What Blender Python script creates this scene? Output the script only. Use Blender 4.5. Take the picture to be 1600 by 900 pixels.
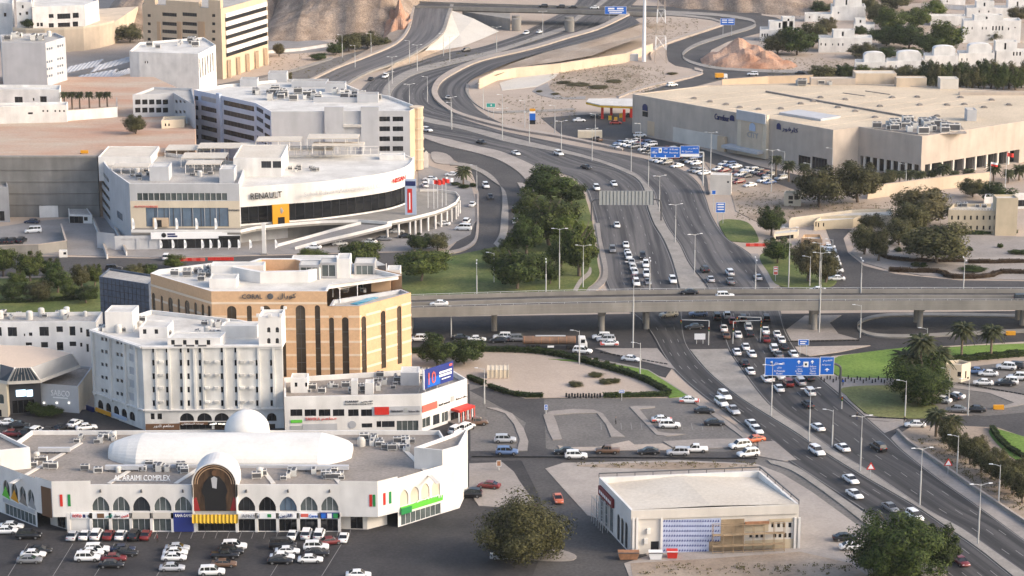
import bpy, bmesh, math, random
from mathutils import Vector, Matrix, noise as mnoise
R = math.radians
for o in list(bpy.data.objects): bpy.data.objects.remove(o, do_unlink=True)
SC = bpy.context.scene
COL = SC.collection
# ---------------------------------------------------------------- camera
F = 3600.0; CX = 800.0; CY = 450.0; HORIZON = -460.0; CAMH = 155.4
PITCH = math.atan((CY - HORIZON) / F)
CS, SN = math.cos(PITCH), math.sin(PITCH)
cam = bpy.data.cameras.new('camera'); camo = bpy.data.objects.new('camera', cam); COL.objects.link(camo)
cam.sensor_width = 36.0; cam.lens = 36.0 * F / 1600.0; cam.clip_start = 1.0; cam.clip_end = 20000.0
camo.location = (0, 0, CAMH); camo.rotation_euler = (math.pi / 2 - PITCH, 0, 0)
SC.camera = camo
# ---------------------------------------------------------------- sky, sun, exposure
SUN_DIR = Vector((0.85, -0.26, 0.46)).normalized()          # towards the sun
EL = math.asin(SUN_DIR.z); AZ = math.atan2(SUN_DIR.x, SUN_DIR.y)
W = bpy.data.worlds.new('World'); SC.world = W; W.use_nodes = True
nt = W.node_tree; bg = nt.nodes['Background']
sky = nt.nodes.new('ShaderNodeTexSky'); sky.sky_type = 'NISHITA'; sky.sun_disc = False
sky.sun_elevation = EL; sky.sun_rotation = AZ; sky.air_density = 1.0; sky.dust_density = 4.0; sky.ozone_density = 1.0
nt.links.new(sky.outputs[0], bg.inputs[0]); bg.inputs[1].default_value = 0.15
sl = bpy.data.lights.new('sun', 'SUN'); sl.energy = 0.75; sl.angle = R(14.0); sl.color = (1.0, 0.88, 0.77)
so = bpy.data.objects.new('sun', sl); COL.objects.link(so)
so.rotation_euler = (-SUN_DIR).to_track_quat('-Z', 'Y').to_euler()
SC.view_settings.view_transform = 'Standard'; SC.view_settings.look = 'None'
SC.view_settings.exposure = 1.14; SC.view_settings.gamma = 1.0
# ---------------------------------------------------------------- pixel <-> place
def ray(x, y):
 a = (x - CX) / F; b = -(y - CY) / F
 return Vector((a, CS + b * SN, -SN + b * CS))
def G(x, y, z=0.0):
 d = ray(x, y); t = (z - CAMH) / d.z
 return Vector((d.x * t, d.y * t, z))
def G2(x, y, z=0.0):
 p = G(x, y, z); return (p.x, p.y)
def HZ(x, yb, yt, z0=0.0):
 p = G(x, yb, z0); t = (yt - CY) / F
 return CAMH - p.y * (SN + t * CS) / (CS - t * SN)
def PX(p):
 d = p[1] * CS + (CAMH - p[2]) * SN
 return CX + F * p[0] / d, CY + F * ((CAMH - p[2]) * CS - p[1] * SN) / d
def crop(ox, oy, s):
 return lambda pts: [(ox + a * s, oy + b * s) for a, b in pts]
# ---------------------------------------------------------------- materials
MATS = {}
def mat(name, rgb, rough=0.85, var=0.0, scale=0.3, rgb2=None, bump=0.0, bscale=3.0, metal=0.0, emit=None, es=0.0,
  stretch=(1, 1, 1), rnd=0.0, spec=0.3, uv=False, fine=0.0, streak=0.0):
 if name in MATS: return MATS[name]
 m = bpy.data.materials.new(name); m.use_nodes = True
 n = m.node_tree.nodes; l = m.node_tree.links; b = n['Principled BSDF']
 b.inputs['Roughness'].default_value = rough; b.inputs['Metallic'].default_value = metal
 b.inputs['Specular IOR Level'].default_value = spec
 c = (*rgb, 1)
 b.inputs['Base Color'].default_value = c
 if uv:
  tc = n.new('ShaderNodeUVMap'); src = tc.outputs[0]
 else:
  tc = n.new('ShaderNodeNewGeometry'); src = tc.outputs['Position']
 out = None
 if var > 0 or rgb2:
  mp = n.new('ShaderNodeMapping'); mp.inputs['Scale'].default_value = stretch
  l.new(src, mp.inputs[0])
  nz = n.new('ShaderNodeTexNoise'); nz.inputs['Scale'].default_value = scale; nz.inputs['Detail'].default_value = 6; nz.inputs['Roughness'].default_value = 0.62
  l.new(mp.outputs[0], nz.inputs['Vector'])
  rp = n.new('ShaderNodeValToRGB'); rp.color_ramp.elements[0].position = 0.42 if uv else 0.34; rp.color_ramp.elements[1].position = 0.6 if uv else 0.66
  lo = [max(0, v * (1 - var)) for v in rgb]; hi = [v * (1 + var) for v in rgb] if not rgb2 else rgb2
  rp.color_ramp.elements[0].color = (*lo, 1); rp.color_ramp.elements[1].color = (*hi, 1)
  l.new(nz.outputs[0], rp.inputs[0]); out = rp.outputs[0]
 def mul(out, noise_scale, amt, st):
  mp = n.new('ShaderNodeMapping'); mp.inputs['Scale'].default_value = st
  l.new(src, mp.inputs[0])
  nz = n.new('ShaderNodeTexNoise'); nz.inputs['Scale'].default_value = noise_scale; nz.inputs['Detail'].default_value = 5
  l.new(mp.outputs[0], nz.inputs['Vector'])
  mr = n.new('ShaderNodeMapRange'); mr.inputs[1].default_value = 0.3; mr.inputs[2].default_value = 0.7
  mr.inputs[3].default_value = 1 - amt; mr.inputs[4].default_value = 1 + amt * 0.5
  l.new(nz.outputs[0], mr.inputs[0])
  mx = n.new('ShaderNodeMix'); mx.data_type = 'RGBA'; mx.blend_type = 'MULTIPLY'; mx.inputs[0].default_value = 1
  if out: l.new(out, mx.inputs[6])
  else: mx.inputs[6].default_value = c
  l.new(mr.outputs[0], mx.inputs[7]); return mx.outputs[2]
 if fine > 0: out = mul(out, 1.6, fine, (1, 1, 1))
 if streak > 0: out = mul(mul(out, 0.5, streak * .7, (1, 1, 0.12)), .22, streak * .8, (1, 1, .8))
 if rnd > 0:
  oi = n.new('ShaderNodeObjectInfo'); mr = n.new('ShaderNodeMapRange')
  mr.inputs[3].default_value = 1 - rnd; mr.inputs[4].default_value = 1 + rnd
  l.new(oi.outputs['Random'], mr.inputs[0])
  mx = n.new('ShaderNodeMix'); mx.data_type = 'RGBA'; mx.blend_type = 'MULTIPLY'; mx.inputs[0].default_value = 1
  if out: l.new(out, mx.inputs[6])
  else: mx.inputs[6].default_value = c
  l.new(mr.outputs[0], mx.inputs[7]); out = mx.outputs[2]
 if out: l.new(out, b.inputs['Base Color'])
 if bump > 0:
  nb = n.new('ShaderNodeTexNoise'); nb.inputs['Scale'].default_value = bscale; nb.inputs['Detail'].default_value = 4
  l.new(src, nb.inputs['Vector'])
  bp = n.new('ShaderNodeBump'); bp.inputs['Strength'].default_value = bump; bp.inputs['Distance'].default_value = 0.3
  l.new(nb.outputs[0], bp.inputs['Height']); l.new(bp.outputs[0], b.inputs['Normal'])
 if emit:
  b.inputs['Emission Color'].default_value = (*emit, 1); b.inputs['Emission Strength'].default_value = es
 MATS[name] = m
 return m
def leafmat(name, a, b2, ob=0.25):
 m = bpy.data.materials.new(name); m.use_nodes = True
 n = m.node_tree.nodes; l = m.node_tree.links; b = n['Principled BSDF']
 b.inputs['Roughness'].default_value = 0.7; b.inputs['Specular IOR Level'].default_value = 0.2
 g = n.new('ShaderNodeNewGeometry')
 rp = n.new('ShaderNodeValToRGB'); rp.color_ramp.elements[0].color = (*a, 1); rp.color_ramp.elements[1].color = (*b2, 1)
 l.new(g.outputs['Random Per Island'], rp.inputs[0])
 oi = n.new('ShaderNodeObjectInfo'); mr = n.new('ShaderNodeMapRange'); mr.inputs[3].default_value = 1 - ob; mr.inputs[4].default_value = 1 + ob
 l.new(oi.outputs['Random'], mr.inputs[0])
 mx = n.new('ShaderNodeMix'); mx.data_type = 'RGBA'; mx.blend_type = 'MULTIPLY'; mx.inputs[0].default_value = 1
 l.new(rp.outputs[0], mx.inputs[6]); l.new(mr.outputs[0], mx.inputs[7]); l.new(mx.outputs[2], b.inputs['Base Color'])
 tr = n.new('ShaderNodeBsdfTranslucent'); l.new(mx.outputs[2], tr.inputs[0])
 ms = n.new('ShaderNodeMixShader'); ms.inputs[0].default_value = 0.25
 l.new(b.outputs[0], ms.inputs[1]); l.new(tr.outputs[0], ms.inputs[2]); l.new(ms.outputs[0], n['Material Output'].inputs[0])
 MATS[name] = m
 return m
mat('sand', (0.34, 0.275, 0.22), 0.95, 0.0, 0.03, (0.43, 0.35, 0.285), bump=0.2, bscale=0.8, fine=0.10)
mat('dirt', (0.24, 0.18, 0.13), 0.95, 0.0, 0.06, (0.38, 0.31, 0.245), bump=0.4, bscale=0.6, fine=0.18)
mat('redsand', (0.42, 0.24, 0.16), 0.95, 0.0, 0.045, (0.45, 0.37, 0.29), bump=0.3, bscale=0.5, fine=0.15, stretch=(0.6, 1.6, 1))
mat('paving', (0.235, 0.21, 0.19), 0.9, 0.0, 0.10, (0.31, 0.277, 0.25), fine=0.12)
mat('pavelight', (0.27, 0.24, 0.215), 0.9, 0.0, 0.09, (0.365, 0.325, 0.29), fine=0.12)
mat('forecourt', (0.20, 0.188, 0.18), 0.9, 0.0, 0.07, (0.28, 0.263, 0.25), fine=0.12)
mat('kerb', (0.265, 0.243, 0.218), 0.9, 0.15, 0.2, fine=0.12)
mat('kerbpink', (0.38, 0.32, 0.27), 0.9, 0.1, 0.2, fine=0.12)
mat('asphalt', (0.050, 0.047, 0.048), 0.9, 0.0, 0.05, (0.085, 0.080, 0.078), fine=0.28)
mat('asphaltdark', (0.028, 0.027, 0.029), 0.9, 0.0, 0.09, (0.058, 0.054, 0.054), fine=0.3)
mat('asphaltgrey', (0.115, 0.107, 0.10), 0.9, 0.0, 0.06, (0.175, 0.162, 0.150), fine=0.28)
mat('road', (0.046, 0.044, 0.046), 0.85, 0.0, 1.0, (0.128, 0.120, 0.116), uv=True, stretch=(0.42, 0.008, 1), fine=0.10)
mat('roadpale', (0.085, 0.08, 0.08), 0.85, 0.0, 1.0, (0.15, 0.14, 0.135), uv=True, stretch=(0.42, 0.012, 1))
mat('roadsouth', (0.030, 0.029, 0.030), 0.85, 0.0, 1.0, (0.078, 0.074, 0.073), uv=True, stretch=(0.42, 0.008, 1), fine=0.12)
mat('lawnbright', (0.085, 0.165, 0.022), 0.95, 0.0, 0.05, (0.165, 0.245, 0.045), bump=0.6, bscale=2.0, fine=0.25)
mat('paint', (0.24, 0.23, 0.22), 0.8)
mat('lawn', (0.055, 0.090, 0.018), 0.95, 0.0, 0.10, (0.150, 0.165, 0.050), bump=0.6, bscale=2.0, fine=0.3)
mat('lawndry', (0.12, 0.14, 0.045), 0.95, 0.0, 0.08, (0.20, 0.20, 0.08), bump=0.6, bscale=2.0, fine=0.3)
mat('white', (0.70, 0.68, 0.65), 0.8, 0.06, 0.12, streak=0.14)
mat('vaultwhite', (0.66, 0.64, 0.60), 0.85, 0.08, 0.15, fine=0.05)
mat('whitehotel', (0.65, 0.64, 0.61), 0.8, 0.08, 0.15, streak=0.24)
mat('whitevilla', (0.70, 0.68, 0.65), 0.8, 0.08, 0.2, streak=0.18)
mat('offwhite', (0.62, 0.58, 0.52), 0.85, 0.06, 0.12, streak=0.10)
mat('cream', (0.60, 0.52, 0.40), 0.85, 0.06, 0.12, streak=0.08)
mat('tan', (0.56, 0.43, 0.30), 0.85, 0.06, 0.12, streak=0.08)
mat('tandark', (0.50, 0.33, 0.20), 0.85, 0.06, 0.12, streak=0.08)
mat('sandstone', (0.50, 0.42, 0.30), 0.9, 0.08, 0.2, streak=0.10)
mat('orange', (0.58, 0.375, 0.22), 0.85, 0.07, 0.15, fine=0.08)
mat('orangeband', (0.66, 0.54, 0.41), 0.85, 0.05, 0.2)
mat('mallwall', (0.46, 0.395, 0.335), 0.85, 0.05, 0.06, streak=0.14)
mat('mallroof', (0.56, 0.46, 0.335), 0.9, 0.12, 0.05, fine=0.18)
mat('bluegrey', (0.40, 0.47, 0.60), 0.75, 0.05, 0.1, streak=0.08)
mat('palegrey', (0.45, 0.455, 0.47), 0.8, 0.05, 0.1, streak=0.10)
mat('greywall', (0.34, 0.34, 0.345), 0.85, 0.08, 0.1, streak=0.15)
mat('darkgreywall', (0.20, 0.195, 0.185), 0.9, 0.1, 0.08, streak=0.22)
mat('bluetile', (0.085, 0.105, 0.14), 0.7, 0.25, 1.2)
mat('concrete', (0.25, 0.235, 0.212), 0.9, 0.08, 0.1, streak=0.18)
mat('concretedark', (0.15, 0.14, 0.13), 0.9, 0.1, 0.1, streak=0.2)
mat('roofgrey', (0.33, 0.31, 0.285), 0.95, 0.0, 0.12, (0.44, 0.42, 0.39), fine=0.2)
mat('roofbrown', (0.22, 0.195, 0.17), 0.95, 0.0, 0.12, (0.30, 0.265, 0.235), fine=0.2)
mat('roofwhite', (0.47, 0.45, 0.415), 0.9, 0.0, 0.14, (0.64, 0.62, 0.58), fine=0.08)
mat('roofcream', (0.52, 0.46, 0.38), 0.9, 0.0, 0.1, (0.60, 0.545, 0.465), fine=0.10)
mat('roofpeach', (0.60, 0.47, 0.36), 0.9, 0.04, 0.1, fine=0.05)
mat('beigewall', (0.55, 0.45, 0.34), 0.9, 0.08, 0.1, streak=0.12)
mat('whiteslope', (0.50, 0.47, 0.42), 0.9, 0.05, 0.1, fine=0.06)
mat('glass', (0.028, 0.032, 0.038), 0.14, rnd=0.5, spec=0.5)
mat('glassdark', (0.012, 0.013, 0.015), 0.12, rnd=0.4, spec=0.5)
mat('glassblue', (0.10, 0.14, 0.19), 0.10, 0.15, 0.3, rnd=0.15, spec=0.6)
mat('glassgreen', (0.075, 0.09, 0.09), 0.12, 0.2, 0.5, rnd=0.4, spec=0.5)
mat('glassbrown', (0.055, 0.042, 0.030), 0.15, 0.35, 0.25, rnd=0.25, spec=0.5)
mat('frame', (0.6, 0.6, 0.6), 0.5)
mat('darkframe', (0.05, 0.05, 0.055), 0.5)
mat('metal', (0.45, 0.45, 0.45), 0.45, metal=0.5)
mat('galv', (0.50, 0.50, 0.49), 0.55, metal=0.3)
mat('metaldark', (0.10, 0.10, 0.105), 0.5, metal=0.3)
mat('acbody', (0.60, 0.58, 0.54), 0.7, rnd=0.25)
mat('black', (0.012, 0.012, 0.013), 0.6)
mat('signblue', (0.012, 0.12, 0.50), 0.4)
mat('navy', (0.012, 0.02, 0.10), 0.5)
mat('signwhite', (0.80, 0.80, 0.80), 0.5)
mat('signgrey', (0.36, 0.37, 0.36), 0.6)
mat('red', (0.55, 0.03, 0.02), 0.5)
mat('redlight', (0.62, 0.12, 0.09), 0.5)
mat('maroon', (0.16, 0.015, 0.02), 0.6)
mat('green', (0.02, 0.22, 0.06), 0.5)
mat('greenbright', (0.12, 0.50, 0.05), 0.5)
mat('teal', (0.03, 0.30, 0.25), 0.5)
mat('yellow', (0.62, 0.38, 0.03), 0.6)
mat('brandorange', (0.65, 0.30, 0.02), 0.5)
mat('brown', (0.14, 0.075, 0.04), 0.7)
mat('rust', (0.30, 0.15, 0.08), 0.8, 0.3, 0.8)
mat('tankbrown', (0.20, 0.125, 0.085), 0.7, 0.2, 0.6, streak=0.2)
mat('skin', (0.35, 0.20, 0.13), 0.7)
mat('screen', (0.5, 0.7, 0.9), 0.4, emit=(0.6, 0.82, 1.0), es=1.2)
mat('lampglow', (0.9, 0.9, 0.85), 0.4, emit=(1.0, 0.93, 0.8), es=1.5)
mat('pool', (0.05, 0.28, 0.42), 0.08, spec=0.6)
mat('printblue', (0.40, 0.45, 0.60), 0.7, 0.1, 0.5)
mat('darkblue', (0.02, 0.035, 0.19), 0.6)
mat('scaffold', (0.33, 0.24, 0.15), 0.8)
mat('plywood', (0.36, 0.27, 0.17), 0.85, 0.15, 0.6, streak=0.3)
mat('trunk', (0.13, 0.10, 0.075), 0.95, 0.2, 2.0)
mat('palmtrunk', (0.17, 0.13, 0.095), 0.95, 0.25, 2.5)
mat('tyre', (0.012, 0.012, 0.012), 0.8)
mat('rim', (0.30, 0.30, 0.31), 0.35, metal=0.7)
mat('carglass', (0.010, 0.012, 0.015), 0.06, spec=0.6)
mat('headlight', (0.75, 0.76, 0.78), 0.15)
mat('taillight', (0.35, 0.012, 0.01), 0.25)
CARC = {'white': (0.74, 0.74, 0.73), 'silver': (0.42, 0.43, 0.45), 'grey': (0.16, 0.165, 0.175), 'black': (0.012, 0.012, 0.014),
  'dark blue': (0.016, 0.024, 0.055), 'blue': (0.10, 0.16, 0.30), 'red': (0.42, 0.045, 0.03), 'dark red': (0.15, 0.018, 0.018),
  'orange red': (0.55, 0.13, 0.05), 'beige': (0.50, 0.45, 0.36), 'brown': (0.13, 0.075, 0.045)}
for k, v in CARC.items(): mat('paint_' + k, v, 0.28, spec=0.55)
leafmat('leaf', (0.012, 0.025, 0.005), (0.115, 0.140, 0.028))
leafmat('leafdark', (0.007, 0.018, 0.004), (0.070, 0.098, 0.020))
leafmat('leafolive', (0.020, 0.023, 0.008), (0.125, 0.118, 0.046))
leafmat('leafdry', (0.060, 0.052, 0.020), (0.140, 0.120, 0.055))
leafmat('leafbright', (0.045, 0.075, 0.010), (0.125, 0.150, 0.030))
leafmat('leafpalm', (0.025, 0.034, 0.014), (0.085, 0.090, 0.040))
leafmat('leafbrown', (0.050, 0.030, 0.018), (0.100, 0.070, 0.040))
# ---------------------------------------------------------------- object helpers
def mk(name, verts, faces, m, smooth=False):
 me = bpy.data.meshes.new(name); me.from_pydata([tuple(v) for v in verts], [], faces)
 ms = m if isinstance(m, (list, tuple)) else [m]
 for q in ms: me.materials.append(MATS[q])
 if smooth:
  for p in me.polygons: p.use_smooth = True
 return me
def ob(name, me, parent=None, loc=(0, 0, 0), rz=0.0, sc=None, rot=None):
 o = bpy.data.objects.new(name, me); COL.objects.link(o); o.location = loc
 o.rotation_euler = rot if rot else (0, 0, rz)
 if sc: o.scale = sc
 if parent: o.parent = parent
 return o
def tag(o, label, cat, group=None):
 o['label'] = label; o['category'] = cat
 if group: o['group'] = group
 return o
def thing(name, label, cat, loc=(0, 0, 0), rz=0.0, group=None):
 o = bpy.data.objects.new(name, None); COL.objects.link(o); o.location = loc; o.rotation_euler = (0, 0, rz)
 o.empty_display_size = 0.5
 return tag(o, label, cat, group)
def struct(o): o['kind'] = 'structure'; return o
class MB:
 def __init__(s): s.v = []; s.f = []; s.mi = []
 def add(s, vs, fs, mi=0):
  k = len(s.v); s.v += [tuple(q) for q in vs]; s.f += [[k + i for i in f] for f in fs]; s.mi += [mi] * len(fs); return s
 def box(s, x0, y0, z0, x1, y1, z1, mi=0):
  return s.add([(x0, y0, z0), (x1, y0, z0), (x1, y1, z0), (x0, y1, z0), (x0, y0, z1), (x1, y0, z1), (x1, y1, z1), (x0, y1, z1)],
      [(0, 3, 2, 1), (4, 5, 6, 7), (0, 1, 5, 4), (1, 2, 6, 5), (2, 3, 7, 6), (3, 0, 4, 7)], mi)
 def prism(s, pts, z0, z1, mi=0):
  n = len(pts)
  vs = [(p[0], p[1], z0) for p in pts] + [(p[0], p[1], z1) for p in pts]
  fs = [tuple(range(n - 1, -1, -1)), tuple(range(n, 2 * n))] + [(i, (i + 1) % n, n + (i + 1) % n, n + i) for i in range(n)]
  return s.add(vs, fs, mi)
 def tube(s, p0, p1, r0, r1=None, n=8, mi=0, caps=True):
  r1 = r0 if r1 is None else r1
  p0 = Vector(p0); p1 = Vector(p1); d = (p1 - p0)
  if d.length < 1e-6: return s
  q = d.to_track_quat('Z', 'Y'); vs = []
  for p, r in ((p0, r0), (p1, r1)):
   for i in range(n):
    a = 2 * math.pi * i / n; vs.append(p + q @ Vector((r * math.cos(a), r * math.sin(a), 0)))
  fs = [(i, (i + 1) % n, n + (i + 1) % n, n + i) for i in range(n)]
  if caps: fs += [tuple(range(n - 1, -1, -1)), tuple(range(n, 2 * n))]
  return s.add(vs, fs, mi)
 def beam(s, p0, p1, w, h, mi=0):
  p0 = Vector(p0); p1 = Vector(p1); d = p1 - p0; q = d.to_track_quat('Y', 'Z'); L = d.length
  vs = [p0 + q @ Vector(c) for c in ((-w / 2, 0, -h / 2), (w / 2, 0, -h / 2), (w / 2, L, -h / 2), (-w / 2, L, -h / 2), (-w / 2, 0, h / 2), (w / 2, 0, h / 2), (w / 2, L, h / 2), (-w / 2, L, h / 2))]
  return s.add(vs, [(0, 3, 2, 1), (4, 5, 6, 7), (0, 1, 5, 4), (1, 2, 6, 5), (2, 3, 7, 6), (3, 0, 4, 7)], mi)
 def dome(s, c, r, rz, n=16, m=6, mi=0):
  vs = []; fs = []
  for j in range(m):
   a = math.pi / 2 * j / m
   for i in range(n):
    b = 2 * math.pi * i / n; vs.append((c[0] + r * math.cos(a) * math.cos(b), c[1] + r * math.cos(a) * math.sin(b), c[2] + rz * math.sin(a)))
  vs.append((c[0], c[1], c[2] + rz))
  for j in range(m - 1):
   for i in range(n): fs.append((j * n + i, j * n + (i + 1) % n, (j + 1) * n + (i + 1) % n, (j + 1) * n + i))
  for i in range(n): fs.append(((m - 1) * n + i, (m - 1) * n + (i + 1) % n, m * n))
  return s.add(vs, fs, mi)
 def mesh(s, name, m, smooth=False):
  me = mk(name, s.v, s.f, m, smooth)
  if any(s.mi): me.polygons.foreach_set('material_index', s.mi)
  return me
 def obj(s, name, m, parent=None, loc=(0, 0, 0), rz=0.0, smooth=False):
  return ob(name, s.mesh(name, m, smooth), parent, loc, rz)
def offset_world(vs, org): return [(v[0] - org[0], v[1] - org[1], v[2] - org[2]) for v in vs]
def kidmesh(name, mb, m, parent, smooth=False):
 """a part given in world coordinates under a parent Empty without rotation"""
 org = parent.location; k = parent.parent
 ox, oy, oz = org
 while k: ox += k.location[0]; oy += k.location[1]; oz += k.location[2]; k = k.parent
 mb.v = [(a - ox, b - oy, c - oz) for a, b, c in mb.v]
 return mb.obj(name, m, parent, smooth=smooth)
# ---------------------------------------------------------------- flat ground pieces and ribbons
def area(pts): return sum(pts[i][0] * pts[(i + 1) % len(pts)][1] - pts[(i + 1) % len(pts)][0] * pts[i][1] for i in range(len(pts))) / 2
LAYER = [0.02]
def smooth_px(pts, k=4, closed=True):
 n = len(pts); out = []
 rng = range(n if closed else n - 1)
 for i in rng:
  if closed: a, b, c, d = pts[(i - 1) % n], pts[i], pts[(i + 1) % n], pts[(i + 2) % n]
  else: a, b, c, d = pts[max(i - 1, 0)], pts[i], pts[i + 1], pts[min(i + 2, n - 1)]
  for j in range(k):
   t = j / k
   out.append(tuple(0.5 * ((2 * b[q]) + (-a[q] + c[q]) * t + (2 * a[q] - 5 * b[q] + 4 * c[q] - d[q]) * t * t + (-a[q] + 3 * b[q] - 3 * c[q] + d[q]) * t ** 3) for q in range(len(b))))
 if not closed: out.append(tuple(pts[-1]))
 return out
def patch(name, px, m, h=None, base=0.0, smooth=False, kerb=None, parent=None):
 """a piece of ground; h = height of the top (None: next thin layer)"""
 if smooth: px = smooth_px(px)
 if h is None: LAYER[0] += 0.006; h = LAYER[0]
 w = [G2(x, y, base + h) for x, y in px]
 if area(w) < 0: w.reverse()
 mb = MB(); mb.prism(w, base - 0.05 if h < 0.1 else base, base + h)
 o = mb.obj(name, m)
 return struct(o)
def resample(pts, n):
 """pts: list of Vectors"""
 P = smooth_px([tuple(p) for p in pts], 6, False); P = [Vector(p) for p in P]
 L = [0]
 for i in range(1, len(P)): L.append(L[-1] + (P[i] - P[i - 1]).length)
 out = []; j = 0
 for k in range(n):
  t = L[-1] * k / (n - 1)
  while j < len(L) - 2 and L[j + 1] < t: j += 1
  f = (t - L[j]) / max(1e-9, L[j + 1] - L[j]); out.append(P[j].lerp(P[j + 1], min(1, max(0, f))))
 return out, L[-1]
def densify(px):  # px (x,y[,z]) -> smooth world points
 return [G(p[0], p[1], p[2] if len(p) > 2 else 0.0) for p in px]
def paired(Lpx, Rpx, n):
 """pair two edges by parameter at the control points of the first: equal arc fractions"""
 a, la = resample(densify(Lpx), n); b, lb = resample(densify(Rpx), n)
 # re-pair: for each left point take the closest right point moving monotonically
 fine, _ = resample(densify(Rpx), n * 6); out = []; j = 0
 for i, p in enumerate(a):
  best = min(range(j, min(len(fine), j + 90)), key=lambda k: (fine[k].xy - p.xy).length)
  if i == len(a) - 1: best = len(fine) - 1
  j = best; out.append(fine[best])
 return a, out, la
def ribbon(name, Lpx, Rpx, m, z=0.05, n=120, cols=1, thick=0.0, pair=True):
 if pair: a, b, L = paired(Lpx, Rpx, n)
 else:
  a, L = resample(densify(Lpx), n); b, _ = resample(densify(Rpx), n)
 mb = MB(); vs = []; uvs = []
 for i in range(n):
  w = (b[i] - a[i]).length
  for c in range(cols + 1):
   p = a[i].lerp(b[i], c / cols); vs.append((p.x, p.y, p.z + z)); uvs.append((w * c / cols, L * i / (n - 1)))
 C = cols + 1; fs = []
 for i in range(n - 1):
  for c in range(cols): fs.append((i * C + c, i * C + c + 1, (i + 1) * C + c + 1, (i + 1) * C + c))
 # orientation up
 nrm = (Vector(vs[1]) - Vector(vs[0])).cross(Vector(vs[C]) - Vector(vs[0]))
 nv = len(vs)
 if thick > 0:
  vs2 = [(x, y, zz - thick) for x, y, zz in vs]; vs = vs + vs2
  for i in range(n - 1):
   fs.append((i * C, (i + 1) * C, nv + (i + 1) * C, nv + i * C)); fs.append(((i + 1) * C + cols, i * C + cols, nv + i * C + cols, nv + (i + 1) * C + cols))
  fs.append((0, nv, nv + cols, cols)) if cols == 1 else None
  e = (n - 1) * C; fs.append((e, e + cols, nv + e + cols, nv + e)) if cols == 1 else None
  uvs = uvs * 2
 if nrm.z < 0: fs = [tuple(reversed(f)) for f in fs]
 me = mk(name, vs, fs, m)
 uvl = me.uv_layers.new(name='UVMap')
 li = [0] * len(me.loops); me.loops.foreach_get('vertex_index', li)
 uvl.data.foreach_set('uv', [c for i in li for c in uvs[i]])
 o = ob(name, me)
 return struct(o), a, b
def dashes(name, a, b, fracs, parent, z=0.075, w=0.16, dash=3.0, gap=9.0, solid=()):
 """lane paint between paired edges a, b"""
 mb = MB()
 for f in list(fracs) + list(solid):
  line = [p.lerp(q, f) for p, q in zip(a, b)]
  acc = 0
  for i in range(len(line) - 1):
   p, q = line[i], line[i + 1]; L = (q - p).length
   if L < 1e-3: continue
   d = (q - p) / L; nx = Vector((-d.y, d.x, 0)) * w / 2; t = 0
   while t < L:
    if f in solid: step = L - t; on = True
    else:
     ph = acc % (dash + gap); on = ph < dash; step = min((dash if on else dash + gap) - ph, L - t)
    if step < 1e-4: step = 0.01
    if on:
     s0 = p + d * t; s1 = p + d * (t + step); zz = Vector((0, 0, z))
     mb.add([s0 - nx + zz, s0 + nx + zz, s1 + nx + zz, s1 - nx + zz], [(0, 1, 2, 3)])
    t += step; acc += step
 o = mb.obj(name, 'paint', parent)
 return o
# ---------------------------------------------------------------- walls, windows, buildings
class WF:
 """vertical wall plane from A to B (seen left to right from outside)"""
 def __init__(s, A, B):
  s.A = Vector((A[0], A[1])); s.B = Vector((B[0], B[1])); s.d = (s.B - s.A); s.L = s.d.length; s.d = s.d / s.L
  s.n = Vector((s.d.y, -s.d.x)); s.ang = math.atan2(s.d.y, s.d.x)
 def uv(s, x, y):
  r = ray(x, y); r2 = Vector((r.x, r.y))
  # cam at origin: t*r2 = A + u*d
  den = r2.x * s.d.y - r2.y * s.d.x
  t = (s.A.x * s.d.y - s.A.y * s.d.x) / den
  p = r2 * t; return (p - s.A).dot(s.d), CAMH + r.z * t
 def p(s, u, z, out=0.0):
  q = s.A + s.d * u + s.n * out; return Vector((q.x, q.y, z))
 def rect(s, r):
  x0, y0, x1, y1 = r[:4]; xm = (x0 + x1) / 2; ym = (y0 + y1) / 2
  u0 = s.uv(x0, ym)[0]; u1 = s.uv(x1, ym)[0]; z1 = s.uv(xm, y0)[1]; z0 = s.uv(xm, y1)[1]
  return min(u0, u1), max(u0, u1), z0, z1
UNIT = {}
def unitpane(m):
 if m not in UNIT:
  UNIT[m] = MB().box(-0.5, -0.04, -0.5, 0.5, 0.04, 0.5).mesh('window', m)
 return UNIT[m]
def unitframe(n, m, r=1):
 if (n, m, r) not in UNIT:
  mb = MB(); t = .09 / (n * 1.3)
  for i in range(n + 1): x = -.5 + i / n; mb.box(max(-.5, x - t / 2), -.09, -.5, min(.5, x + t / 2), -.041, .5)
  for j in range(r + 1): z = -.5 + j / r; mb.box(-.499, -.085, max(-.5, z - .02 / r), .499, -.041, min(.5, z + .02 / r))
  UNIT[n, m, r] = mb.mesh('window_frame', m)
 return UNIT[n, m, r]
def arch_pts(u0, u1, z0, z1, kind, n=7):
 """points of the opening's top curve from (u0,zs) over the apex to (u1,zs)"""
 w = u1 - u0; um = (u0 + u1) / 2
 if kind == 'a':
  rise = min(w / 2, (z1 - z0) * 0.8); zs = z1 - rise
  return zs, [(um - w / 2 * math.cos(math.pi * i / (2 * n)), zs + rise * math.sin(math.pi * i / (2 * n))) for i in range(2 * n + 1)]
 rise = min(w * 0.62, (z1 - z0) * 0.85); zs = z1 - rise
 L = []
 for i in range(n + 1):
  t = i / n; L.append((u0 + w / 2 * (1 - math.cos(t * math.pi / 2)) * 0.55 + w / 2 * t * 0.45, zs + rise * (math.sin(t * math.pi / 2) * 0.75 + t * 0.25)))
 return zs, L + [(2 * um - u, z) for u, z in reversed(L[:-1])]
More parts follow.
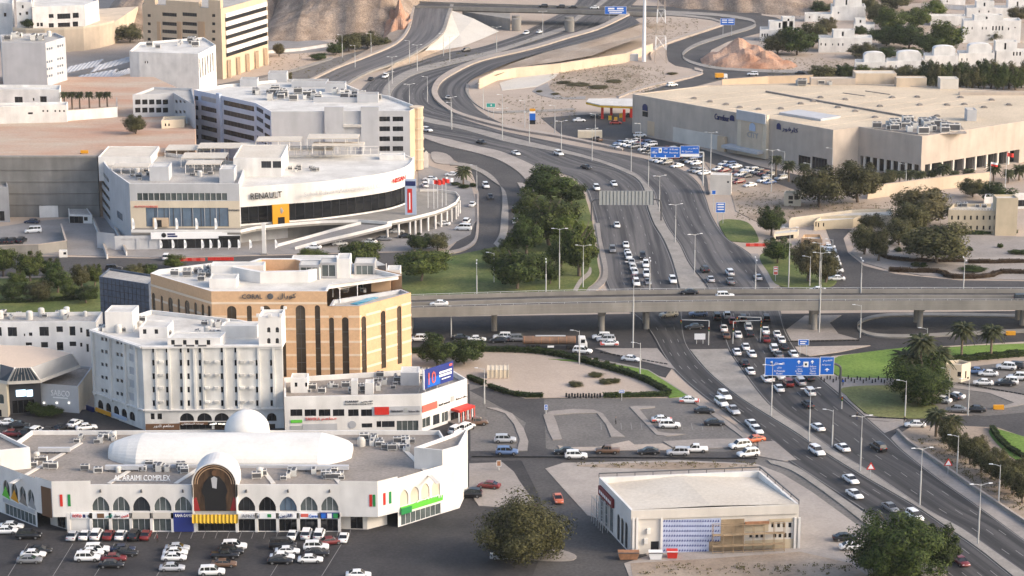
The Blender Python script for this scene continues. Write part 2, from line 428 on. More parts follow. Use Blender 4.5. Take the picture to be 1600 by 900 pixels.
class Bld:
 def __init__(s, name, label, cat, org, group=None):
  s.o = thing(name, label, cat, (org[0], org[1], org[2] if len(org) > 2 else 0.0), 0.0, group); s.w = {}; s.org = s.o.location.copy()
 def part(s, name, mb, m, parent=None, smooth=False): return kidmesh(name, mb, m, parent or s.o, smooth)
 def wallmb(s, m): return s.w.setdefault(m, MB())
 def pane(s, wf, u0, u1, z0, z1, depth, m, name='window', parent=None):
  c = wf.p((u0 + u1) / 2, (z0 + z1) / 2, -depth) - s.org
  o = ob(name, unitpane(m), s.o, c, wf.ang, (u1 - u0 + 0.02, 1.0, z1 - z0 + 0.02))
  if name == 'window' and u1 - u0 > 1.1 and m.startswith('glass'): ob('window_frame', unitframe(max(1, min(9, round((u1 - u0) / 1.3))), 'frame' if m == 'glassgreen' else 'darkframe', 1 if z1 - z0 < 4.5 else int((z1 - z0) / 3.2)), o)
  return o
 def wall(s, A, B, z0, z1, m, wins=(), gm='glass', depth=0.28, wf=None):
  """wins: (x0,y0,x1,y1[,kind[,glass]]) in photo pixels, or dict(u=..) rectangles in metres"""
  wf = wf or WF(A, B); mb = s.wallmb(m); L = wf.L; ops = []
  for w in wins:
   if isinstance(w, dict): u0, u1, a, b = w['r']; kind = w.get('k', 'r'); g = w.get('g', gm)
   else:
    u0, u1, a, b = wf.rect(w); kind = w[4] if len(w) > 4 else 'r'; g = w[5] if len(w) > 5 else gm
   u0 = max(u0, 0.05); u1 = min(u1, L - 0.05); a = max(a, z0 + 0.02); b = min(b, z1 - 0.05)
   if u1 - u0 < 0.08 or b - a < 0.08: continue
   ops.append((u0, u1, a, b, kind, g))
  us = sorted({0.0, L} | {round(o[0], 3) for o in ops} | {round(o[1], 3) for o in ops}); zs = sorted({z0, z1} | {round(o[2], 3) for o in ops} | {round(o[3], 3) for o in ops})
  for i in range(len(us) - 1):
   um = (us[i] + us[i + 1]) / 2; run = None
   for j in range(len(zs) - 1):
    zm = (zs[j] + zs[j + 1]) / 2
    hole = any(o[0] < um < o[1] and o[2] < zm < o[3] for o in ops)
    if not hole:
     if run is None: run = zs[j]
    if (hole or j == len(zs) - 2) and run is not None:
     top = zs[j] if hole else zs[j + 1]
     mb.add([wf.p(us[i], run), wf.p(us[i + 1], run), wf.p(us[i + 1], top), wf.p(us[i], top)], [(0, 1, 2, 3)]); run = None
  for (u0, u1, a, b, kind, g) in ops:
   q = [wf.p(u0, a), wf.p(u1, a), wf.p(u1, b), wf.p(u0, b)]; r = [wf.p(u0, a, -depth), wf.p(u1, a, -depth), wf.p(u1, b, -depth), wf.p(u0, b, -depth)]
   mb.add(q + r, [(0, 1, 5, 4), (1, 2, 6, 5), (2, 3, 7, 6), (3, 0, 4, 7)])
   if kind in 'ap':
    zsp, cur = arch_pts(u0, u1, a, b, kind); n = len(cur); h = n // 2
    e = 0.0
    left = [wf.p(u, z, e) for u, z in cur[:h + 1]] + [wf.p(u0, b, e)]
    right = [wf.p(u, z, e) for u, z in cur[h:]] + [wf.p(u1, b, e)]
    mb.add(left, [tuple(range(len(left) - 1, -1, -1))]); mb.add(right, [tuple(range(len(right) - 1, -1, -1))])
    for k in range(n - 1):
     p0, p1 = cur[k], cur[k + 1]
     mb.add([wf.p(p0[0], p0[1]), wf.p(p1[0], p1[1]), wf.p(p1[0], p1[1], -depth), wf.p(p0[0], p0[1], -depth)], [(0, 1, 2, 3)])
   if g: s.pane(wf, u0, u1, a, b, depth * 0.85, g)
  return wf
 def roof(s, pts, z, m, par=0.0, pm=None, pt=0.3):
  """flat roof at z-par, with a parapet up to z"""
  s.done()
  if area(pts) < 0: pts = list(reversed(pts))
  zr = z - par; n = len(pts)
  mb = MB(); ins = inset(pts, pt if par > 0 else 0.0)
  mb.add([(p[0], p[1], zr) for p in (ins if par > 0 else pts)], [tuple(range(n))]); s.part('roof', mb, m)
  if par > 0:
   mb = MB()
   vs = [(p[0], p[1], z) for p in pts] + [(p[0], p[1], z) for p in ins] + [(p[0], p[1], zr - 0.05) for p in ins]
   for i in range(n):
    j = (i + 1) % n; mb.add([vs[i], vs[j], vs[n + j], vs[n + i]], [(0, 1, 2, 3)]); mb.add([vs[n + i], vs[n + j], vs[2 * n + j], vs[2 * n + i]], [(0, 1, 2, 3)])
   s.part('parapet', mb, pm or m)
 def done(s):
  for m, mb in s.w.items():
   if mb.v: s.part('wall', mb, m)
  s.w = {}
 def shell(s, pts, z0, z1, m, wins=None, rm='roofgrey', par=0.8, gm='glass', depth=0.28):
  """closed block; pts counter-clockwise from above in world xy; wins: edge -> list"""
  if area(pts) < 0: raise ValueError('clockwise ' + s.o.name)
  wfs = []
  for i in range(len(pts)):
   wfs.append(s.wall(pts[i], pts[(i + 1) % len(pts)], z0, z1, m, (wins or {}).get(i, ()), gm, depth))
  s.roof(pts, z1, rm, par, m)
  return wfs
 def text(s, wf, x0, y0, x1, y1, txt, m, out=0.12, ext=0.08, name='sign_lettering', italic=0.0, arabic=False):
  u0, u1, za, zb = wf.rect((x0, y0, x1, y1))
  me = textmesh(txt, m, ext, arabic)
  xs = [v.co.x for v in me.vertices]; ys = [v.co.y for v in me.vertices]
  if not xs: return None
  w = max(xs) - min(xs); h = max(ys) - min(ys)
  k = (u1 - u0) / w; ky = (zb - za) / h
  c = wf.p(u0, za, out) - s.org - wf.p(min(xs) * k, 0, 0) + wf.p(0, 0, 0) - Vector((0, 0, min(ys) * ky))
  return ob(name, me, s.o, c, rot=(math.pi / 2, 0, wf.ang), sc=(k, ky, 1))
 def panel(s, wf, r, m, out=0.02, th=0.12, name='sign_panel', px=True):
  u0, u1, a, b = wf.rect(r) if px else r
  mb = MB(); P = [wf.p(u0, a, out), wf.p(u1, a, out), wf.p(u1, a, out + th), wf.p(u0, a, out + th)]
  mb.prism([(q.x, q.y) for q in (P[3], P[2], P[1], P[0])], a, b)
  return s.part(name, mb, m)
def inset(pts, d):
 n = len(pts); out = []
 for i in range(n):
  a, b, c = Vector(pts[i - 1][:2]), Vector(pts[i][:2]), Vector(pts[(i + 1) % n][:2])
  e1 = (b - a).normalized(); e2 = (c - b).normalized(); n1 = Vector((-e1.y, e1.x)); n2 = Vector((-e2.y, e2.x))
  m = n1 + n2; den = max(0.35, 1 + n1.dot(n2)); q = b + m * d / den; out.append((q.x, q.y))
 return out
TX = {}
AR = {'ا': 'ﺍ', 'ك': 'ﻙﻚﻛﻜ', 'ر': 'ﺭﺮ', 'ف': 'ﻑﻒﻓﻔ', 'و': 'ﻭﻮ', 'ل': 'ﻝﻞﻟﻠ', 'ن': 'ﻥﻦﻧﻨ', 'ي': 'ﻱﻲﻳﻴ', 'م': 'ﻡﻢﻣﻤ', 'ب': 'ﺏﺐﺑﺒ', 'ت': 'ﺕﺖﺗﺘ', 'س': 'ﺱﺲﺳﺴ', 'ق': 'ﻕﻖﻗﻘ', 'ع': 'ﻉﻊﻋﻌ', 'ط': 'ﻁﻂﻃﻄ', 'ح': 'ﺡﺢﺣﺤ', 'د': 'ﺩﺪ', 'ه': 'ﻩﻪﻫﻬ', 'ة': 'ﺓﺔ', 'ج': 'ﺝﺞﺟﺠ', 'ش': 'ﺵﺶﺷﺸ', 'ص': 'ﺹﺺﺻﺼ'}
AR['ا'] = 'ﺍﺎ'
def shape_ar(t):
 out = []
 for i, ch in enumerate(t):
  f = AR.get(ch)
  if not f: out.append(ch); continue
  pv = AR.get(t[i - 1]) if i > 0 else None; nx = AR.get(t[i + 1]) if i + 1 < len(t) else None
  jp = pv is not None and len(pv) == 4; jn = nx is not None and len(f) == 4
  out.append(f[3] if jp and jn else f[1] if jp else f[2] if jn else f[0])
 return ''.join(reversed(out))
def textmesh(txt, m, ext=0.05, arabic=False):
 k = (txt, m, ext)
 if k in TX: return TX[k]
 c = bpy.data.curves.new('txt', 'FONT'); c.body = shape_ar(txt) if arabic else txt; c.size = 1.0; c.extrude = ext; c.resolution_u = 2
 o = bpy.data.objects.new('txt', c); COL.objects.link(o)
 dg = bpy.context.evaluated_depsgraph_get(); me = bpy.data.meshes.new_from_object(o.evaluated_get(dg))
 bpy.data.objects.remove(o); bpy.data.curves.remove(c)
 me.materials.clear(); me.materials.append(MATS[m]); TX[k] = me
 return me
# ================================================================ GROUND AND ROADS
def ground_sheet():
 mb = MB(); xs = [-9000, -600, 600, 9000]; ys = [-3000, 100, 1500, 9000]
 for i in range(3):
  for j in range(3): mb.add([(xs[i], ys[j], 0), (xs[i + 1], ys[j], 0), (xs[i + 1], ys[j + 1], 0), (xs[i], ys[j + 1], 0)], [(0, 1, 2, 3)])
 struct(mb.obj('ground', 'sand'))
ground_sheet()
c1 = crop(480, 0, .25); c2 = crop(700, 0, .1877); c3 = crop(950, 0, .1877); c4 = crop(640, 130, .2625); c5 = crop(730, 560, .29375)
c6 = crop(640, 430, .25); c7 = crop(1300, 480, .26667); cr4 = crop(1200, 450, .25); cr8 = crop(1200, 675, .25)
# --- broad asphalt areas
patch('car_park', [(-120, 640), (440, 640), (733, 600), (1040, 640), (1190, 700), (1200, 722), (1000, 905), (1000, 970), (-120, 970)], 'asphaltdark')
patch('road', [(-60, 398), (240, 404), (700, 392), (745, 345), (748, 300), (735, 262), (700, 246), (655, 236), (655, 207), (745, 228), (787, 242), (837, 266), (832, 300), (832, 345), (805, 378), (760, 392), (700, 408), (600, 428), (-60, 432)], 'asphalt')
patch('road', [(560, 497), (1010, 490), (1240, 490), (1660, 485), (1660, 530), (1400, 545), (1300, 556), (1270, 575), (1060, 560), (1040, 590), (930, 560), (850, 547), (560, 547)], 'asphaltdark')
patch('road', [(733, 590), (765, 606), (820, 624), (935, 622), (1050, 622), (1085, 622), (1150, 665), (1185, 700), (1180, 720), (735, 718), (735, 640)], 'asphaltgrey')
patch('road', [(735, 705), (860, 702), (1040, 703), (1130, 706), (1180, 700), (1225, 722), (1200, 730), (1060, 718), (735, 720)], 'asphalt')
patch('road', [(800, 590), (850, 620), (853, 700), (900, 725), (925, 800), (1010, 880), (1005, 930), (820, 930), (860, 830), (840, 770), (808, 706), (822, 660), (790, 640), (733, 610)], 'asphalt')
patch('road', [(1180, 705), (1240, 722), (1300, 762), (1370, 812), (1445, 870), (1500, 920), (1390, 920), (1330, 820), (1270, 770), (1215, 738), (1180, 724)], 'asphaltgrey')
patch('road', [(1330, 640), (1400, 654), (1475, 650), (1540, 648), (1640, 635), (1640, 700), (1560, 668), (1480, 664), (1425, 668), (1400, 690), (1370, 690)], 'asphalt')
patch('car_park', [(1495, 575), (1650, 558), (1650, 640), (1540, 650), (1450, 640)], 'asphaltgrey')
# police lane and side road north-east
patch('road', [(1190, 450), (1290, 452), (1420, 455), (1660, 452), (1660, 440), (1500, 438), (1400, 428), (1350, 415), (1325, 395), (1318, 372), (1330, 358), (1290, 357), (1300, 382), (1308, 410), (1310, 430), (1290, 445)], 'asphalt')
patch('car_park', [(990, 228), (1000, 212), (1080, 228), (1180, 258), (1260, 276), (1255, 296), (1235, 300), (1160, 272), (1100, 252), (1050, 240)], 'asphalt')
patch('road', [(845, 184), (870, 182), (930, 178), (990, 176), (992, 214), (980, 226), (930, 218), (880, 212), (862, 198)], 'asphalt')
# --- the two carriageways of the freeway
WL = [(910, -14), (898, 8), (870, 24), (828, 45), (813, 54), (747, 75), (700, 82), (650, 98), (617, 108), (585, 122), (565, 140), (560, 160), (575, 185), (610, 201), (652, 211), (700, 219), (745, 230), (787, 240), (837, 262), (887, 274), (912, 292), (922, 312), (932, 350), (936, 375), (941, 410), (945, 440), (962, 470), (1000, 500), (1020, 525), (1035, 552), (1055, 580), (1090, 612), (1140, 650), (1190, 690), (1225, 716), (1300, 766), (1357, 804), (1420, 850), (1490, 905), (1570, 968)]
WR = [(960, -14), (925, 12), (903, 25), (884, 41), (850, 53), (813, 66), (775, 78), (738, 87), (700, 95), (650, 107), (625, 117), (605, 132), (597, 147), (600, 163), (625, 178), (660, 191), (712, 201), (760, 214), (800, 225), (882, 241), (937, 255), (975, 270), (995, 280), (1007, 297), (1012, 322), (1022, 350), (1037, 375), (1050, 405), (1060, 440), (1066, 480), (1068, 520), (1078, 548), (1110, 585), (1160, 625), (1240, 675), (1287, 707), (1340, 740), (1387, 767), (1435, 795), (1475, 822), (1530, 860), (1580, 900), (1660, 962)]
EL_ = [(968, -14), (935, 12), (908, 28), (886, 46), (850, 59), (813, 71), (775, 84), (738, 94), (700, 103), (652, 116), (630, 127), (616, 139), (611, 151), (616, 164), (640, 177), (690, 190), (745, 202), (800, 216), (837, 225), (900, 240), (950, 255), (990, 271), (1007, 285), (1020, 300), (1025, 315), (1037, 345), (1045, 360), (1062, 385), (1075, 412), (1105, 450), (1120, 490), (1128, 520), (1136, 545), (1150, 568), (1200, 633), (1260, 675), (1310, 710), (1360, 740), (1400, 767), (1450, 800), (1500, 827), (1550, 862), (1600, 897), (1690, 958)]
ER = [(1010, -14), (975, 20), (940, 48), (888, 66), (831, 82), (775, 96), (740, 105), (708, 115), (686, 127), (678, 140), (680, 152), (692, 167), (719, 184), (760, 198), (797, 208), (876, 224), (940, 236), (1000, 247), (1055, 261), (1088, 283), (1103, 310), (1112, 337), (1135, 372), (1172, 397), (1197, 432), (1213, 465), (1222, 495), (1232, 525), (1265, 575), (1310, 615), (1350, 650), (1392, 687), (1407, 702), (1435, 725), (1475, 755), (1525, 790), (1600, 845), (1700, 915)]
rw, WA, WB = ribbon('freeway', WL, WR, 'road', 0.17, 240, 4)
re_, EA, EB = ribbon('freeway', EL_, ER, 'road', 0.19, 240, 4)
dashes('lane_marking', WA, WB, (0.25, 0.5, 0.75), rw, 0.215, solid=(0.03, 0.97))
dashes('lane_marking', EA, EB, (0.25, 0.5, 0.75), re_, 0.235, solid=(0.03, 0.97))
iw = WR.index((1050, 405)); ie = EL_.index((1075, 412)); jw = WR.index((1078, 548)); je = EL_.index((1136, 545))
ribbon('median', WR[:iw + 1] + [(1060, 440), (1063, 452)], EL_[:ie + 1] + [(1096, 440), (1104, 452)], 'kerb', 0.36, 240, 1, 0.36)
ribbon('median', WR[jw:], EL_[je:], 'kerb', 0.36, 140, 1, 0.36)
patch('road', [(1040, 452), (1125, 448), (1150, 500), (1160, 552), (1136, 547), (1078, 549), (1050, 540)], 'asphaltdark', 0.165)
ribbon('south_road_overlay', WL[WL.index((962, 470)):], WR[WR.index((1066, 480)):], 'roadsouth', 0.187, 140, 4); ribbon('south_road_overlay', EL_[EL_.index((1120, 490)):], ER[ER.index((1222, 495)):], 'roadsouth', 0.207, 140, 4)  # darker road tone laid over both carriageways south of the flyover
# ramp D rising to the overpass, its barrier strip
DL = [(985, 24, 7.5), (938, 46, 6.3), (888, 61, 5), (831, 78, 3.5), (766, 93, 2), (738, 102, 1), (712, 115, .4), (692, 128, .1), (684, 141, 0), (686, 153, 0), (700, 168, 0), (726, 182, 0), (797, 202, 0), (876, 216, 0), (968, 235, 0), (1025, 246, 0), (1072, 260, 0), (1096, 282, 0), (1104, 305, 0)]
DR = [(1000, 36, 7.5), (963, 51, 6.3), (906, 66, 5), (850, 80, 3.5), (794, 99, 2), (762, 113, 1), (740, 123, .4), (730, 132, .1), (727, 142, 0), (734, 156, 0), (750, 174, 0), (785, 193, 0), (825, 206, 0), (880, 211, 0), (960, 219, 0), (1010, 228, 0), (1062, 241, 0), (1088, 256, 0), (1103, 272, 0), (1108, 305, 0)]
ribbon('slip_road', DL, DR, 'road', 0.11, 120, 3)
M2L = [(978, 19, 7.5), (938, 41, 6.3), (888, 56, 5), (831, 73, 3.5), (766, 88, 2), (738, 97, 1), (705, 111, .4), (684, 125, .1), (675, 140, 0), (677, 153, 0), (691, 167, 0), (719, 182, 0), (797, 203, 0), (876, 216, 0), (972, 236, 0)]
M2R = [(984, 24, 7.5), (938, 46, 6.3), (888, 61, 5), (831, 78, 3.5), (766, 93, 2), (738, 102, 1), (712, 115, .4), (692, 128, .1), (684, 141, 0), (686, 153, 0), (699, 166, 0), (725, 180, 0), (797, 199, 0), (876, 213, 0), (974, 234, 0)]
ribbon('median', M2L, M2R, 'kerbpink', 0.75, 120, 1, 0.9)
# ramp A up to the overpass on the west
AL = [(650, 4, 7.2), (647, 17, 7), (640, 47, 5), (620, 70, 3.2), (575, 90, 1.5), (530, 107, .4), (500, 121, 0), (470, 136, 0)]
AR_ = [(705, 4, 7.2), (697, 27, 7), (687, 52, 5), (655, 77, 3.2), (617, 97, 1.5), (575, 112, .4), (545, 128, 0), (520, 150, 0)]
ribbon('ramp_road', AL, AR_, 'roadpale', 0.21, 60, 3)
ribbon('kerb', [(x - 4, y - 1, z) for x, y, z in AL], AL, 'kerbpink', 0.9, 60, 1, 1.6, pair=False)
ribbon('kerb', AR_, [(x + 5, y + 1, z) for x, y, z in AR_], 'kerb', 0.5, 60, 1, 0.8, pair=False)
# --- embankments beside the ramps
def poly3(name, pts, m, kind='structure'):
 w = [G(x, y, z) for x, y, z in pts]; c = sum(w, Vector()) / len(w); mb = MB(); n = len(w)
 mb.add([*w, c], [(i, (i + 1) % n, n) for i in range(n)])
 o = mb.obj(name, m); o['kind'] = kind; return o
poly3('embankment', [(703, 15, 7), (740, 29, 4.5), (780, 49, 0.2), (755, 60, 0.2), (722, 73, 0.2), (690, 78, 0.3), (664, 79, 2.6), (690, 52, 5)], 'whiteslope')
poly3('embankment', [(664, 79, 2.6), (690, 78, .3), (722, 73, .2), (690, 84, .2), (650, 97, .2), (620, 106, .2), (600, 112, .1), (620, 98, 1.6)], 'dirt')
poly3('embankment', [(1003, 37, 7.3), (966, 52, 6.1), (909, 67, 4.8), (853, 81, 3.3), (797, 100, 1.8), (760, 118, .7), (742, 132, 0.1), (775, 117, 3.0), (813, 104, 3.4), (869, 97, 3.4), (925, 87, 3.6), (963, 72, 4.2), (1000, 59, 5.0), (1022, 50, 5.2)], 'dirt')
poly3('embankment', [(647, 14, 7), (636, 47, 5), (616, 70, 3.2), (571, 90, 1.5), (526, 107, .4), (500, 118, .1), (540, 98, .1), (590, 78, .1), (625, 58, .3), (640, 20, 5)], 'dirt')
# --- S-shaped road to the villas
patch('road', c3([(180, 90), (480, 84), (880, 86), (1150, 106), (1400, 145), (1500, 200), (1330, 260), (1190, 292), (1000, 345), (860, 415), (835, 465), (900, 528), (1100, 560), (1600, 588), (1900, 600), (1900, 640), (1600, 632), (1250, 650), (960, 660), (700, 725), (420, 770), (250, 790), (300, 765), (500, 705), (700, 650), (800, 610), (720, 575), (560, 545), (505, 510), (480, 430), (500, 372), (740, 290), (960, 218), (970, 190), (800, 150), (480, 130), (330, 128)]), 'asphalt')
sm = c3([(480, 106), (900, 128), (1150, 163), (1225, 195), (1190, 232), (1000, 290), (750, 370), (632, 440), (628, 488), (720, 532), (900, 570), (1200, 592), (1600, 604)])
ribbon('median', [(x, y - 2.2) for x, y in sm], [(x + 1.0, y + 2.2) for x, y in sm], 'kerb', 0.42, 90, 1, 0.42, pair=False)
ik = c3([(960, 205), (740, 278), (520, 350), (400, 408), (352, 450), (362, 492)])
ribbon('kerb', [(x, y - 2.4) for x, y in ik], [(x, y + 1.8) for x, y in ik], 'kerbpink', 0.8, 50, 1, 0.8, pair=False)
ok = c3([(480, 122), (700, 140), (860, 160), (940, 185)])
ribbon('kerb', [(x, y - 1.5) for x, y in ok], [(x, y + 1.5) for x, y in ok], 'kerb', 0.4, 30, 1, 0.4, pair=False)
lk = c3([(90, 812), (250, 750), (480, 690), (700, 640), (790, 612), (770, 590), (720, 580)])
ribbon('kerb', [(x, y - 2) for x, y in lk], [(x, y + 1.5) for x, y in lk], 'kerbpink', 0.5, 40, 1, 0.5, pair=False)
patch('road', [(985, 8), (1045, 10), (1190, 16), (1190, 24), (1120, 19), (1040, 19), (990, 30)], 'asphalt')
patch('terrain', c2([(430, 690), (560, 650), (930, 600), (880, 650), (740, 720), (450, 752)]), 'whiteslope')
patch('terrain', c2([(940, 600), (1300, 545), (1500, 530), (1600, 560), (1598, 700), (1400, 800), (1150, 830), (950, 820), (830, 740), (870, 670)]), 'dirt')
patch('terrain', c2([(740, 725), (830, 690), (850, 740), (960, 810), (1150, 800), (1140, 825), (900, 825), (760, 790), (700, 760)]), 'forecourt')
# curved kerb round the wadi and the gas station approach
wk = c2([(165, 700), (160, 770), (215, 850), (300, 905), (400, 930), (620, 925), (900, 915), (1050, 905)])
ribbon('kerb', [(x - 2, y) for x, y in wk], [(x + 3, y + 3) for x, y in wk], 'kerb', 0.35, 60, 1, 0.35, pair=False)
# --- service road west and paved yard by the tan tower
patch('road', [(300, 140), (440, 112), (505, 96), (560, 80), (600, 72), (618, 70), (530, 106), (500, 122), (470, 140), (330, 150)], 'asphaltgrey')
patch('pavement', [(418, 62), (470, 60), (520, 68), (500, 80), (430, 84), (418, 80)], 'forecourt', smooth=True)
sk = [(400, 128), (440, 116), (480, 104), (520, 91)]
ribbon('kerb', [(x, y - 2) for x, y in sk], [(x, y + 2) for x, y in sk], 'kerb', 0.3, 20, 1, 0.3, pair=False)
# --- frontage road island strips by the dealership
ribbon('island', [(652, 209), (700, 218), (745, 229), (787, 239), (838, 262), (850, 275)], [(652, 212), (692, 227), (745, 240), (784, 253), (815, 274), (826, 292)], 'pavelight', 0.3, 40, 1, 0.3, pair=False)
ribbon('median', c4([(250, 475), (330, 480), (420, 510), (500, 560), (545, 630), (552, 720), (545, 800), (535, 900), (500, 960)]), c4([(240, 490), (330, 500), (420, 535), (500, 590), (565, 640), (585, 720), (588, 800), (580, 900), (530, 985)]), 'kerb', 0.3, 50, 1, 0.3, pair=False)
ribbon('pavement', c4([(640, 595), (690, 680), (720, 760), (700, 830)]), c4([(700, 600), (760, 700), (770, 760), (740, 830)]), 'pavelight', 0.28, 20, 1, 0.28, pair=False)
patch('pavement', c4([(130, 410), (220, 420), (270, 470), (235, 480), (150, 470)]), 'pavelight', 0.2, smooth=True)
patch('forecourt', [(60, 345), (150, 338), (240, 360), (470, 350), (655, 298), (652, 245), (668, 258), (700, 268), (735, 284), (742, 310), (742, 345), (735, 366), (700, 384), (640, 392), (480, 396), (240, 402), (100, 398), (-40, 400), (-40, 360)], 'forecourt')
ribbon('kerb', c4([(400, 660), (400, 760), (398, 860), (380, 940), (300, 990), (180, 1010)]), c4([(412, 660), (412, 760), (412, 860), (395, 950), (310, 1005), (180, 1025)]), 'kerbpink', 0.35, 40, 1, 0.35, pair=False)
# --- central park lawn
patch('lawn', [(600, 432), (690, 404), (780, 384), (812, 372), (838, 350), (836, 300), (835, 278), (888, 278), (910, 298), (925, 345), (930, 380), (934, 412), (936, 430), (920, 447), (885, 458), (640, 466), (600, 450)], 'lawn', 0.22, smooth=True)
ribbon('footpath', [(921, 418), (918, 426), (905, 438), (895, 455)], [(924, 420), (923, 430), (910, 442), (902, 456)], 'pavelight', 0.26, 20, 1, 0.05, pair=False)
ribbon('pavement', [(930, 350), (934, 375), (938, 400), (942, 422), (938, 438), (915, 456)], [(937, 350), (940, 375), (946, 400), (950, 425), (946, 442), (928, 458)], 'paving', 0.3, 30, 1, 0.3, pair=False)
patch('lawn', [(-60, 436), (60, 434), (200, 428), (240, 430), (235, 470), (150, 487), (-60, 492)], 'lawn', 0.2)
# --- right of the freeway, north of the flyover
patch('lawn', [(1124, 346), (1150, 343), (1172, 350), (1185, 372), (1180, 378), (1150, 377), (1136, 372)], 'lawn', 0.22, smooth=True)
patch('lawn', [(1188, 398), (1235, 388), (1292, 410), (1308, 436), (1290, 449), (1220, 447), (1200, 425)], 'lawn', 0.22, smooth=True)
patch('pavement', [(1172, 396), (1184, 396), (1200, 424), (1218, 447), (1204, 450), (1190, 424)], 'paving', 0.2)
patch('terrain', [(1148, 262), (1250, 300), (1330, 322), (1395, 326), (1395, 340), (1330, 345), (1260, 350), (1180, 345), (1150, 330), (1142, 300)], 'dirt')
patch('terrain', [(1100, 252), (1150, 268), (1230, 302), (1148, 280), (1112, 268)], 'dirt')
patch('pavement', [(1330, 395), (1345, 375), (1400, 360), (1500, 366), (1660, 372), (1660, 438), (1560, 436), (1440, 430), (1385, 420), (1350, 410)], 'paving', 0.18)
patch('pavement', [(1425, 408), (1530, 402), (1660, 400), (1660, 412), (1520, 414), (1430, 416)], 'pavelight', 0.22)
# --- below and right of the flyover
patch('pavement', cr4([(100, 270), (230, 172), (460, 168), (385, 215), (440, 285), (560, 318), (110, 328)]), 'paving', 0.2)
patch('pavement', cr4([(160, 366), (640, 358), (440, 400), (260, 424), (190, 400)]), 'kerbpink', 0.2)
lr = cr4([(1600, 180), (1200, 172), (800, 172), (640, 190), (560, 230), (580, 270), (680, 300), (900, 305), (1200, 290), (1620, 270)])
ribbon('kerb', [(x, y - 2) for x, y in lr], [(x, y + 2.5) for x, y in lr], 'concrete', 0.4, 70, 1, 0.4, pair=False)
patch('lawn', cr4([(418, 440), (560, 408), (800, 378), (980, 365), (1110, 440), (1120, 540), (1000, 590), (790, 562), (440, 548)]), 'lawnbright', 0.22, smooth=True)
patch('lawn', cr4([(1080, 372), (1300, 358), (1640, 345), (1640, 410), (1330, 425), (1130, 450)]), 'lawnbright', 0.24)
patch('pavement', cr4([(310, 552), (440, 548), (785, 566), (785, 612), (470, 622), (500, 690), (600, 785), (760, 810), (860, 818), (760, 835), (560, 815), (520, 760), (410, 640)]), 'paving', 0.17)
patch('lawn', cr4([(470, 622), (790, 612), (930, 690), (1060, 740), (1030, 800), (860, 812), (650, 795), (570, 745), (500, 680)]), 'lawndry', 0.26, smooth=True)
patch('pavement', cr4([(1150, 605), (1620, 668), (1620, 720), (1560, 735), (1400, 760), (1540, 715), (1380, 655), (1160, 625)]), 'paving', 0.18)
patch('pavement', c7([(330, 640), (440, 650), (420, 690), (230, 770), (140, 690), (160, 650)]), 'paving', 0.1)
# south-east verge: pavement, low barrier wall, planted slope
ribbon('pavement', [(1392, 686), (1407, 702), (1435, 725), (1475, 755), (1525, 790), (1600, 845), (1700, 915)], [(1402, 676), (1420, 694), (1450, 715), (1490, 743), (1525, 768), (1600, 818), (1700, 884)], 'paving', 0.24, 60, 1, 0.24, pair=False)
patch('terrain', [(1404, 678), (1425, 666), (1480, 664), (1560, 668), (1700, 720), (1700, 880), (1600, 812), (1525, 764), (1450, 711), (1420, 691)], 'dirt', 0.3)
patch('lawn', [(1545, 672), (1580, 676), (1700, 720), (1700, 760), (1600, 724), (1565, 700)], 'lawnbright', 0.4, smooth=True)
# --- sandy lot and hedge lawn south of the flyover
patch('terrain', [(640, 560), (735, 553), (800, 552), (850, 558), (920, 573), (990, 591), (1040, 612), (1044, 618), (930, 620), (820, 622), (762, 605), (733, 590), (640, 590)], 'sand', 0.14)
patch('lawn', c5([(430, 2), (620, 8), (830, 38), (960, 62), (1050, 118), (1172, 197), (1075, 206), (1050, 168), (960, 108), (870, 62), (700, 22)]), 'lawnbright', 0.24)
patch('pavement', c5([(690, 2), (860, 36), (965, 60), (1060, 118), (1180, 196), (1270, 250), (1380, 330), (1500, 420), (1530, 470), (1440, 400), (1250, 262), (1160, 205), (1040, 122), (960, 70), (840, 44)]), 'paving', 0.2)
patch('island', [(930, 544), (1027, 544), (1040, 560), (1056, 577), (1000, 563), (955, 552)], 'paving', 0.2)
patch('island', c5([(100, 260), (200, 290), (250, 350), (280, 430), (265, 490), (320, 490), (325, 440), (300, 370), (240, 292), (160, 262)]), 'paving', 0.2)
patch('island', c5([(405, 300), (430, 380), (455, 432), (505, 430), (472, 330), (458, 300), (560, 292), (690, 290), (740, 352), (765, 416), (840, 416), (782, 372), (722, 292), (672, 272), (560, 268), (440, 280)]), 'paving', 0.2)
patch('island', c5([(865, 258), (1005, 405), (1060, 412), (1160, 402), (1060, 396), (1015, 388), (915, 268), (1000, 260), (1000, 252), (890, 252)]), 'paving', 0.2)
patch('pavement', c5([(480, 462), (560, 472), (700, 470), (860, 436), (890, 458), (1040, 452), (1090, 478), (1090, 486), (500, 490)]), 'kerbpink', 0.18)
patch('island', c5([(1040, 440), (1250, 428), (1470, 425), (1505, 450), (1400, 472), (1160, 482), (1090, 470)]), 'paving', 0.2)
patch('pavement', [(733, 724), (785, 722), (803, 737), (812, 752), (838, 788), (780, 792), (748, 790), (733, 768)], 'paving', 0.17)
patch('island', [(800, 850), (850, 852), (898, 866), (888, 876), (820, 872)], 'paving', 0.17, smooth=True)
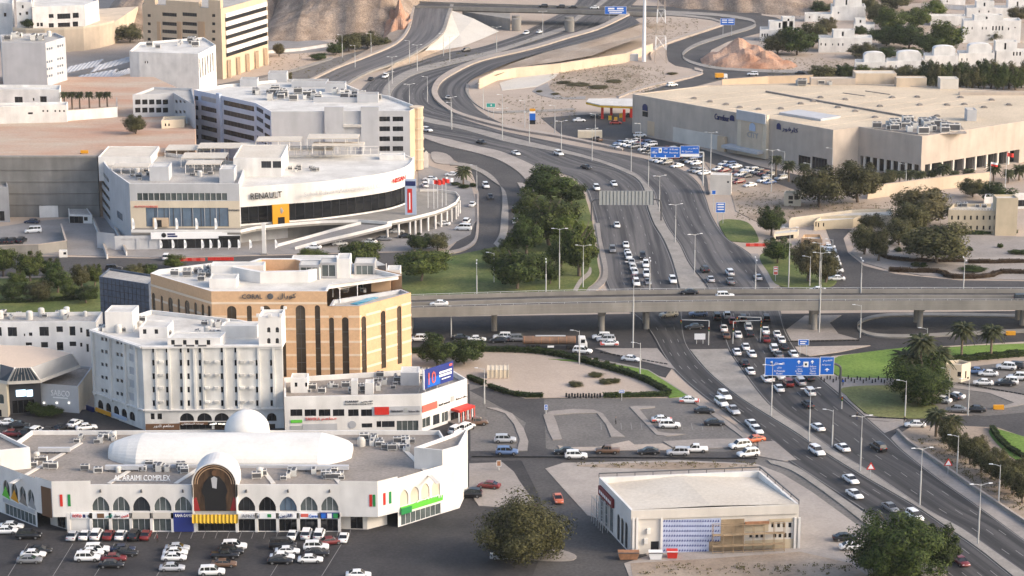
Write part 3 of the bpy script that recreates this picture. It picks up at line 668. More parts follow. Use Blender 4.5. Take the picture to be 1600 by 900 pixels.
# forecourt of the building under renovation and its dusty yard
patch('pavement', [(852, 732), (880, 723), (1060, 719), (1180, 724), (1222, 740), (1268, 768), (1345, 824), (1385, 905), (1390, 970), (1010, 970), (975, 880), (1012, 868), (945, 812), (918, 805)], 'pavelight', 0.15)
patch('terrain', [(985, 880), (1120, 872), (1250, 862), (1330, 880), (1380, 920), (1380, 965), (1000, 965)], 'dirt', 0.19)
patch('terrain', [(900, 727), (1060, 722), (1180, 727), (1150, 734), (1000, 732)], 'dirt', 0.19, smooth=True)
ribbon('island', [(1198, 720), (1225, 724), (1252, 735), (1300, 768), (1357, 808), (1420, 856), (1480, 905)], [(1205, 726), (1222, 731), (1245, 741), (1290, 772), (1342, 812), (1400, 862), (1450, 910)], 'kerb', 0.28, 40, 1, 0.28, pair=False)
patch('island', cr8([(-60, 60), (40, 55), (180, 172), (100, 180), (-60, 150)]), 'paving', 0.21)
# parking bay lines in the mall car park
def bays(px0, px1, n, length, m='paint'):
 a, b = G(*px0), G(*px1); d = (b - a); mb = MB(); u = d.normalized(); v = Vector((-u.y, u.x, 0))
 for i in range(n + 1):
  p = a + d * i / n + Vector((0, 0, 0.075)); w = u * 0.06
  mb.add([p - w, p + w, p + w + v * length, p - w + v * length], [(0, 1, 2, 3)])
 struct(mb.obj('parking_line', m))
bays((108, 842), (545, 842), 23, 5.0); bays((940, 672), (1130, 672), 12, 5.0)
for x in (30, 100, 165, 262, 345, 440, 520):
 mb = MB(); p = G(x + 14, 850); q = G(x - 20, 905); mb.beam(p + Vector((0, 0, .08)), q + Vector((0, 0, .08)), .12, .01); struct(mb.obj('parking_line', 'paint'))
# --- plateau in the north-west behind its retaining wall
ZP = HZ(80, 338, 247)
def plateau():
 px = [(-80, 247), (60, 247), (152, 247), (230, 241), (305, 232), (305, 150), (240, 120), (-80, 120)]
 w = [G2(x, y, ZP) for x, y in px]
 mb = MB(); mb.prism(w, 0, ZP); struct(mb.obj('plateau', 'redsand'))
 b = thing('retaining_wall', 'tall dark grey concrete retaining wall below the reddish sandy lot', 'wall', (*G2(40, 247, ZP), 0))
 mb = MB(); A = [Vector(G2(x, 247, ZP)) for x in (-80, 60, 153)]
 for i in range(2):
  a, c = A[i], A[i + 1]; mb.prism([(a.x, a.y - 1.2), (c.x, c.y - 1.2), (c.x, c.y - .02), (a.x, a.y - .02)], 0, ZP + 0.25)
 kidmesh('wall', mb, 'darkgreywall', b)
 mb = MB(); mb.prism([(A[0].x, A[0].y - 1.3), (A[2].x, A[2].y - 1.3), (A[2].x, A[2].y + .3), (A[0].x, A[0].y + .3)], ZP + .26, ZP + 0.8); kidmesh('coping', mb, 'concrete', b)
 for k in range(4):
  z = ZP * (k + 1) / 5; mb = MB(); mb.box(A[0].x, A[0].y - 1.34, z, A[2].x, A[2].y - 1.21, z + .18); kidmesh('ledge', mb, 'concretedark', b)
plateau()
# --- hills beyond
def hill(name, px0, px1, depth, hmax, m, seed, nx=190, ny=100):
 a, b = G(*px0), G(*px1); mb = MB(); vs = []; fs = []
 for j in range(ny + 1):
  for i in range(nx + 1):
   t = i / nx; s = j / ny; p = a.lerp(b, t) + Vector((0, depth * s, 0))
   nz = mnoise.fractal(Vector((p.x * .011 + seed, p.y * .011, seed)), 1.0, 2.1, 6)
   rg = 1 - abs(mnoise.noise(Vector((p.x * .03 + seed, p.y * .022, 3.1)))) * 2 + .35 * mnoise.fractal(Vector((p.x * .07, p.y * .07, seed)), 1.0, 2.0, 4)
   env = math.sin(min(1, s * 1.25) * math.pi / 2) * min(1, t * 4, (1 - t) * 4) ** 0.7
   z = env * (hmax * (0.75 + 0.45 * nz + 0.16 * rg) + 2.2 * mnoise.turbulence(Vector((p.x * .16, p.y * .12, seed)), 4, True)) - 0.6
   p.y += 9 * mnoise.noise(Vector((t * 9, seed, 0))) * (1 - s); vs.append((p.x, p.y, z))
 for j in range(ny):
  for i in range(nx): k = j * (nx + 1) + i; fs.append((k, k + 1, k + nx + 2, k + nx + 1))
 mb.add(vs, fs); return struct(mb.obj(name, m))
mat('hillrock', (0.20, 0.145, 0.105), 0.95, 0.0, 0.11, (0.36, 0.28, 0.215), bump=1.0, bscale=0.35, fine=0.5)
hill('hill', (395, 66), (655, 60), 260, 55, 'hillrock', 1.7)
hill('hill', (130, 52), (440, 52), 240, 60, 'hillrock', 8.2)
hill('hill', (1035, 13), (1330, 30), 260, 55, 'hillrock', 5.3)
hill('hill', (1300, 6), (1760, 6), 300, 40, 'hillrock', 11.3)
def knoll(px, w, d, h, m, seed):
 c = G(*px); mb = MB(); n = 22; vs = []; fs = []
 for j in range(n + 1):
  for i in range(n + 1):
   x = (i / n - .5) * 2; y = (j / n - .5) * 2; r = math.hypot(x, y)
   z = max(0, 1 - r) ** .7 * h * (1 + .7 * mnoise.noise(Vector((x * 3 + seed, y * 3, seed)))) - .2
   vs.append((c.x + x * w, c.y + y * d, z))
 for j in range(n):
  for i in range(n): k = j * (n + 1) + i; fs.append((k, k + 1, k + n + 2, k + n + 1))
 mb.add(vs, fs); return struct(mb.obj('terrain', m))
mat('redrock', (0.34, 0.17, 0.10), 0.95, 0.0, 0.08, (0.44, 0.30, 0.22), bump=0.8, bscale=0.4, fine=0.3)
knoll((1160, 96), 19, 24, 8, 'redrock', 2.2); knoll((622, 52), 9, 30, 13, 'redrock', 4.2); knoll((1190, 102), 16, 14, 5, 'redrock', 6.2)
# ================================================================ FLYOVERS
def flyover():
 zt, zb = 8.4, 5.8
 near = [(520, 500), (645, 496.5), (740, 494), (840, 491), (940, 489), (1040, 487.3), (1200, 486), (1400, 485), (1600, 485), (1700, 485.5)]
 n_, _ = resample([G(x, y, zb) for x, y in near], 60)
 far = [(520, 466), (645, 462), (740, 459), (840, 456), (940, 454), (1040, 452.5), (1200, 451.5), (1400, 451), (1600, 451), (1700, 451.5)]
 f_, _ = resample([G(x, y, zt) for x, y in far], 60)
 c = n_[30]
 t = thing('flyover', 'long grey concrete flyover carrying two roadways across the freeway', 'flyover', (c.x, c.y, 0))
 def strip(name, f0, f1, z0, z1, m, out0=0, out1=0):
  mb = MB(); vs = []
  for i in range(60):
   a = n_[i].xy; b = f_[i].xy; d = b - a
   p = a + d * f0; q = a + d * f1; vs += [(p.x, p.y, z0), (q.x, q.y, z0), (q.x, q.y, z1), (p.x, p.y, z1)]
  fs = []
  for i in range(59):
   k = i * 4
   for e in range(4): g = (e + 1) % 4; fs.append((k + e, k + 4 + e, k + 4 + g, k + g))
  fs += [(0, 1, 2, 3), (59 * 4 + 3, 59 * 4 + 2, 59 * 4 + 1, 59 * 4)]
  mb.add(vs, fs); return kidmesh(name, mb, m, t)
 strip('deck', .03, .97, zb + .5, 7.3, 'concretedark'); strip('girder', .10, .42, zb - .1, zb + .5, 'concrete'); strip('girder', .58, .90, zb - .1, zb + .5, 'concrete')
 strip('edge_beam', -.01, .03, zb + .1, 7.35, 'concrete'); strip('edge_beam', .97, 1.01, zb + .1, 7.35, 'concrete')
 strip('parapet', -.005, .028, 7.36, zt, 'concrete'); strip('parapet', .972, 1.005, 7.36, zt, 'concrete'); strip('median_barrier', .485, .515, 7.32, 8.25, 'concrete')
 strip('road_surface', .035, .475, 7.31, 7.33, 'asphalt'); strip('road_surface', .525, .965, 7.31, 7.33, 'asphalt')
 for fr in (.012, .988):
  mb = MB()
  for i in range(59):
   p = n_[i].xy.lerp(f_[i].xy, fr); q = n_[i + 1].xy.lerp(f_[i + 1].xy, fr); mb.tube((p.x, p.y, zt + .35), (q.x, q.y, zt + .35), .06, n=6, caps=False); mb.tube((p.x, p.y, zt), (p.x, p.y, zt + .35), .05, n=6)
  kidmesh('handrail', mb, 'galv', t)
 for x, y in ((772, 517), (940, 519), (1272, 516), (1437, 512), (1597, 508), (640, 522), (1010, 514)):
  p = G(x, y)
  for dy in (0, 5.5):
   mb = MB(); mb.prism([(p.x + .75 * math.cos(a * math.pi / 6), p.y + dy + .6 * math.sin(a * math.pi / 6)) for a in range(12)], 0, 4.6); kidmesh('pier', mb, 'concrete', t)
  mb = MB(); mb.add([(p.x - .8, p.y - 1.0, 4.6), (p.x + .8, p.y - 1.0, 4.6), (p.x + .8, p.y + 6.5, 4.6), (p.x - .8, p.y + 6.5, 4.6), (p.x - 1.1, p.y - 2.0, 5.7), (p.x + 1.1, p.y - 2.0, 5.7), (p.x + 1.1, p.y + 7.5, 5.7), (p.x - 1.1, p.y + 7.5, 5.7)], [(3, 2, 1, 0), (4, 5, 6, 7), (0, 1, 5, 4), (1, 2, 6, 5), (2, 3, 7, 6), (3, 0, 4, 7)]); kidmesh('pier_cap', mb, 'concrete', t)
 return 7.33
FLY_Z = flyover()
def overpass():
 z = 7.5
 near = [G(x, y, z + .9) for x, y in ((640, 8.5), (700, 10), (800, 12.5), (900, 15), (985, 18), (1040, 19))]; far = [G(x, y, z + .9) for x, y in ((640, 1), (700, 3.5), (800, 6.5), (900, 9), (985, 11), (1040, 12))]
 n_, _ = resample(near, 20); f_, _ = resample(far, 20)
 t = thing('overpass', 'concrete road bridge over the curving freeway below the brown hills', 'overpass', (n_[10].x, n_[10].y, 0))
 def strip(name, f0, f1, z0, z1, m):
  mb = MB(); vs = []; fs = []
  for i in range(20):
   a = n_[i].xy; d = f_[i].xy - a; p = a + d * f0; q = a + d * f1; vs += [(p.x, p.y, z0), (q.x, q.y, z0), (q.x, q.y, z1), (p.x, p.y, z1)]
  for i in range(19):
   k = i * 4
   for e in range(4): g = (e + 1) % 4; fs.append((k + e, k + 4 + e, k + 4 + g, k + g))
  mb.add(vs, fs); kidmesh(name, mb, m, t)
 strip('deck', .03, .97, z - 1.6, z - .02, 'concretedark'); strip('edge_beam', -.02, .03, z - 1.0, z, 'concrete'); strip('parapet', -.015, .025, z + .01, z + .9, 'concrete'); strip('parapet', .975, 1.015, z - 1, z + .9, 'concrete'); strip('road_surface', .03, .97, z, z + .03, 'asphalt')
 for x, y in ((807, 48), (890, 50)):
  p = G(x, y); mb = MB(); mb.prism([(p.x + 2.3 * math.cos(a * math.pi / 8), p.y + 1.6 * math.sin(a * math.pi / 8)) for a in range(16)], 0, z - 1.6); kidmesh('pier', mb, 'concrete', t)
  mb = MB(); mb.prism([(p.x + 2.3 * math.cos(a * math.pi / 8), p.y + 12 + 1.6 * math.sin(a * math.pi / 8)) for a in range(16)], 0, z - 1.6); kidmesh('pier', mb, 'concrete', t)
 a, b_ = G(738, 36), G(797, 48); mb = MB(); mb.prism([(a.x - 5, a.y), (b_.x, b_.y), (b_.x, b_.y + 25), (a.x - 5, a.y + 25)], 0, z - 1.6); kidmesh('abutment', mb, 'concrete', t)
overpass()
# ================================================================ NEAR BUILDINGS
def arcade_mall():
 Xc = G(338, 831).x; Z = HZ(300, 831, 757); org = (Xc, G(338, 831).y + 15, 0)
 b = Bld('arcade_mall', 'long white arcade mall with pointed arches, barrel vault roof and arched portrait portal', 'building', org)
 M = lambda p: (2 * Xc - p[0], p[1])
 R1 = G2(531, 831); R2 = G2(591, 832); R3 = G2(622, 824); R4 = G2(692, 802); R5 = G2(718, 794); R6 = (G2(731, 765)[0], G2(731, 765)[1])
 yb = G2(338, 672, Z)[1]
 ZT = HZ(692, 802, 703.5); Zs = HZ(623, 824, 747.5)
 Zf = Z
 # front wall with arches and shop fronts
 cs_l = [157, 189, 221, 254, 286]; cs_r = [385, 417.5, 450, 482.5, 515]
 wins = []
 gl = ['glassgreen', 'glassgreen', 'glass', 'glassgreen', 'glassgreen']; gr = ['glassdark', 'glassdark', 'glassblue', 'glassgreen', 'glassgreen']
 for c, g in list(zip(cs_l, gl)) + list(zip(cs_r, gr)):
  wins.append((c - 13.5, 776, c + 13.5, 799, 'p', g))
  if c > 150: wins.append((c - 14, 811, c + 14, 830.5, 'r', 'glassdark' if c > 300 else 'glassgreen'))
 wins.append((309, 812, 368, 830.5, 'r', 'glassdark'))
 wf = b.wall(G2(107, 831), R1, 0, Zf, 'white', wins, depth=0.5)
 # corner blocks: upper overhang, recessed ground floor
 for side in (0, 1):
  f = (lambda p: p) if side else M
  A = f(R1); B_ = f(R2); C = f(R3); D = f(R4)
  cor = [A, B_, C] if side else [C, B_, A]
  zov = HZ(591, 832, 808)
  for i in range(2):
   b.wall(cor[i], cor[i + 1], zov, Zs + 0.4, 'white')
  ins = [(p[0] + (-2.2 if side else 2.2) * (k > 0 if side else k < 2), p[1] + 1.6) for k, p in enumerate(cor)]
  b.wall(ins[0], ins[1], 0, zov, 'offwhite', [dict(r=(2.0, 4.4, 0.1, 2.6), g='glassdark')]); b.wall(ins[1], ins[2], 0, zov, 'offwhite')
  mb = MB(); mb.add([(*p, zov) for p in cor + list(reversed(ins))], [(5, 4, 3, 2, 1, 0)]); b.part('soffit', mb, 'white'); b.done()
  for (x, m) in ((0.33, 'red'), (0.62, 'green')):
   for (a, c) in ((0, 1), (1, 2)):
    w2 = WF(cor[a], cor[c]); u = w2.L * ((0.72 + x * .3) if (side and a == 0) else (x if True else 0))
    if (side and a == 0) or (side and a == 1) or (not side and a == 1):
     if not side: u = w2.L * (0.0 + x * .7)
     b.panel(w2, (u - .27, u + .27, Z * .55, Z * .80), m, 0.02, 0.06, 'ornament', px=False)
  if side == 0:
   w2 = WF(cor[0], cor[1]); b.panel(w2, (w2.L * .35, w2.L * .95, Z * .3, Z * .92), 'brown', 0.02, 0.08, 'louvre_panel', px=False)
  # side wall with arches
  if side: sa, sb = C, f(R4)
  else: sa, sb = f(R4), C
  ww = WF(sa, sb); wn = []
  for k in range(4):
   u = ww.L * (0.14 + 0.235 * k); wn.append(dict(r=(u - 1.1, u + 1.1, Z * .42, Z * .76), k='p', g='cream' if side else 'glassgreen'))
  wn.append(dict(r=(0.8, ww.L - .6, 0.1, Z * .24), g='glassgreen'))
  wf2 = b.wall(sa, sb, 0, Zs, 'white', wn)
  if side:
   b.panel(wf2, (0.6, ww.L - .2, Z * .30, Z * .41), 'greenbright', 0.03, 0.25, 'fascia_sign', px=False)
   b.panel(wf2, (0.5, 3.2, Z * .26, Z * .39), 'green', 0.3, 0.2, 'fascia_sign', px=False)
   b.text(wf2, 650, 782, 688, 775, 'السيب', 'signwhite', .32, arabic=True)
  else:
   for k, m in enumerate(('greenbright', 'brandorange', 'roofbrown', 'greywall')):
    u0 = ww.L * k / 4; mb = MB(); P = [ww.p(u0 + .1, Z * .40, .06), ww.p(u0 + ww.L / 4 - .1, Z * .36, .06), ww.p(u0 + ww.L / 8, Z * .62, .06)]; Q = [p - Vector((ww.n.x, ww.n.y, 0)) * .05 for p in P]
    mb.add(P + Q, [(0, 1, 2), (5, 4, 3), (0, 3, 4, 1), (1, 4, 5, 2), (2, 5, 3, 0)]); b.part('banner', mb, m)
   b.panel(ww, (0.5, ww.L - .5, Z * .27, Z * .35), 'palegrey', 0.03, .15, 'fascia_sign', px=False)
  # tall end block
  a = f(G2(647, 699, ZT)); bb = f(R4); c = f(R5); d = f(R6); e = f(G2(698, 681, ZT))
  pts = [a, bb, c, d, e] if side else [d, c, bb, a, e]
  if area(pts) < 0: pts.reverse()
  for i in range(5): b.wall(pts[i], pts[(i + 1) % 5], 0, ZT, 'white')
  b.roof(pts, ZT, 'roofbrown', 0.7, 'white')
 # back and roof
 body = [M(R5), M(R3), M(R2), M(R1), R1, R2, R3, R5, (R6[0] - 6, yb), (M(R6)[0] + 6, yb)]
 bk = [R5, (R6[0] - 6, yb), (M(R6)[0] + 6, yb), M(R5)]
 for i in range(3): b.wall(bk[i], bk[i + 1], 0, Z * .9, 'offwhite')
 b.roof([M(R5), M(R3), (M(R2)[0], M(R2)[1] + .4), (R2[0], R2[1] + .4), R3, R5, (R6[0] - 6, yb), (M(R6)[0] + 6, yb)], Z - .05, 'roofbrown', 0.9, 'white')
 zr = Z - .95
 for i in range(6):   # pale roof joints
  mb = MB(); x = Xc - 40 + i * 16 + (3 if i % 2 else 0); mb.beam((x, wf.A.y + 3, zr + .1), (x + (9 if i < 3 else -9), yb - 6, zr + .1), .9, .12); b.part('roof_curb', mb, 'offwhite')
 # barrel vault
 x0 = G2(163, 700, 12)[0]; x1 = G2(547, 700, 12)[0]; yf = G2(338, 729, zr)[1]; D2 = 8.0; Hh = 3.7
 st = [(0, .34), (.02, .52), (.05, .68), (.085, .84), (.13, 1), (.87, 1), (.915, .84), (.95, .68), (.98, .52), (1, .34)]
 vs = []; fs = []; n = 18
 for t, s in st:
  x = x0 + (x1 - x0) * t
  for k in range(n + 1):
   a = math.pi * k / n; vs.append((x, yf + D2 - D2 * s * math.cos(a), zr + Hh * s ** .6 * (math.sin(a) ** .9)))
 for i in range(len(st) - 1):
  for k in range(n): q = i * (n + 1) + k; fs.append((q, q + n + 1, q + n + 2, q + 1))
 fs.append(tuple(range(n + 1))); e = (len(st) - 1) * (n + 1); fs.append(tuple(range(e + n, e - 1, -1)))
 mb = MB(); mb.add(vs, fs); v = b.part('barrel_vault', mb, 'vaultwhite')
 mb = MB(); mb.box(x0 + 4, yf - .9, zr, x1 - 4, yf - .3, zr + .55); b.part('gutter', mb, 'palegrey')
 # shell dome behind the vault
 def shell(cx, y0, y1, zb, r, th, name, m, back=True):
  mb = MB(); n = 20; prof = [(-r, -2.5)] + [(-r * math.cos(math.pi * k / n), r * math.sin(math.pi * k / n)) for k in range(n + 1)] + [(r, -2.5)]
  vs = []; k = len(prof)
  for y, s in ((y0, 1), (y1, 1)):
   for x, z in prof: vs.append((cx + x * s, y, zb + z * s))
  for x, z in prof: q = (r - th) / r; vs.append((cx + x * q, y0, zb + (z * q if z > 0 else z)))
  for x, z in prof: q = (r - th) / r; vs.append((cx + x * q, y0 + 1.2, zb + (z * q if z > 0 else z)))
  fs = [(i, i + 1, k + i + 1, k + i) for i in range(k - 1)] + [(i + 1, i, 2 * k + i, 2 * k + i + 1) for i in range(k - 1)] + [(2 * k + i + 1, 2 * k + i, 3 * k + i, 3 * k + i + 1) for i in range(k - 1)]
  fs += [tuple(range(3 * k, 4 * k)), tuple(range(2 * k - 1, k - 1, -1))]
  mb.add(vs, fs); return b.part(name, mb, m)
 cxd = G2(383, 690, zr)[0]; yd = G2(383, 690, zr)[1]
 mb = MB(); mb.dome((cxd, yd + 4, zr + 1.0), 4.7, 4.5, 24, 9); mb.tube((cxd, yd + 4, zr), (cxd, yd + 4, zr + 1.0), 4.7, n=24, caps=False); b.part('dome', mb, 'vaultwhite', smooth=True)
 # portrait portal
 py = wf.A.y - 0.9; zc = HZ(338, 833, 757); r = 4.35
 shell(Xc, py, py + 7, zc, r, .22, 'portal_arch', 'white')
 for sx in (-1, 1): mb = MB(); mb.box(Xc + sx * (r - .12) - .12, py, HZ(338, 833, 803), Xc + sx * (r - .12) + .12, py + 1.2, zc); b.part('portal_jamb', mb, 'white')
 zb = HZ(338, 833, 799)
 ri = r - .25
 def flat(name, pts, m, out):
  mb = MB(); n = len(pts); y = py + .5 - out
  mb.add([(Xc + x, y, z) for x, z in pts] + [(Xc + x, y + .05, z) for x, z in pts], [tuple(range(n)), tuple(range(2 * n - 1, n - 1, -1))] + [(i, n + i, n + (i + 1) % n, (i + 1) % n) for i in range(n)])
  return b.part(name, mb, m)
 arc = [(ri * math.cos(math.pi * k / 16), zc + ri * math.sin(math.pi * k / 16)) for k in range(17)]
 mat('portraitbg', (0.075, 0.042, 0.022), 0.6, 0.6, 1.2, stretch=(1, 1, .2)); mat('portraitred', (0.28, 0.02, 0.02), 0.6)
 flat('portrait_panel', [(-ri, zb), (ri, zb)] + arc, 'portraitbg', 0.1)
 h = zc + ri - zb
 for q in (.82, .93): flat('gold_trim', [(x * q, zc + (z - zc) * q) for x, z in arc] + [(x * (q - .035), zc + (z - zc) * (q - .035)) for x, z in reversed(arc)], 'tandark', .155)
 flat('painted_drape', [(-ri + .05, zb + .05), (-ri + 1.2, zb + .05), (-ri + .5, zb + h * .3), (-ri + .05, zb + h * .26)], 'portraitred', .16)
 flat('painted_drape', [(ri - 1.2, zb + .05), (ri - .05, zb + .05), (ri - .05, zb + h * .26), (ri - .5, zb + h * .3)], 'portraitred', .16)
 flat('painted_robe', [(-1.9, zb + .15), (2.2, zb + .15), (2.1, zb + h * .3), (2.5, zb + h * .42), (2.0, zb + h * .6), (.9, zb + h * .74), (-.9, zb + h * .74), (-2.0, zb + h * .6), (-2.5, zb + h * .42), (-2.0, zb + h * .3)], 'black', .17)
 flat('painted_tunic', [(-.4, zb + h * .50), (.4, zb + h * .48), (.6, zb + h * .7), (0, zb + h * .74), (-.6, zb + h * .7)], 'palegrey', .24)
 flat('painted_head', [(.42 * math.cos(t * math.pi / 6), zb + h * .81 + .55 * math.sin(t * math.pi / 6)) for t in range(12)], 'brown', .24)
 # scalloped yellow valance
 za = HZ(338, 833, 803); zd = HZ(338, 833, 815); w = r * 1.02
 mb = MB(); n = 48; vs = []
 for i in range(n + 1):
  x = Xc - w + 2 * w * i / n; dz = .25 * abs(math.sin(i * math.pi / 4)); yy = py - .25 - .1 * math.cos(i * math.pi / 2)
  vs += [(x, yy + .1, za), (x, yy - .12, zd - dz)]
 mb.add(vs, [(2 * i, 2 * i + 1, 2 * i + 3, 2 * i + 2) for i in range(n)]); b.part('valance', mb, 'yellow')
 # fascia boards with shop names, pillars
 y0 = 800.5; y1 = 809.5
 def fas(x0, x1, m, name='fascia_sign'): return b.panel(wf, (x0, y0, x1, y1), m, 0.05, 0.22, name)
 fas(111, 204.5, 'signwhite'); fas(205, 237, 'offwhite'); fas(237.4, 271, 'offwhite'); fas(369.5, 401, 'signwhite'); fas(401.3, 433.8, 'signwhite'); fas(434, 466.3, 'signwhite'); fas(466.6, 498.6, 'signwhite'); fas(499, 531, 'darkblue')
 b.panel(wf, (271.5, 800.5, 303, 830), 'darkblue', 0.05, 0.25, 'shopfront_board')
 b.text(wf, 274, 802.2, 301, 806.8, 'RAHA GAMES', 'signwhite', .36)
 b.text(wf, 114, 803, 128, 807.6, 'FOTO', 'red', .36); b.text(wf, 138, 803, 145, 807.6, 'MAGIC', 'black', .36)
 b.panel(wf, (130, 803, 134, 808), 'navy', .28, .05, 'logo'); b.panel(wf, (152, 801.5, 163, 808.6), 'brown', .28, .05, 'logo')
 b.text(wf, 166, 803, 176, 808, 'فارس', 'teal', .36, arabic=True); b.text(wf, 179, 803, 188, 808, 'سوق', 'black', .36, arabic=True); b.text(wf, 190, 803, 201, 808, 'العين', 'red', .36, arabic=True)
 b.text(wf, 378, 802.6, 406, 807.8, 'AFNAN', 'greywall', .36)
 b.panel(wf, (418, 802.5, 424, 807.5), 'green', .28, .05, 'logo'); b.text(wf, 437, 802, 457, 808.3, 'الارين', 'navy', .36, arabic=True)
 b.panel(wf, (470, 802, 482, 807), 'redlight', .28, .05, 'logo'); b.text(wf, 483, 803, 497, 807.6, 'Caree', 'signblue', .36)
 for k, m in enumerate(('signblue', 'signwhite', 'green')): b.panel(wf, (502 + k * 9.5, 801.5, 509 + k * 9.5, 808.8), m, .28, .05, 'logo')
 for x in [107.5, 142.8, 173, 205, 237.2, 270, 303.5, 370.5, 401, 434, 466.4, 499, 530.5]:
  u = wf.uv(x, 820)[0]; p = wf.p(u, 0, .12); mb = MB(); mb.box(p.x - .28, p.y - .15, 0, p.x + .28, p.y + .12, HZ(300, 831, 800.8)); b.part('pillar', mb, 'white')
 for x in cs_l + cs_r:
  if int(x) in (189, 254, 417, 482): continue
  u, z = wf.uv(x, 766.5); p = wf.p(u, z, .15); mb = MB(); mb.tube((p.x, p.y, p.z - .3), (p.x, p.y - .1, p.z + .3), .22, .12, 8); b.part('wall_lamp', mb, 'metaldark')
 # roof lettering frame
 u0, z0 = wf.uv(178, 752)
 xl = G2(178, 752, zr + .2); xr = G2(266, 752, zr + .2); w3 = WF(xl, xr)
 me = textmesh('AL ARAIMI COMPLEX', 'signwhite', .06); o = ob('roof_lettering', me, b.o, Vector((*xl, zr + .35)) - b.org, rot=(R(80), 0, w3.ang)); k = w3.L / (max(v.co.x for v in me.vertices)); o.scale = (k, k * 1.35, 1)
 mb = MB(); mb.beam((*xl, zr + .3), (*xr, zr + .3), .12, .12)
 for i in range(9): q = Vector((*xl, 0)).lerp(Vector((*xr, 0)), i / 8); mb.beam((q.x, q.y, zr), (q.x, q.y, zr + .35), .08, .08)
 b.part('lettering_rail', mb, 'metal')
 b.done(); return zr, wf
AM_ZR, AM_WF = arcade_mall()
def white_hotel():
 Z = HZ(222, 672, 540.5); q = lambda x, y, z=Z: G2(x, y, z)
 A, B_, C = q(142, 514.5), q(222, 541), q(441, 538)
 D, E, F_ = q(441, 512), q(372, 499), q(236, 484)
 b = Bld('white_hotel', 'white six storey hotel block with narrow windows and pilasters, behind the barrel vault', 'building', ((B_[0] + D[0]) / 2, (B_[1] + D[1]) / 2, 0))
 wins = []
 for y in (546.5, 567, 588, 609, 630):
  for x in (239.5, 260.5, 282.5, 294, 312, 346.3, 368, 401, 423.5):
   if y < 550 and x > 380: continue
   xs = x + (y - 546) * 0.012
   wins.append((xs - 1.8, y - 4.6, xs + 1.8, y + 4.6, 'r', 'glassdark'))
 for x0, x1 in ((281, 303), (308, 331), (335, 358), (363, 384), (397, 411), (417, 432)): wins.append((x0, 645.5, x1, 658, 'a', 'glassdark'))
 for x0, x1 in ((235.5, 241.5), (246, 253)): wins.append((x0, 646, x1, 655.5, 'r', 'glassdark'))
 wins += [(281, 663, 331, 671, 'r', 'glassdark'), (335, 663, 430, 671, 'r', 'glassbrown')]
 wf = b.wall(B_, C, 0, Z, 'whitehotel', wins)
 wl = []
 for k, yl in enumerate((-19, 0, 20.5, 40.5, 61)):
  for x, dy in ((159.8, 0), (166, 1.2), (183.5, 5), (190, 6.2)): wl.append((x - 2, 546 + yl + dy, x + 2.1, 551.5 + yl + dy, 'r', 'glass'))
  wl.append((202, 553 + yl, 209.5, 565 + yl, 'r', 'palegrey'))
 for i in range(6): x = 144.5 + i * 12.4; y = 620.5 + i * 4.6; wl.append((x - 4.2, y, x + 4.2, y + 13.5, 'a', 'glassdark'))
 for i in range(6): x = 144.5 + i * 12.4; y = 640 + i * 4.9; wl.append((x - 4.8, y, x + 4.8, y + 12, 'r', 'glassblue'))
 wfl = b.wall(A, B_, 0, Z, 'whitehotel', wl)
 b.wall(C, D, 0, Z, 'whitehotel', [(440, 1, 441, 2)][:0]); b.wall(D, E, 0, Z, 'whitehotel'); b.wall(E, F_, 0, Z, 'whitehotel'); b.wall(F_, A, 0, Z, 'whitehotel')
 b.roof([A, B_, C, D, E, F_], Z, 'roofwhite', 0.9, 'white', 0.5)
 def strip(w, x, y, wpx, z0, z1, out, name, m):
  u = w.uv(x, y)[0]; h = wpx / 2 / 7.0; p0, p1, p2, p3 = w.p(u - h, 0, -.01), w.p(u + h, 0, -.01), w.p(u + h, 0, out), w.p(u - h, 0, out)
  mb = MB(); mb.prism([(p.x, p.y) for p in (p3, p2, p1, p0)], z0, z1); b.part(name, mb, m)
 zg = HZ(222, 672, 640)
 for x in (244.5, 265, 287.5, 304.5, 318, 351.5, 372.5, 405, 428): strip(wf, x, 590, 3.4, zg, Z - .5, .38, 'pilaster', 'whitehotel')
 for x in (148, 174, 197, 214): strip(wfl, x, 580, 4.4, HZ(215, 668, 640), Z - .5, .5, 'pilaster', 'whitehotel')
 for y in (565, 585.5, 605.5, 627.5):
  for x in (252.5, 324.5, 339, 379, 393.5):
   u, z = wf.uv(x, y); mb = MB(); p = wf.p(u, z, .3); mb.box(p.x - .5, p.y - .28, z - .2, p.x + .5, p.y + .28, z + .25); b.part('awning_shadow_box', mb, 'acbody')  # small boxes added to stand in for awning shadows on the front
 # cornice slab and ground-floor ledge
 for w in (wf, wfl):
  for z, o, t in ((Z - .45, .55, .4), (zg - .2, .45, .3)):
   P = [w.p(0, z, .01), w.p(w.L, z, .01), w.p(w.L, z, o), w.p(0, z, o)]; mb = MB(); mb.prism([(p.x, p.y) for p in (P[3], P[2], P[1], P[0])], z, z + t); b.part('cornice', mb, 'white')
 for i in range(3): b.panel(wf, (272 + i * 19, 537.8, 285 + i * 19, 540), 'metaldark', .57, .08, 'sign_panel')
 # brown shop boards
 b.panel(wf, (228, 661, 281, 671), 'brown', .46, .15, 'shop_board'); b.panel(wf, (281, 659, 325, 663), 'brown', .1, .3, 'shop_board'); b.text(wf, 240, 662, 272, 668, 'مطعم النور', 'signwhite', .62, arabic=True); b.text(wf, 284, 659.6, 318, 662.8, 'بيت السلطان', 'signwhite', .42, arabic=True)
 b.panel(wf, (325, 659, 360, 663), 'black', .1, .3, 'shop_board'); b.text(wf, 328, 659.6, 352, 662.6, 'بيت الفن', 'lampglow', .42, arabic=True)
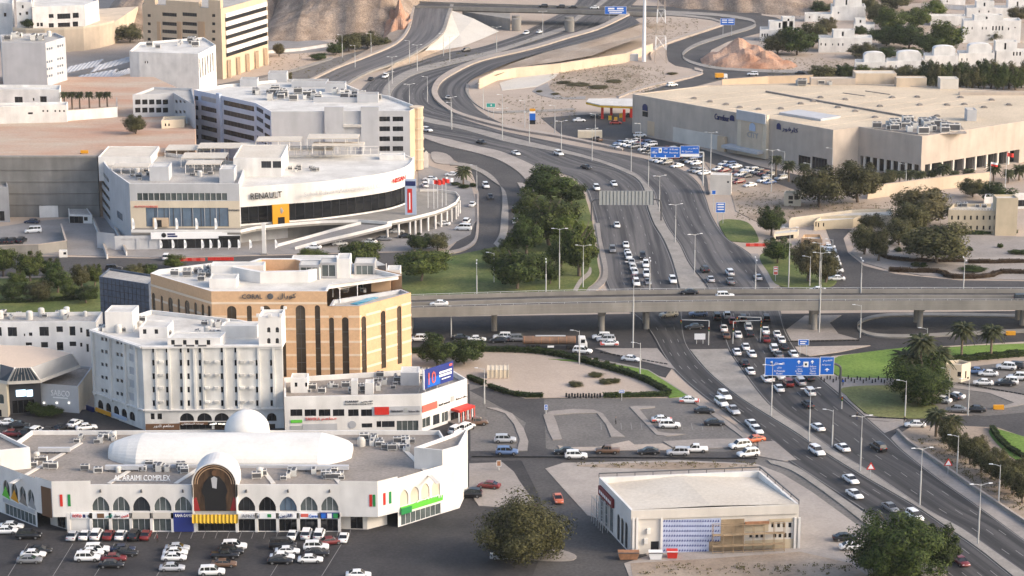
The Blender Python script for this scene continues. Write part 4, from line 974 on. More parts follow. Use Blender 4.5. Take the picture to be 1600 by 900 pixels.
 b.panel(wfl, (139, 634, 150, 641), 'navy', .5, .3, 'shop_board'); b.panel(wfl, (152, 640, 175, 646), 'brandorange', .3, .2, 'shop_board'); b.panel(wfl, (178, 648, 200, 653), 'bluegrey', .3, .2, 'shop_board')
 # corner tower
 zt = HZ(424, 672, 496); T = [wf.p(wf.uv(x, 540)[0], 0, .25) for x in (404.5, 440.5)]
 tp = [(T[0].x, T[0].y), (T[1].x, T[1].y), (T[1].x + .3, T[1].y + 6), (T[0].x + .3, T[0].y + 6)]
 tw = [(x - 2.6, y - 4.2, x + 2.6, y + 4.2, 'a', 'glassdark') for y in (515.5, 532.5) for x in (420, 433.2)]
 b.wall(tp[0], tp[1], Z - 1, zt, 'white', tw)
 for i in (1, 2, 3): b.wall(tp[i], tp[(i + 1) % 4], Z - 1, zt, 'white')
 b.roof(tp, zt, 'roofwhite', .5, 'white')
 for p in tp + [((tp[0][0] + tp[1][0]) / 2, tp[0][1])]:
  mb = MB(); mb.box(p[0] - .35, p[1] - .2, zt, p[0] + .35, p[1] + .25, zt + .6); b.part('merlon', mb, 'white')
 # stair heads on the roof
 for (x0, y0, x1, y1, dep, wn) in ((165, 519, 208, 485, 6, 0), (262, 545, 345, 518, 5, 1), (218, 528, 262, 512, 6, 1), (345, 528, 402, 508, 4, 0)):
  a = q(x0, y0, Z - .9); c = q(x1, y0, Z - .9); z1 = Z - .9 + (y0 - y1) / 7.2 if wn == 0 else Z + 1.6
  pts = [a, c, (c[0] + .5, c[1] + dep), (a[0] + .5, a[1] + dep)]
  for i in range(4): b.wall(pts[i], pts[(i + 1) % 4], Z - .9, z1, 'white', [dict(r=(.8 + k * 2.6, 1.6 + k * 2.6, Z, z1 - .5), g='glassdark') for k in range(int(WF(pts[0], pts[1]).L / 2.8))] if i == 0 and wn else ())
  b.roof(pts, z1, 'roofwhite', .2, 'white')
 b.done(); return Z - .9
WH_Z = white_hotel()
def coral_hotel():
 zl = HZ(563, 617, 478.5); zh = HZ(511, 617, 455)
 k1 = crop(220, 390, .275)
 c0 = G2(330, 455, zh); c1_ = G2(561.5, 478.5, zl); c2_ = G2(642, 457, zl); cl = G2(235, 427, zh)
 b = Bld('orange_hotel', 'orange stone hotel with tall arched window strips and an open octagonal roof court', 'building', (*G2(440, 430, zh), 0))
 B1 = G2(248, 421, zh); B2 = G2(344, 409, zh); B3 = G2(547, 411, zh); B4 = G2(628, 428, zh)
 strips_f = [(495, 548, 320), (607, 635, 318), (687, 742, 318), (797, 824, 316), (883, 938, 316), (992, 1022, 316), (1072, 1100, 386), (1145, 1183, 384)]
 wins = []
 for x0, x1, yt in strips_f:
  (a, y) = k1([(x0, yt)])[0]; (c, yb) = k1([(x1, 724)])[0]; wins.append((a, y, c, yb, 'a', 'glassbrown'))
 split = G2(511, 478, zl)
 u_split = WF(c0, c1_).uv(511, 470)[0]
 wf0 = WF(c0, c1_); sp = wf0.p(u_split, 0); sp = (sp.x, sp.y)
 wfa = b.wall(c0, sp, 0, zh, 'orange', wins[:6]); wfb = b.wall(sp, c1_, 0, zl, 'orange', wins[6:])
 wr = []
 for x0, x1, yt, yb in ((1255, 1282, 378, 712), (1365, 1392, 347, 675), (1457, 1482, 320, 650)):
  (a, y), (c, y2) = k1([(x0, yt), (x1, yb)]); wr.append((a, y, c, y2, 'a', 'glassbrown'))
 wfr = b.wall(c1_, c2_, 0, zl, 'orange', wr)
 wl = []
 for x0, x1, yt in ((70, 88, 248), (119, 133, 264), (162, 188, 274), (215, 229, 281), (256, 283, 291), (309, 325, 302), (350, 366, 311), (385, 402, 319)):
  (a, y), (c, y2) = k1([(x0, yt), (x1, yt + 400)]); wl.append((a, y, c, y2, 'a', 'glassbrown'))
 wfl = b.wall(cl, c0, 0, zh, 'orange', wl)
 b.wall(c2_, B4, 0, zl, 'orange'); b.wall(B4, B3, 0, zh, 'orange'); b.wall(B3, B2, 0, zh, 'orange'); b.wall(B2, B1, 0, zh, 'orange'); b.wall(B1, cl, 0, zh, 'orange')
 # cream bands between the window strips
 def bands(wf, ws, zs, z1):
  ops = sorted((wf.rect(w)) for w in ws)
  for z in zs:
   if z > z1 - .3: continue
   cur = 0.0; segs = []
   for o in ops:
    if o[3] > z > o[2]: segs.append((cur, o[0])); cur = o[1]
   segs.append((cur, wf.L)); mb = MB()
   for s0, s1 in segs:
    if s1 - s0 < .05: continue
    P = [wf.p(s0, z, -.01), wf.p(s1, z, -.01), wf.p(s1, z, .07), wf.p(s0, z, .07)]; mb.prism([(p.x, p.y) for p in (P[3], P[2], P[1], P[0])], z, z + .5)
   b.part('stone_band', mb, 'orangeband')
 zs = [wfa.uv(500, 390 + y * .275 + 1.4)[1] for y in (305, 382, 452, 525, 600, 678)]
 bands(wfa, wins[:6], zs, zh); bands(wfb, wins[6:], zs[1:], zl); bands(wfr, wr, zs[1:], zl); bands(wfl, wl, zs, zh)
 # signs
 b.text(wfa, 378.5, 459.5, 410, 466.5, 'CORAL', 'metaldark', .2, .1); b.text(wfa, 434, 458, 463, 467.5, 'كورال', 'metaldark', .2, .1, arabic=True)
 u, z = wfa.uv(422.5, 463); p = wfa.p(u, z, .1); mb = MB(); mb.tube((p.x, p.y, p.z), (p.x + wfa.n.x * .2, p.y + wfa.n.y * .2, p.z), .72, .6, 16); b.part('emblem', mb, 'metaldark')
 # roofs
 zr = zh - 1.0
 upper = [cl, c0, sp, G2(515, 446, zh), G2(628, 428, zh), B3, B2, B1]
 oc = [G2(x, y, zr) for x, y in k1([(560, 160), (690, 185), (940, 180), (1020, 155), (880, 118), (690, 118)])]
 mb = MB(); rim = [Vector((*p, 0)) for p in upper]
 b.roof([cl, c0, sp, (sp[0] + .4, sp[1] + 6), G2(628, 430, zh), B3, B2, B1], zh, 'roofwhite', 1.0, 'white', .5)
 mb = MB(); ocr = inset(oc if area(oc) > 0 else oc[::-1], -1.2); occ = oc if area(oc) > 0 else oc[::-1]; n = len(occ)
 for i in range(n):
  j = (i + 1) % n
  mb.add([(*ocr[i], zr), (*ocr[j], zr), (*ocr[j], zr + 2.7), (*ocr[i], zr + 2.7)], [(0, 1, 2, 3)]); mb.add([(*ocr[i], zr + 2.7), (*ocr[j], zr + 2.7), (*occ[j], zr + 2.7), (*occ[i], zr + 2.7)], [(0, 1, 2, 3)])
 b.part('court_parapet', mb, 'white')
 mb = MB()
 for i in range(n): j = (i + 1) % n; mb.add([(*occ[j], zr + .05), (*occ[i], zr + .05), (*occ[i], zr + 2.7), (*occ[j], zr + 2.7)], [(0, 1, 2, 3)])
 b.part('court_wall', mb, 'orange'); mb = MB(); mb.add([(*p, zr + .05) for p in occ], [tuple(range(n))]); b.part('court_floor', mb, 'tandark')
 # pool terrace
 ter = [(sp[0] + .5, sp[1] + .3), (c1_[0], c1_[1] + .3), (c2_[0] - .3, c2_[1]), (B4[0] - .3, B4[1] - .5), (sp[0] + .9, sp[1] + 6)]
 b.roof(ter, zl, 'roofgrey', 0.9, 'palegrey', .5)
 zt = zl - .85
 pl = [G2(x, y, zt + .1) for x, y in k1([(1190, 308), (1230, 312), (1350, 272), (1310, 266)])]
 mb = MB(); mb.prism(pl if area(pl) > 0 else pl[::-1], zt, zt + .12); b.part('pool', mb, 'pool')
 def boxpx(x0, x1, yb, h, dep, m, name, zb=zt, wn=0):
  a = G2(*k1([(x0, yb)])[0], zb); c = G2(*k1([(x1, yb)])[0], zb); pts = [a, c, (c[0], c[1] + dep), (a[0], a[1] + dep)]
  for i in range(4): b.wall(pts[i], pts[(i + 1) % 4], zb, zb + h, m, [dict(r=(.4, WF(pts[0], pts[1]).L - .4, zb + .5, zb + h - .6), g='glassgreen')] if wn and i == 0 else ())
  b.roof(pts, zb + h, 'roofwhite', .15, m)
 boxpx(900, 1015, 172, 3.6, 5, 'greywall', 'pavilion', zr, 1); boxpx(1020, 1115, 165, 3.9, 5, 'greywall', 'pavilion', zr, 1); boxpx(1115, 1190, 160, 4.6, 6, 'white', 'pavilion', zr)
 boxpx(1215, 1330, 175, 4.2, 6, 'greywall', 'pavilion', zt + 2, 1); boxpx(1310, 1420, 240, 3.2, 5, 'tandark', 'pavilion', zt); boxpx(1400, 1475, 200, 3.6, 5, 'white', 'pavilion', zt + 1)
 boxpx(390, 545, 218, 2.2, 5, 'white', 'plant_room', zr); boxpx(400, 700, 160, 3.0, 4, 'white', 'plant_room', zr)
 boxpx(855, 1110, 104, 2.0, 5, 'white', 'plant_room', zr)
 # shade sails on posts
 for (P, m) in (([(1090, 195), (1130, 228), (1230, 205), (1180, 162)], 'roofcream'), ([(1200, 80), (1240, 100), (1395, 88), (1340, 62)], 'roofwhite')):
  hgt = 3.2; w = [G(*p, zt + hgt) for p in k1(P)]; mb = MB(); c = sum(w, Vector()) / 4 - Vector((0, 0, .5)); mb.add(w + [c] + [v - Vector((0, 0, .06)) for v in w], [(0, 1, 4), (1, 2, 4), (2, 3, 4), (3, 0, 4)]); b.part('shade_sail', mb, m)
  for v in w: mb = MB(); mb.tube((v.x, v.y, zt), (v.x, v.y, zt + hgt + .4), .09); b.part('sail_post', mb, 'signwhite')
 # blue tiled side wing to the west
 wz = HZ(200, 520, 433); a = G2(155, 432, wz); c = G2(232, 444, wz)
 pts = [a, c, (c[0] + 1, c[1] + 9), (a[0] + 1, a[1] + 9)]
 for i in range(4): b.wall(pts[i], pts[(i + 1) % 4], 0, wz, 'bluetile')
 b.roof(pts, wz, 'roofgrey', .5, 'bluetile')
 w2 = WF(a, c)
 for i in range(1, 12):
  u = w2.L * i / 12; p = w2.p(u, 0, .02); mb = MB(); mb.box(p.x - .05, p.y - .08, 0, p.x + .05, p.y, wz); b.part('fin', mb, 'darkframe')
 for i in range(1, 9):
  z = wz * i / 9; P = [w2.p(0, z, .03), w2.p(w2.L, z, .03), w2.p(w2.L, z, .1), w2.p(0, z, .1)]; mb = MB(); mb.prism([(p.x, p.y) for p in (P[3], P[2], P[1], P[0])], z, z + .12); b.part('fin', mb, 'darkframe')
 b.done(); return zr, zt
CO_ZR, CO_ZT = coral_hotel()
def bank():
 k = crop(430, 560, .20625); Z = HZ(657, 676, 616)
 A = G2(444, 620.5, Z); B_ = G2(659, 615.7, Z); C = G2(730, 592, Z); D = G2(700, 574, Z); E = G2(444, 590, Z)
 b = Bld('bank_building', 'low white bank building with red fascia panels and a rooftop billboard', 'building', (*G2(560, 600, Z), 0))
 wins = []
 for x0, x1 in ((115, 205), (223, 310), (330, 418), (437, 523), (553, 632), (650, 733)):
  (a, y), (c, y2) = k([(x0, 386), (x1, 438)]); wins.append((a, y, c, y2, 'r', 'glassdark'))
 for x0, x1, y0, y1, g in ((768, 803, 475, 522, 'glassdark'), (808, 905, 475, 522, 'glass'), (655, 735, 492, 525, 'glass'), (920, 1085, 472, 556, 'glassgreen')):
  (a, y), (c, y2) = k([(x0, y0), (x1, y1)]); wins.append((a, y, c, y2, 'r', g))
 wf = b.wall(A, B_, 0, Z, 'white', wins)
 wr = []
 for x0, x1, y0, y1, g in ((1115, 1175, 448, 520, 'glassgreen'), (1195, 1245, 425, 500, 'glass'), (1262, 1310, 405, 480, 'glassgreen'), (1330, 1470, 390, 470, 'glassdark')):
  (a, y), (c, y2) = k([(x0, y0), (x1, y1)]); wr.append((a, y, c, y2, 'r', g))
 wr_ = b.wall(B_, C, 0, Z, 'white', wr)
 b.wall(C, D, 0, Z, 'white'); b.wall(D, E, 0, Z, 'white'); b.wall(E, A, 0, Z, 'white')
 b.roof([A, B_, C, D, E], Z, 'roofbrown', 1.1, 'white', .4)
 P = lambda x0, y0, x1, y1: tuple(v for p in k([(x0, y0), (x1, y1)]) for v in p)
 b.panel(wf, P(742, 362, 1100, 428), 'palegrey', .05, .12); b.panel(wf, P(752, 366, 862, 425), 'red', .18, .1, 'red_panel'); b.text(wf, *P(880, 385, 970, 404), 'bank muscat', 'metaldark', .3); b.text(wf, *P(1010, 388, 1095, 406), 'بنك مسقط', 'metaldark', .3, arabic=True)
 b.panel(wf, P(978, 372, 1000, 408), 'signgrey', .18, .05, 'logo')
 b.text(wf, *P(528, 318, 630, 332), 'ALARAIMI', 'metaldark', .15); b.text(wf, *P(650, 316, 740, 334), 'العريمي', 'metaldark', .15, arabic=True); b.text(wf, *P(528, 338, 740, 350), 'muscat towers trading centre', 'metaldark', .15)
 b.panel(wf, P(118, 465, 205, 487), 'greenbright', .05, .1); b.text(wf, *P(228, 448, 340, 468), 'TAVOLA', 'redlight', .1)
 b.text(wf, *P(350, 446, 465, 470), 'مطعم', 'redlight', .1, arabic=True)
 b.panel(wf, P(212, 495, 470, 545), 'palegrey', .04, .08); b.panel(wf, P(118, 510, 208, 550), 'signgrey', .04, .08)
 u, z = wf.uv(*k([(585, 500)])[0]); p = wf.p(u, z, .05); mb = MB(); mb.tube((p.x, p.y, p.z), (p.x, p.y - .12, p.z), .85, n=20); b.part('emblem', mb, 'palegrey')
 b.panel(wr_, P(1112, 340, 1225, 392), 'redlight', .05, .12, 'red_panel'); b.text(wr_, *P(1238, 330, 1320, 348), 'bank muscat', 'metaldark', .15); b.text(wr_, *P(1365, 288, 1445, 306), 'بنك مسقط', 'metaldark', .15, arabic=True); b.panel(wr_, P(1330, 285, 1355, 325), 'signgrey', .05, .06, 'logo')
 # entrance canopy
 zc = wr_.uv(*k([(1400, 372)])[0])[1]; u0 = wr_.uv(*k([(1330, 380)])[0])[0]; u1 = wr_.uv(*k([(1448, 345)])[0])[0]
 Q = [wr_.p(u0, 0, .05), wr_.p(u1, 0, .05), wr_.p(u1, 0, 2.6), wr_.p(u0, 0, 2.6)]; mb = MB(); mb.prism([(p.x, p.y) for p in (Q[3], Q[2], Q[1], Q[0])], zc, zc + .5); b.part('canopy', mb, 'red')
 for i in range(8):
  p = wr_.p(u0 + (u1 - u0) * i / 7, 0, 2.4); mb = MB(); mb.tube((p.x, p.y, .2), (p.x, p.y, zc), .12); b.part('canopy_post', mb, 'redlight' if i % 2 else 'signwhite')
 mb = MB(); mb.prism([(p.x, p.y) for p in (wr_.p(u0 - 1, 0, 3.6), wr_.p(u1 + 1, 0, 3.6), wr_.p(u1 + 1, 0, .02), wr_.p(u0 - 1, 0, .02))], 0.1, .45); b.part('step', mb, 'roofbrown')
 # stair heads
 zr = Z - 1.1
 for (x0, x1, yb, h, dep) in ((118, 246, 262, 3.4, 4), (680, 745, 272, 2.6, 3), (575, 625, 275, 3.2, 2), (950, 1090, 205, 3.0, 5)):
  a = G2(*k([(x0, yb)])[0], zr); c = G2(*k([(x1, yb)])[0], zr); pts = [a, c, (c[0], c[1] + dep), (a[0], a[1] + dep)]
  for i in range(4): b.wall(pts[i], pts[(i + 1) % 4], zr, zr + h, 'white' if x0 < 900 else 'palegrey', [dict(r=(.9, 1.5, zr + 1.4, zr + 2.4), g='glassdark'), dict(r=(3.2, 3.8, zr + 1.4, zr + 2.4), g='glassdark')] if i == 0 and x0 < 200 else ())
  b.roof(pts, zr + h, 'roofwhite', .15, 'white')
 b.done()
 # rooftop billboard: a thing of its own
 zb0 = wr_.uv(663, 611)[1]; w0, w1 = wr_.p(wr_.uv(662, 600)[0], 0, -.2), wr_.p(wr_.uv(708, 585)[0], 0, -.2)
 bb = Bld('billboard', 'blue rooftop billboard with big pink numerals on the bank building', 'billboard', ((w0.x + w1.x) / 2, (w0.y + w1.y) / 2, zr))
 wb = WF(w0, w1); z0 = wb.uv(662.5, 608)[1]; z1 = wb.uv(662.5, 578)[1]
 bb.panel(wb, (0, wb.L, z0, z1), 'darkblue', 0, .25, 'face', px=False); bb.panel(wb, (-.1, .12, z0 - .1, z1 + .1), 'signwhite', -.02, .35, 'frame', px=False)
 bb.panel(wb, (wb.L * .12, wb.L * .55, z0 + .2, z0 + (z1 - z0) * .5), 'signblue', .26, .03, 'print', px=False)
 for i, (u, v, w, h, m) in enumerate(((.52, .56, .42, .10, 'signwhite'), (.52, .38, .42, .12, 'signwhite'), (.6, .22, .3, .05, 'signwhite'), (.86, .8, .1, .12, 'redlight'))): bb.panel(wb, (wb.L * u, wb.L * (u + w), z0 + (z1 - z0) * v, z0 + (z1 - z0) * (v + h)), m, .29 + .002 * i, .02, 'print', px=False)
 me = textmesh('10', 'redlight', .03); o = ob('print', me, bb.o, wb.p(wb.L * .08, z0 + (z1 - z0) * .18, .36) - bb.org, rot=(math.pi / 2, 0, wb.ang)); s = (z1 - z0) * .9; o.scale = (s * .8, s, 1)
 mb = MB()
 for t in (.1, .5, .9): p = wb.p(wb.L * t, 0, -.3); mb.tube((p.x, p.y, zr), (p.x, p.y, z1 - .2), .12); q = wb.p(wb.L * t, 0, -2.5); mb.tube((q.x, q.y, zr), (p.x, p.y, z1 - 1), .08)
 bb.part('support', mb, 'metal')
 return zr
BK_ZR = bank()
def showroom_left():
 k = crop(0, 530, 1 / 6); ze = HZ(12, 652, 596); zt = ze + 4.2
 b = Bld('hexagonal_showroom', 'low hexagonal shop with peach flat roof over sloping glass and white skirts', 'building', (*G2(20, 640), 0))
 top = [G2(*p, zt) for p in k([(-150, 200), (0, 232), (140, 270), (285, 266), (670, 132), (450, 85), (280, 62), (0, 55), (-150, 62)])]
 eav = [G2(*p, ze) for p in k([(-180, 350), (-10, 385), (75, 398), (370, 384), (745, 243), (520, 170), (280, 140), (0, 140), (-180, 150)])]
 mb = MB(); n = len(top)
 if area(top) < 0: raise ValueError
 mb.add([(*p, zt) for p in top], [tuple(range(n))]); b.part('roof', mb, 'roofpeach')
 mats = ['glassblue', 'glassblue', 'glassblue', 'palegrey', 'palegrey', 'palegrey', 'palegrey', 'palegrey', 'glassblue']
 for i in range(n):
  j = (i + 1) % n; mb = MB(); mb.add([(*eav[i], ze), (*eav[j], ze), (*top[j], zt - .03), (*top[i], zt - .03)], [(0, 1, 2, 3)]); b.part('roof_skirt', mb, mats[i])
  mb = MB(); mb.beam((*eav[i], ze + .05), (*top[i], zt), .35, .3); b.part('hip_beam', mb, 'white')
  mb = MB(); mb.beam((*eav[i], ze - .25), (*eav[j], ze - .25), .5, .7); b.part('eave', mb, 'offwhite')
 for t in range(1, 7):
  a = Vector((*eav[2], ze + .06)).lerp(Vector((*eav[3], ze + .06)), t / 7); c = Vector((*top[2], zt)).lerp(Vector((*top[3], zt)), t / 7); mb = MB(); mb.beam(a, c, .16, .16); b.part('mullion', mb, 'white')
 # walls below
 wf = WF(G2(-20, 652), G2(14, 652)); b.wall(G2(-25, 650), G2(13, 652), 0, ze - .5, 'cream', [(-2, 616, 6, 631, 'a', 'glassgreen'), (-2, 640, 2.5, 651, 'r', 'glassdark')])
 ins = [(p[0], p[1] + 2.0) for p in (G2(13, 652), G2(63, 648))]
 b.wall(G2(13, 652), ins[0], 0, ze - .5, 'cream'); w1 = b.wall(ins[0], ins[1], 0, ze - .5, 'darkframe', [dict(r=(.6, 5.5, .1, 3.2), g='glassdark')])
 b.panel(w1, (25, 609, 40, 619), 'screen', .1, .15, 'screen'); b.panel(w1, (41.5, 609, 51, 619), 'screen', .1, .15, 'screen')
 zw = HZ(90, 643, 601); w2 = b.wall(G2(62, 641), G2(124, 646), 0, zw, 'palegrey'); A, B_ = G2(62, 641), G2(124, 646)
 b.wall(B_, (B_[0] + .4, B_[1] + 16), 0, zw, 'cream'); b.wall((B_[0] + .4, B_[1] + 16), (A[0] + .4, A[1] + 16), 0, zw, 'palegrey'); b.wall((A[0] + .4, A[1] + 16), A, 0, zw, 'palegrey')
 b.roof([A, B_, (B_[0] + .4, B_[1] + 16), (A[0] + .4, A[1] + 16)], zw, 'roofbrown', .5, 'palegrey')
 b.text(w2, 80, 610, 109, 619, 'SABCO', 'signwhite', .1, .05); b.panel(w2, (83, 620.5, 106, 622.5), 'signwhite', .05, .06, 'underline')
 for x in (69, 89, 108): u, z = w2.uv(x, 629.5); p = w2.p(u, z, .1); mb = MB(); mb.tube((p.x, p.y, p.z), (p.x, p.y - .2, p.z + .1), .18); b.part('spot_lamp', mb, 'lampglow')
 b.done()
 zw2 = HZ(70, 600, 503.5); A, C, D, E = G2(-40, 503, zw2), G2(150, 503, zw2), G2(160, 487, zw2), G2(-40, 489, zw2)
 b = Bld('white_block', 'white flat roofed block with paired dark windows behind the hexagonal shop', 'building', (*G2(60, 495, zw2), 0))
 z4 = crop(0, 450, .25); wn = []
 for x0, y0, x1, y1 in ((-20, 245, 10, 300), (48, 245, 106, 302), (180, 278, 202, 300), (246, 243, 305, 300), (352, 240, 393, 276), (434, 240, 471, 298), (500, 248, 515, 280), (538, 258, 560, 305), (160, 340, 200, 360), (256, 338, 300, 372), (355, 338, 396, 390), (434, 335, 476, 364), (500, 342, 515, 368), (148, 285, 158, 302), (540, 350, 555, 400)):
  (a, c), (d, e) = z4([(x0, y0), (x1, y1)]); wn.append((a, c, d, e, 'r', 'glassdark'))
 b.wall(A, C, 0, zw2, 'white', wn); b.wall(C, D, 0, zw2, 'white'); b.wall(D, E, 0, zw2, 'white'); b.wall(E, A, 0, zw2, 'white'); b.roof([A, C, D, E], zw2, 'roofgrey', .8, 'white'); b.done()
 return zw2 - .8
WB_Z = showroom_left()
def renovation_building():
 k = crop(920, 720, .2125)
 pts_px = k([(310, 362), (1545, 318), (1258, 72), (75, 120)])
 base = k([(330, 690)])[0]; Z = HZ(base[0], base[1], 720 + 362 * .2125)
 P = [G2(*p, Z) for p in pts_px]
 b = Bld('renovation_building', 'single storey cream hall under renovation with scaffold and blue patterned front', 'building', ((P[0][0] + P[2][0]) / 2, (P[0][1] + P[2][1]) / 2, 0))
 q = lambda r: tuple(v for p in k([(r[0], r[1]), (r[2], r[3])]) for v in p)
 wins = [(*q((455, 592, 515, 682)), 'r', 'glassdark')] + [(*q((x, y, x + 22, y + 36)), 'r', 'glassdark') for y, xs in ((455, (1342, 1385, 1425, 1468)), (530, (1180, 1225, 1262, 1358, 1395, 1432, 1468))) for x in xs]
 wf = b.wall(P[0], P[1], 0, Z, 'offwhite', wins)
 wr = b.wall(P[1], P[2], 0, Z, 'offwhite'); b.wall(P[2], P[3], 0, Z, 'offwhite')
 wl = WF(P[3], P[0]); L = wl.L
 w_ = [dict(r=(L * t, L * t + L * .09, .2, Z * .62), k='a', g='glassdark') for t in (.58, .70, .82)] + [dict(r=(L * t, L * t + L * .12, .2, Z * .6), g='glassgreen') for t in (.04, .19, .34)]
 b.wall(P[3], P[0], 0, Z, 'white', w_)
 ins = inset(P, .5); zr = Z - .1
 # gently ridged roof, front slope runs to the edge
 rb = G2(*k([(660, 95)])[0], Z); rf = G2(*k([(905, 330)])[0], Z)
 def lerp(a, c, t): return (a[0] + (c[0] - a[0]) * t, a[1] + (c[1] - a[1]) * t)
 B0 = [lerp(P[3], P[2], .02), lerp(P[3], P[2], .98)]
 mb = MB(); zz = Z - 1.3
 vs = [(*inset(P, .4)[3], zz), (*rb, Z - .2), (*inset(P, .4)[2], zz), (*inset(P, .02)[1], Z), (*rf, Z - .01), (*inset(P, .02)[0], Z)]
 mb.add(vs, [(0, 5, 4, 1), (1, 4, 3, 2)]); b.part('roof', mb, 'roofcream')
 mb = MB(); n = 4; pz = Z
 for i in (1, 2, 3):
  j = (i + 1) % 4; a, c = P[i], P[j]; ia, ic = ins[i], ins[j]
  mb.add([(*a, pz), (*c, pz), (*ic, pz), (*ia, pz)], [(0, 1, 2, 3)]); mb.add([(*ia, pz), (*ic, pz), (*ic, pz - 1.6), (*ia, pz - 1.6)], [(0, 1, 2, 3)])
 b.part('parapet', mb, 'white')
 # rail on the parapet
 mb = MB()
 for a, c in ((P[1], P[2]), (P[2], P[3])):
  va, vc = Vector((*a, Z + .75)), Vector((*c, Z + .75)); mb.beam(va, vc, .2, .2); L2 = (vc - va).length
  for i in range(int(L2 / 3.5) + 1): p = va.lerp(vc, i / int(L2 / 3.5)); mb.beam((p.x, p.y, Z - .1), (p.x, p.y, Z + .75), .14, .14)
 b.part('roof_rail', mb, 'metaldark')
 # upper fascia band
 b.panel(wf, (0.0, wf.L - .1, Z * .80, Z - .06), 'offwhite', .01, .3, 'fascia', px=False)
 b.panel(wf, q((538, 428, 968, 592)), 'printblue', .02, .12, 'patterned_panel'); b.panel(wf, q((538, 594, 882, 676)), 'printblue', .02, .12, 'patterned_panel')
 b.panel(wf, q((525, 678, 1500, 712)), 'bluegrey', .02, .18, 'plinth')
 mb = MB()
 for r in range(7):
  for c in range(22):
   x = 552 + c * 19; y = 440 + r * 36
   if x > 955 or (y > 590 and x > 870): continue
   if y > 668: continue
   u, z = wf.uv(*k([(x, y)])[0]); p = wf.p(u, z, .18); s = .19
   mb.add([(p.x - s, p.y, p.z - s * 1.4), (p.x + s, p.y, p.z - s * .6), (p.x + s * .4, p.y, p.z + s * 1.5)], [(0, 1, 2)])
 b.part('printed_motif', mb, 'darkblue')
 b.panel(wf, q((970, 428, 1140, 676)), 'plywood', .02, .1, 'boarding'); b.panel(wf, q((884, 594, 968, 676)), 'plywood', .02, .1, 'boarding'); b.panel(wf, q((1145, 440, 1320, 460)), 'rust', .3, .5, 'boarding'); b.panel(wf, q((1145, 462, 1320, 520)), 'sandstone', .02, .12, 'boarding'); b.panel(wf, q((1325, 425, 1500, 450)), 'sandstone', .02, .1, 'boarding')
 b.panel(wf, q((1145, 580, 1500, 676)), 'sandstone', .02, .1, 'boarding')
 for x in (318, 345, 525, 1505, 1535): b.panel(wf, q((x, 415, x + 16, 690)), 'white', .02, .35, 'pilaster')
 for x, y in ((425, 495), (405, 568)):
  b.panel(wf, q((x, y, x + 26, y + 36)), 'acbody', .02, .5, 'awning_shadow_box')
 b.panel(wl, (L * .06, L * .50, Z * .66, Z * .86), 'maroon', .05, .5, 'fascia_sign', px=False)
 for i in range(7): b.panel(wl, (L * (.10 + i * .055), L * (.135 + i * .055), Z * .72, Z * .79), 'signwhite', .56, .05, 'sign_letter', px=False)
 b.done()
 # scaffold: a thing of its own, tubes as parts
 sc = Bld('scaffold', 'brown tube scaffold standing against the cream hall front', 'scaffold', wf.p(wf.L * .75, 0, 1))
 us = [wf.uv(*k([(x, 600)])[0])[0] for x in range(900, 1500, 75)]; zs_ = [wf.uv(*k([(1200, y)])[0])[1] for y in (640, 600, 520, 445)]
 for o_ in (.7, 1.7):
  for u in us: p = wf.p(u, 0, o_); mb = MB(); mb.tube((p.x, p.y, .1), (p.x, p.y, zs_[-1]), .055); sc.part('standard', mb, 'scaffold')
  for z in zs_: p, p2 = wf.p(us[0], z, o_), wf.p(us[-1], z, o_); mb = MB(); mb.tube(p, p2, .05); sc.part('ledger', mb, 'scaffold')
 for z in zs_[1:3]:
  P4 = [wf.p(us[0], 0, .72), wf.p(us[-1], 0, .72), wf.p(us[-1], 0, 1.68), wf.p(us[0], 0, 1.68)]; mb = MB(); mb.prism([(p.x, p.y) for p in (P4[3], P4[2], P4[1], P4[0])], z - .02, z + .06); sc.part('plank', mb, 'plywood')
 sc2 = Bld('scaffold', 'grey tube scaffold at the shop front side of the cream hall', 'scaffold', wl.p(L * .2, 0, 1.5))
 for o_ in (.6, 1.6):
  for i in range(6): p = wl.p(L * (.03 + .07 * i), 0, o_); mb = MB(); mb.tube((p.x, p.y, .1), (p.x, p.y, Z * .62), .06); sc2.part('standard', mb, 'galv')
  for z in (Z * .2, Z * .4, Z * .6): mb = MB(); mb.tube(wl.p(L * .03, z, o_), wl.p(L * .38, z, o_), .05); sc2.part('ledger', mb, 'galv')
 return Z
RN_Z = renovation_building()
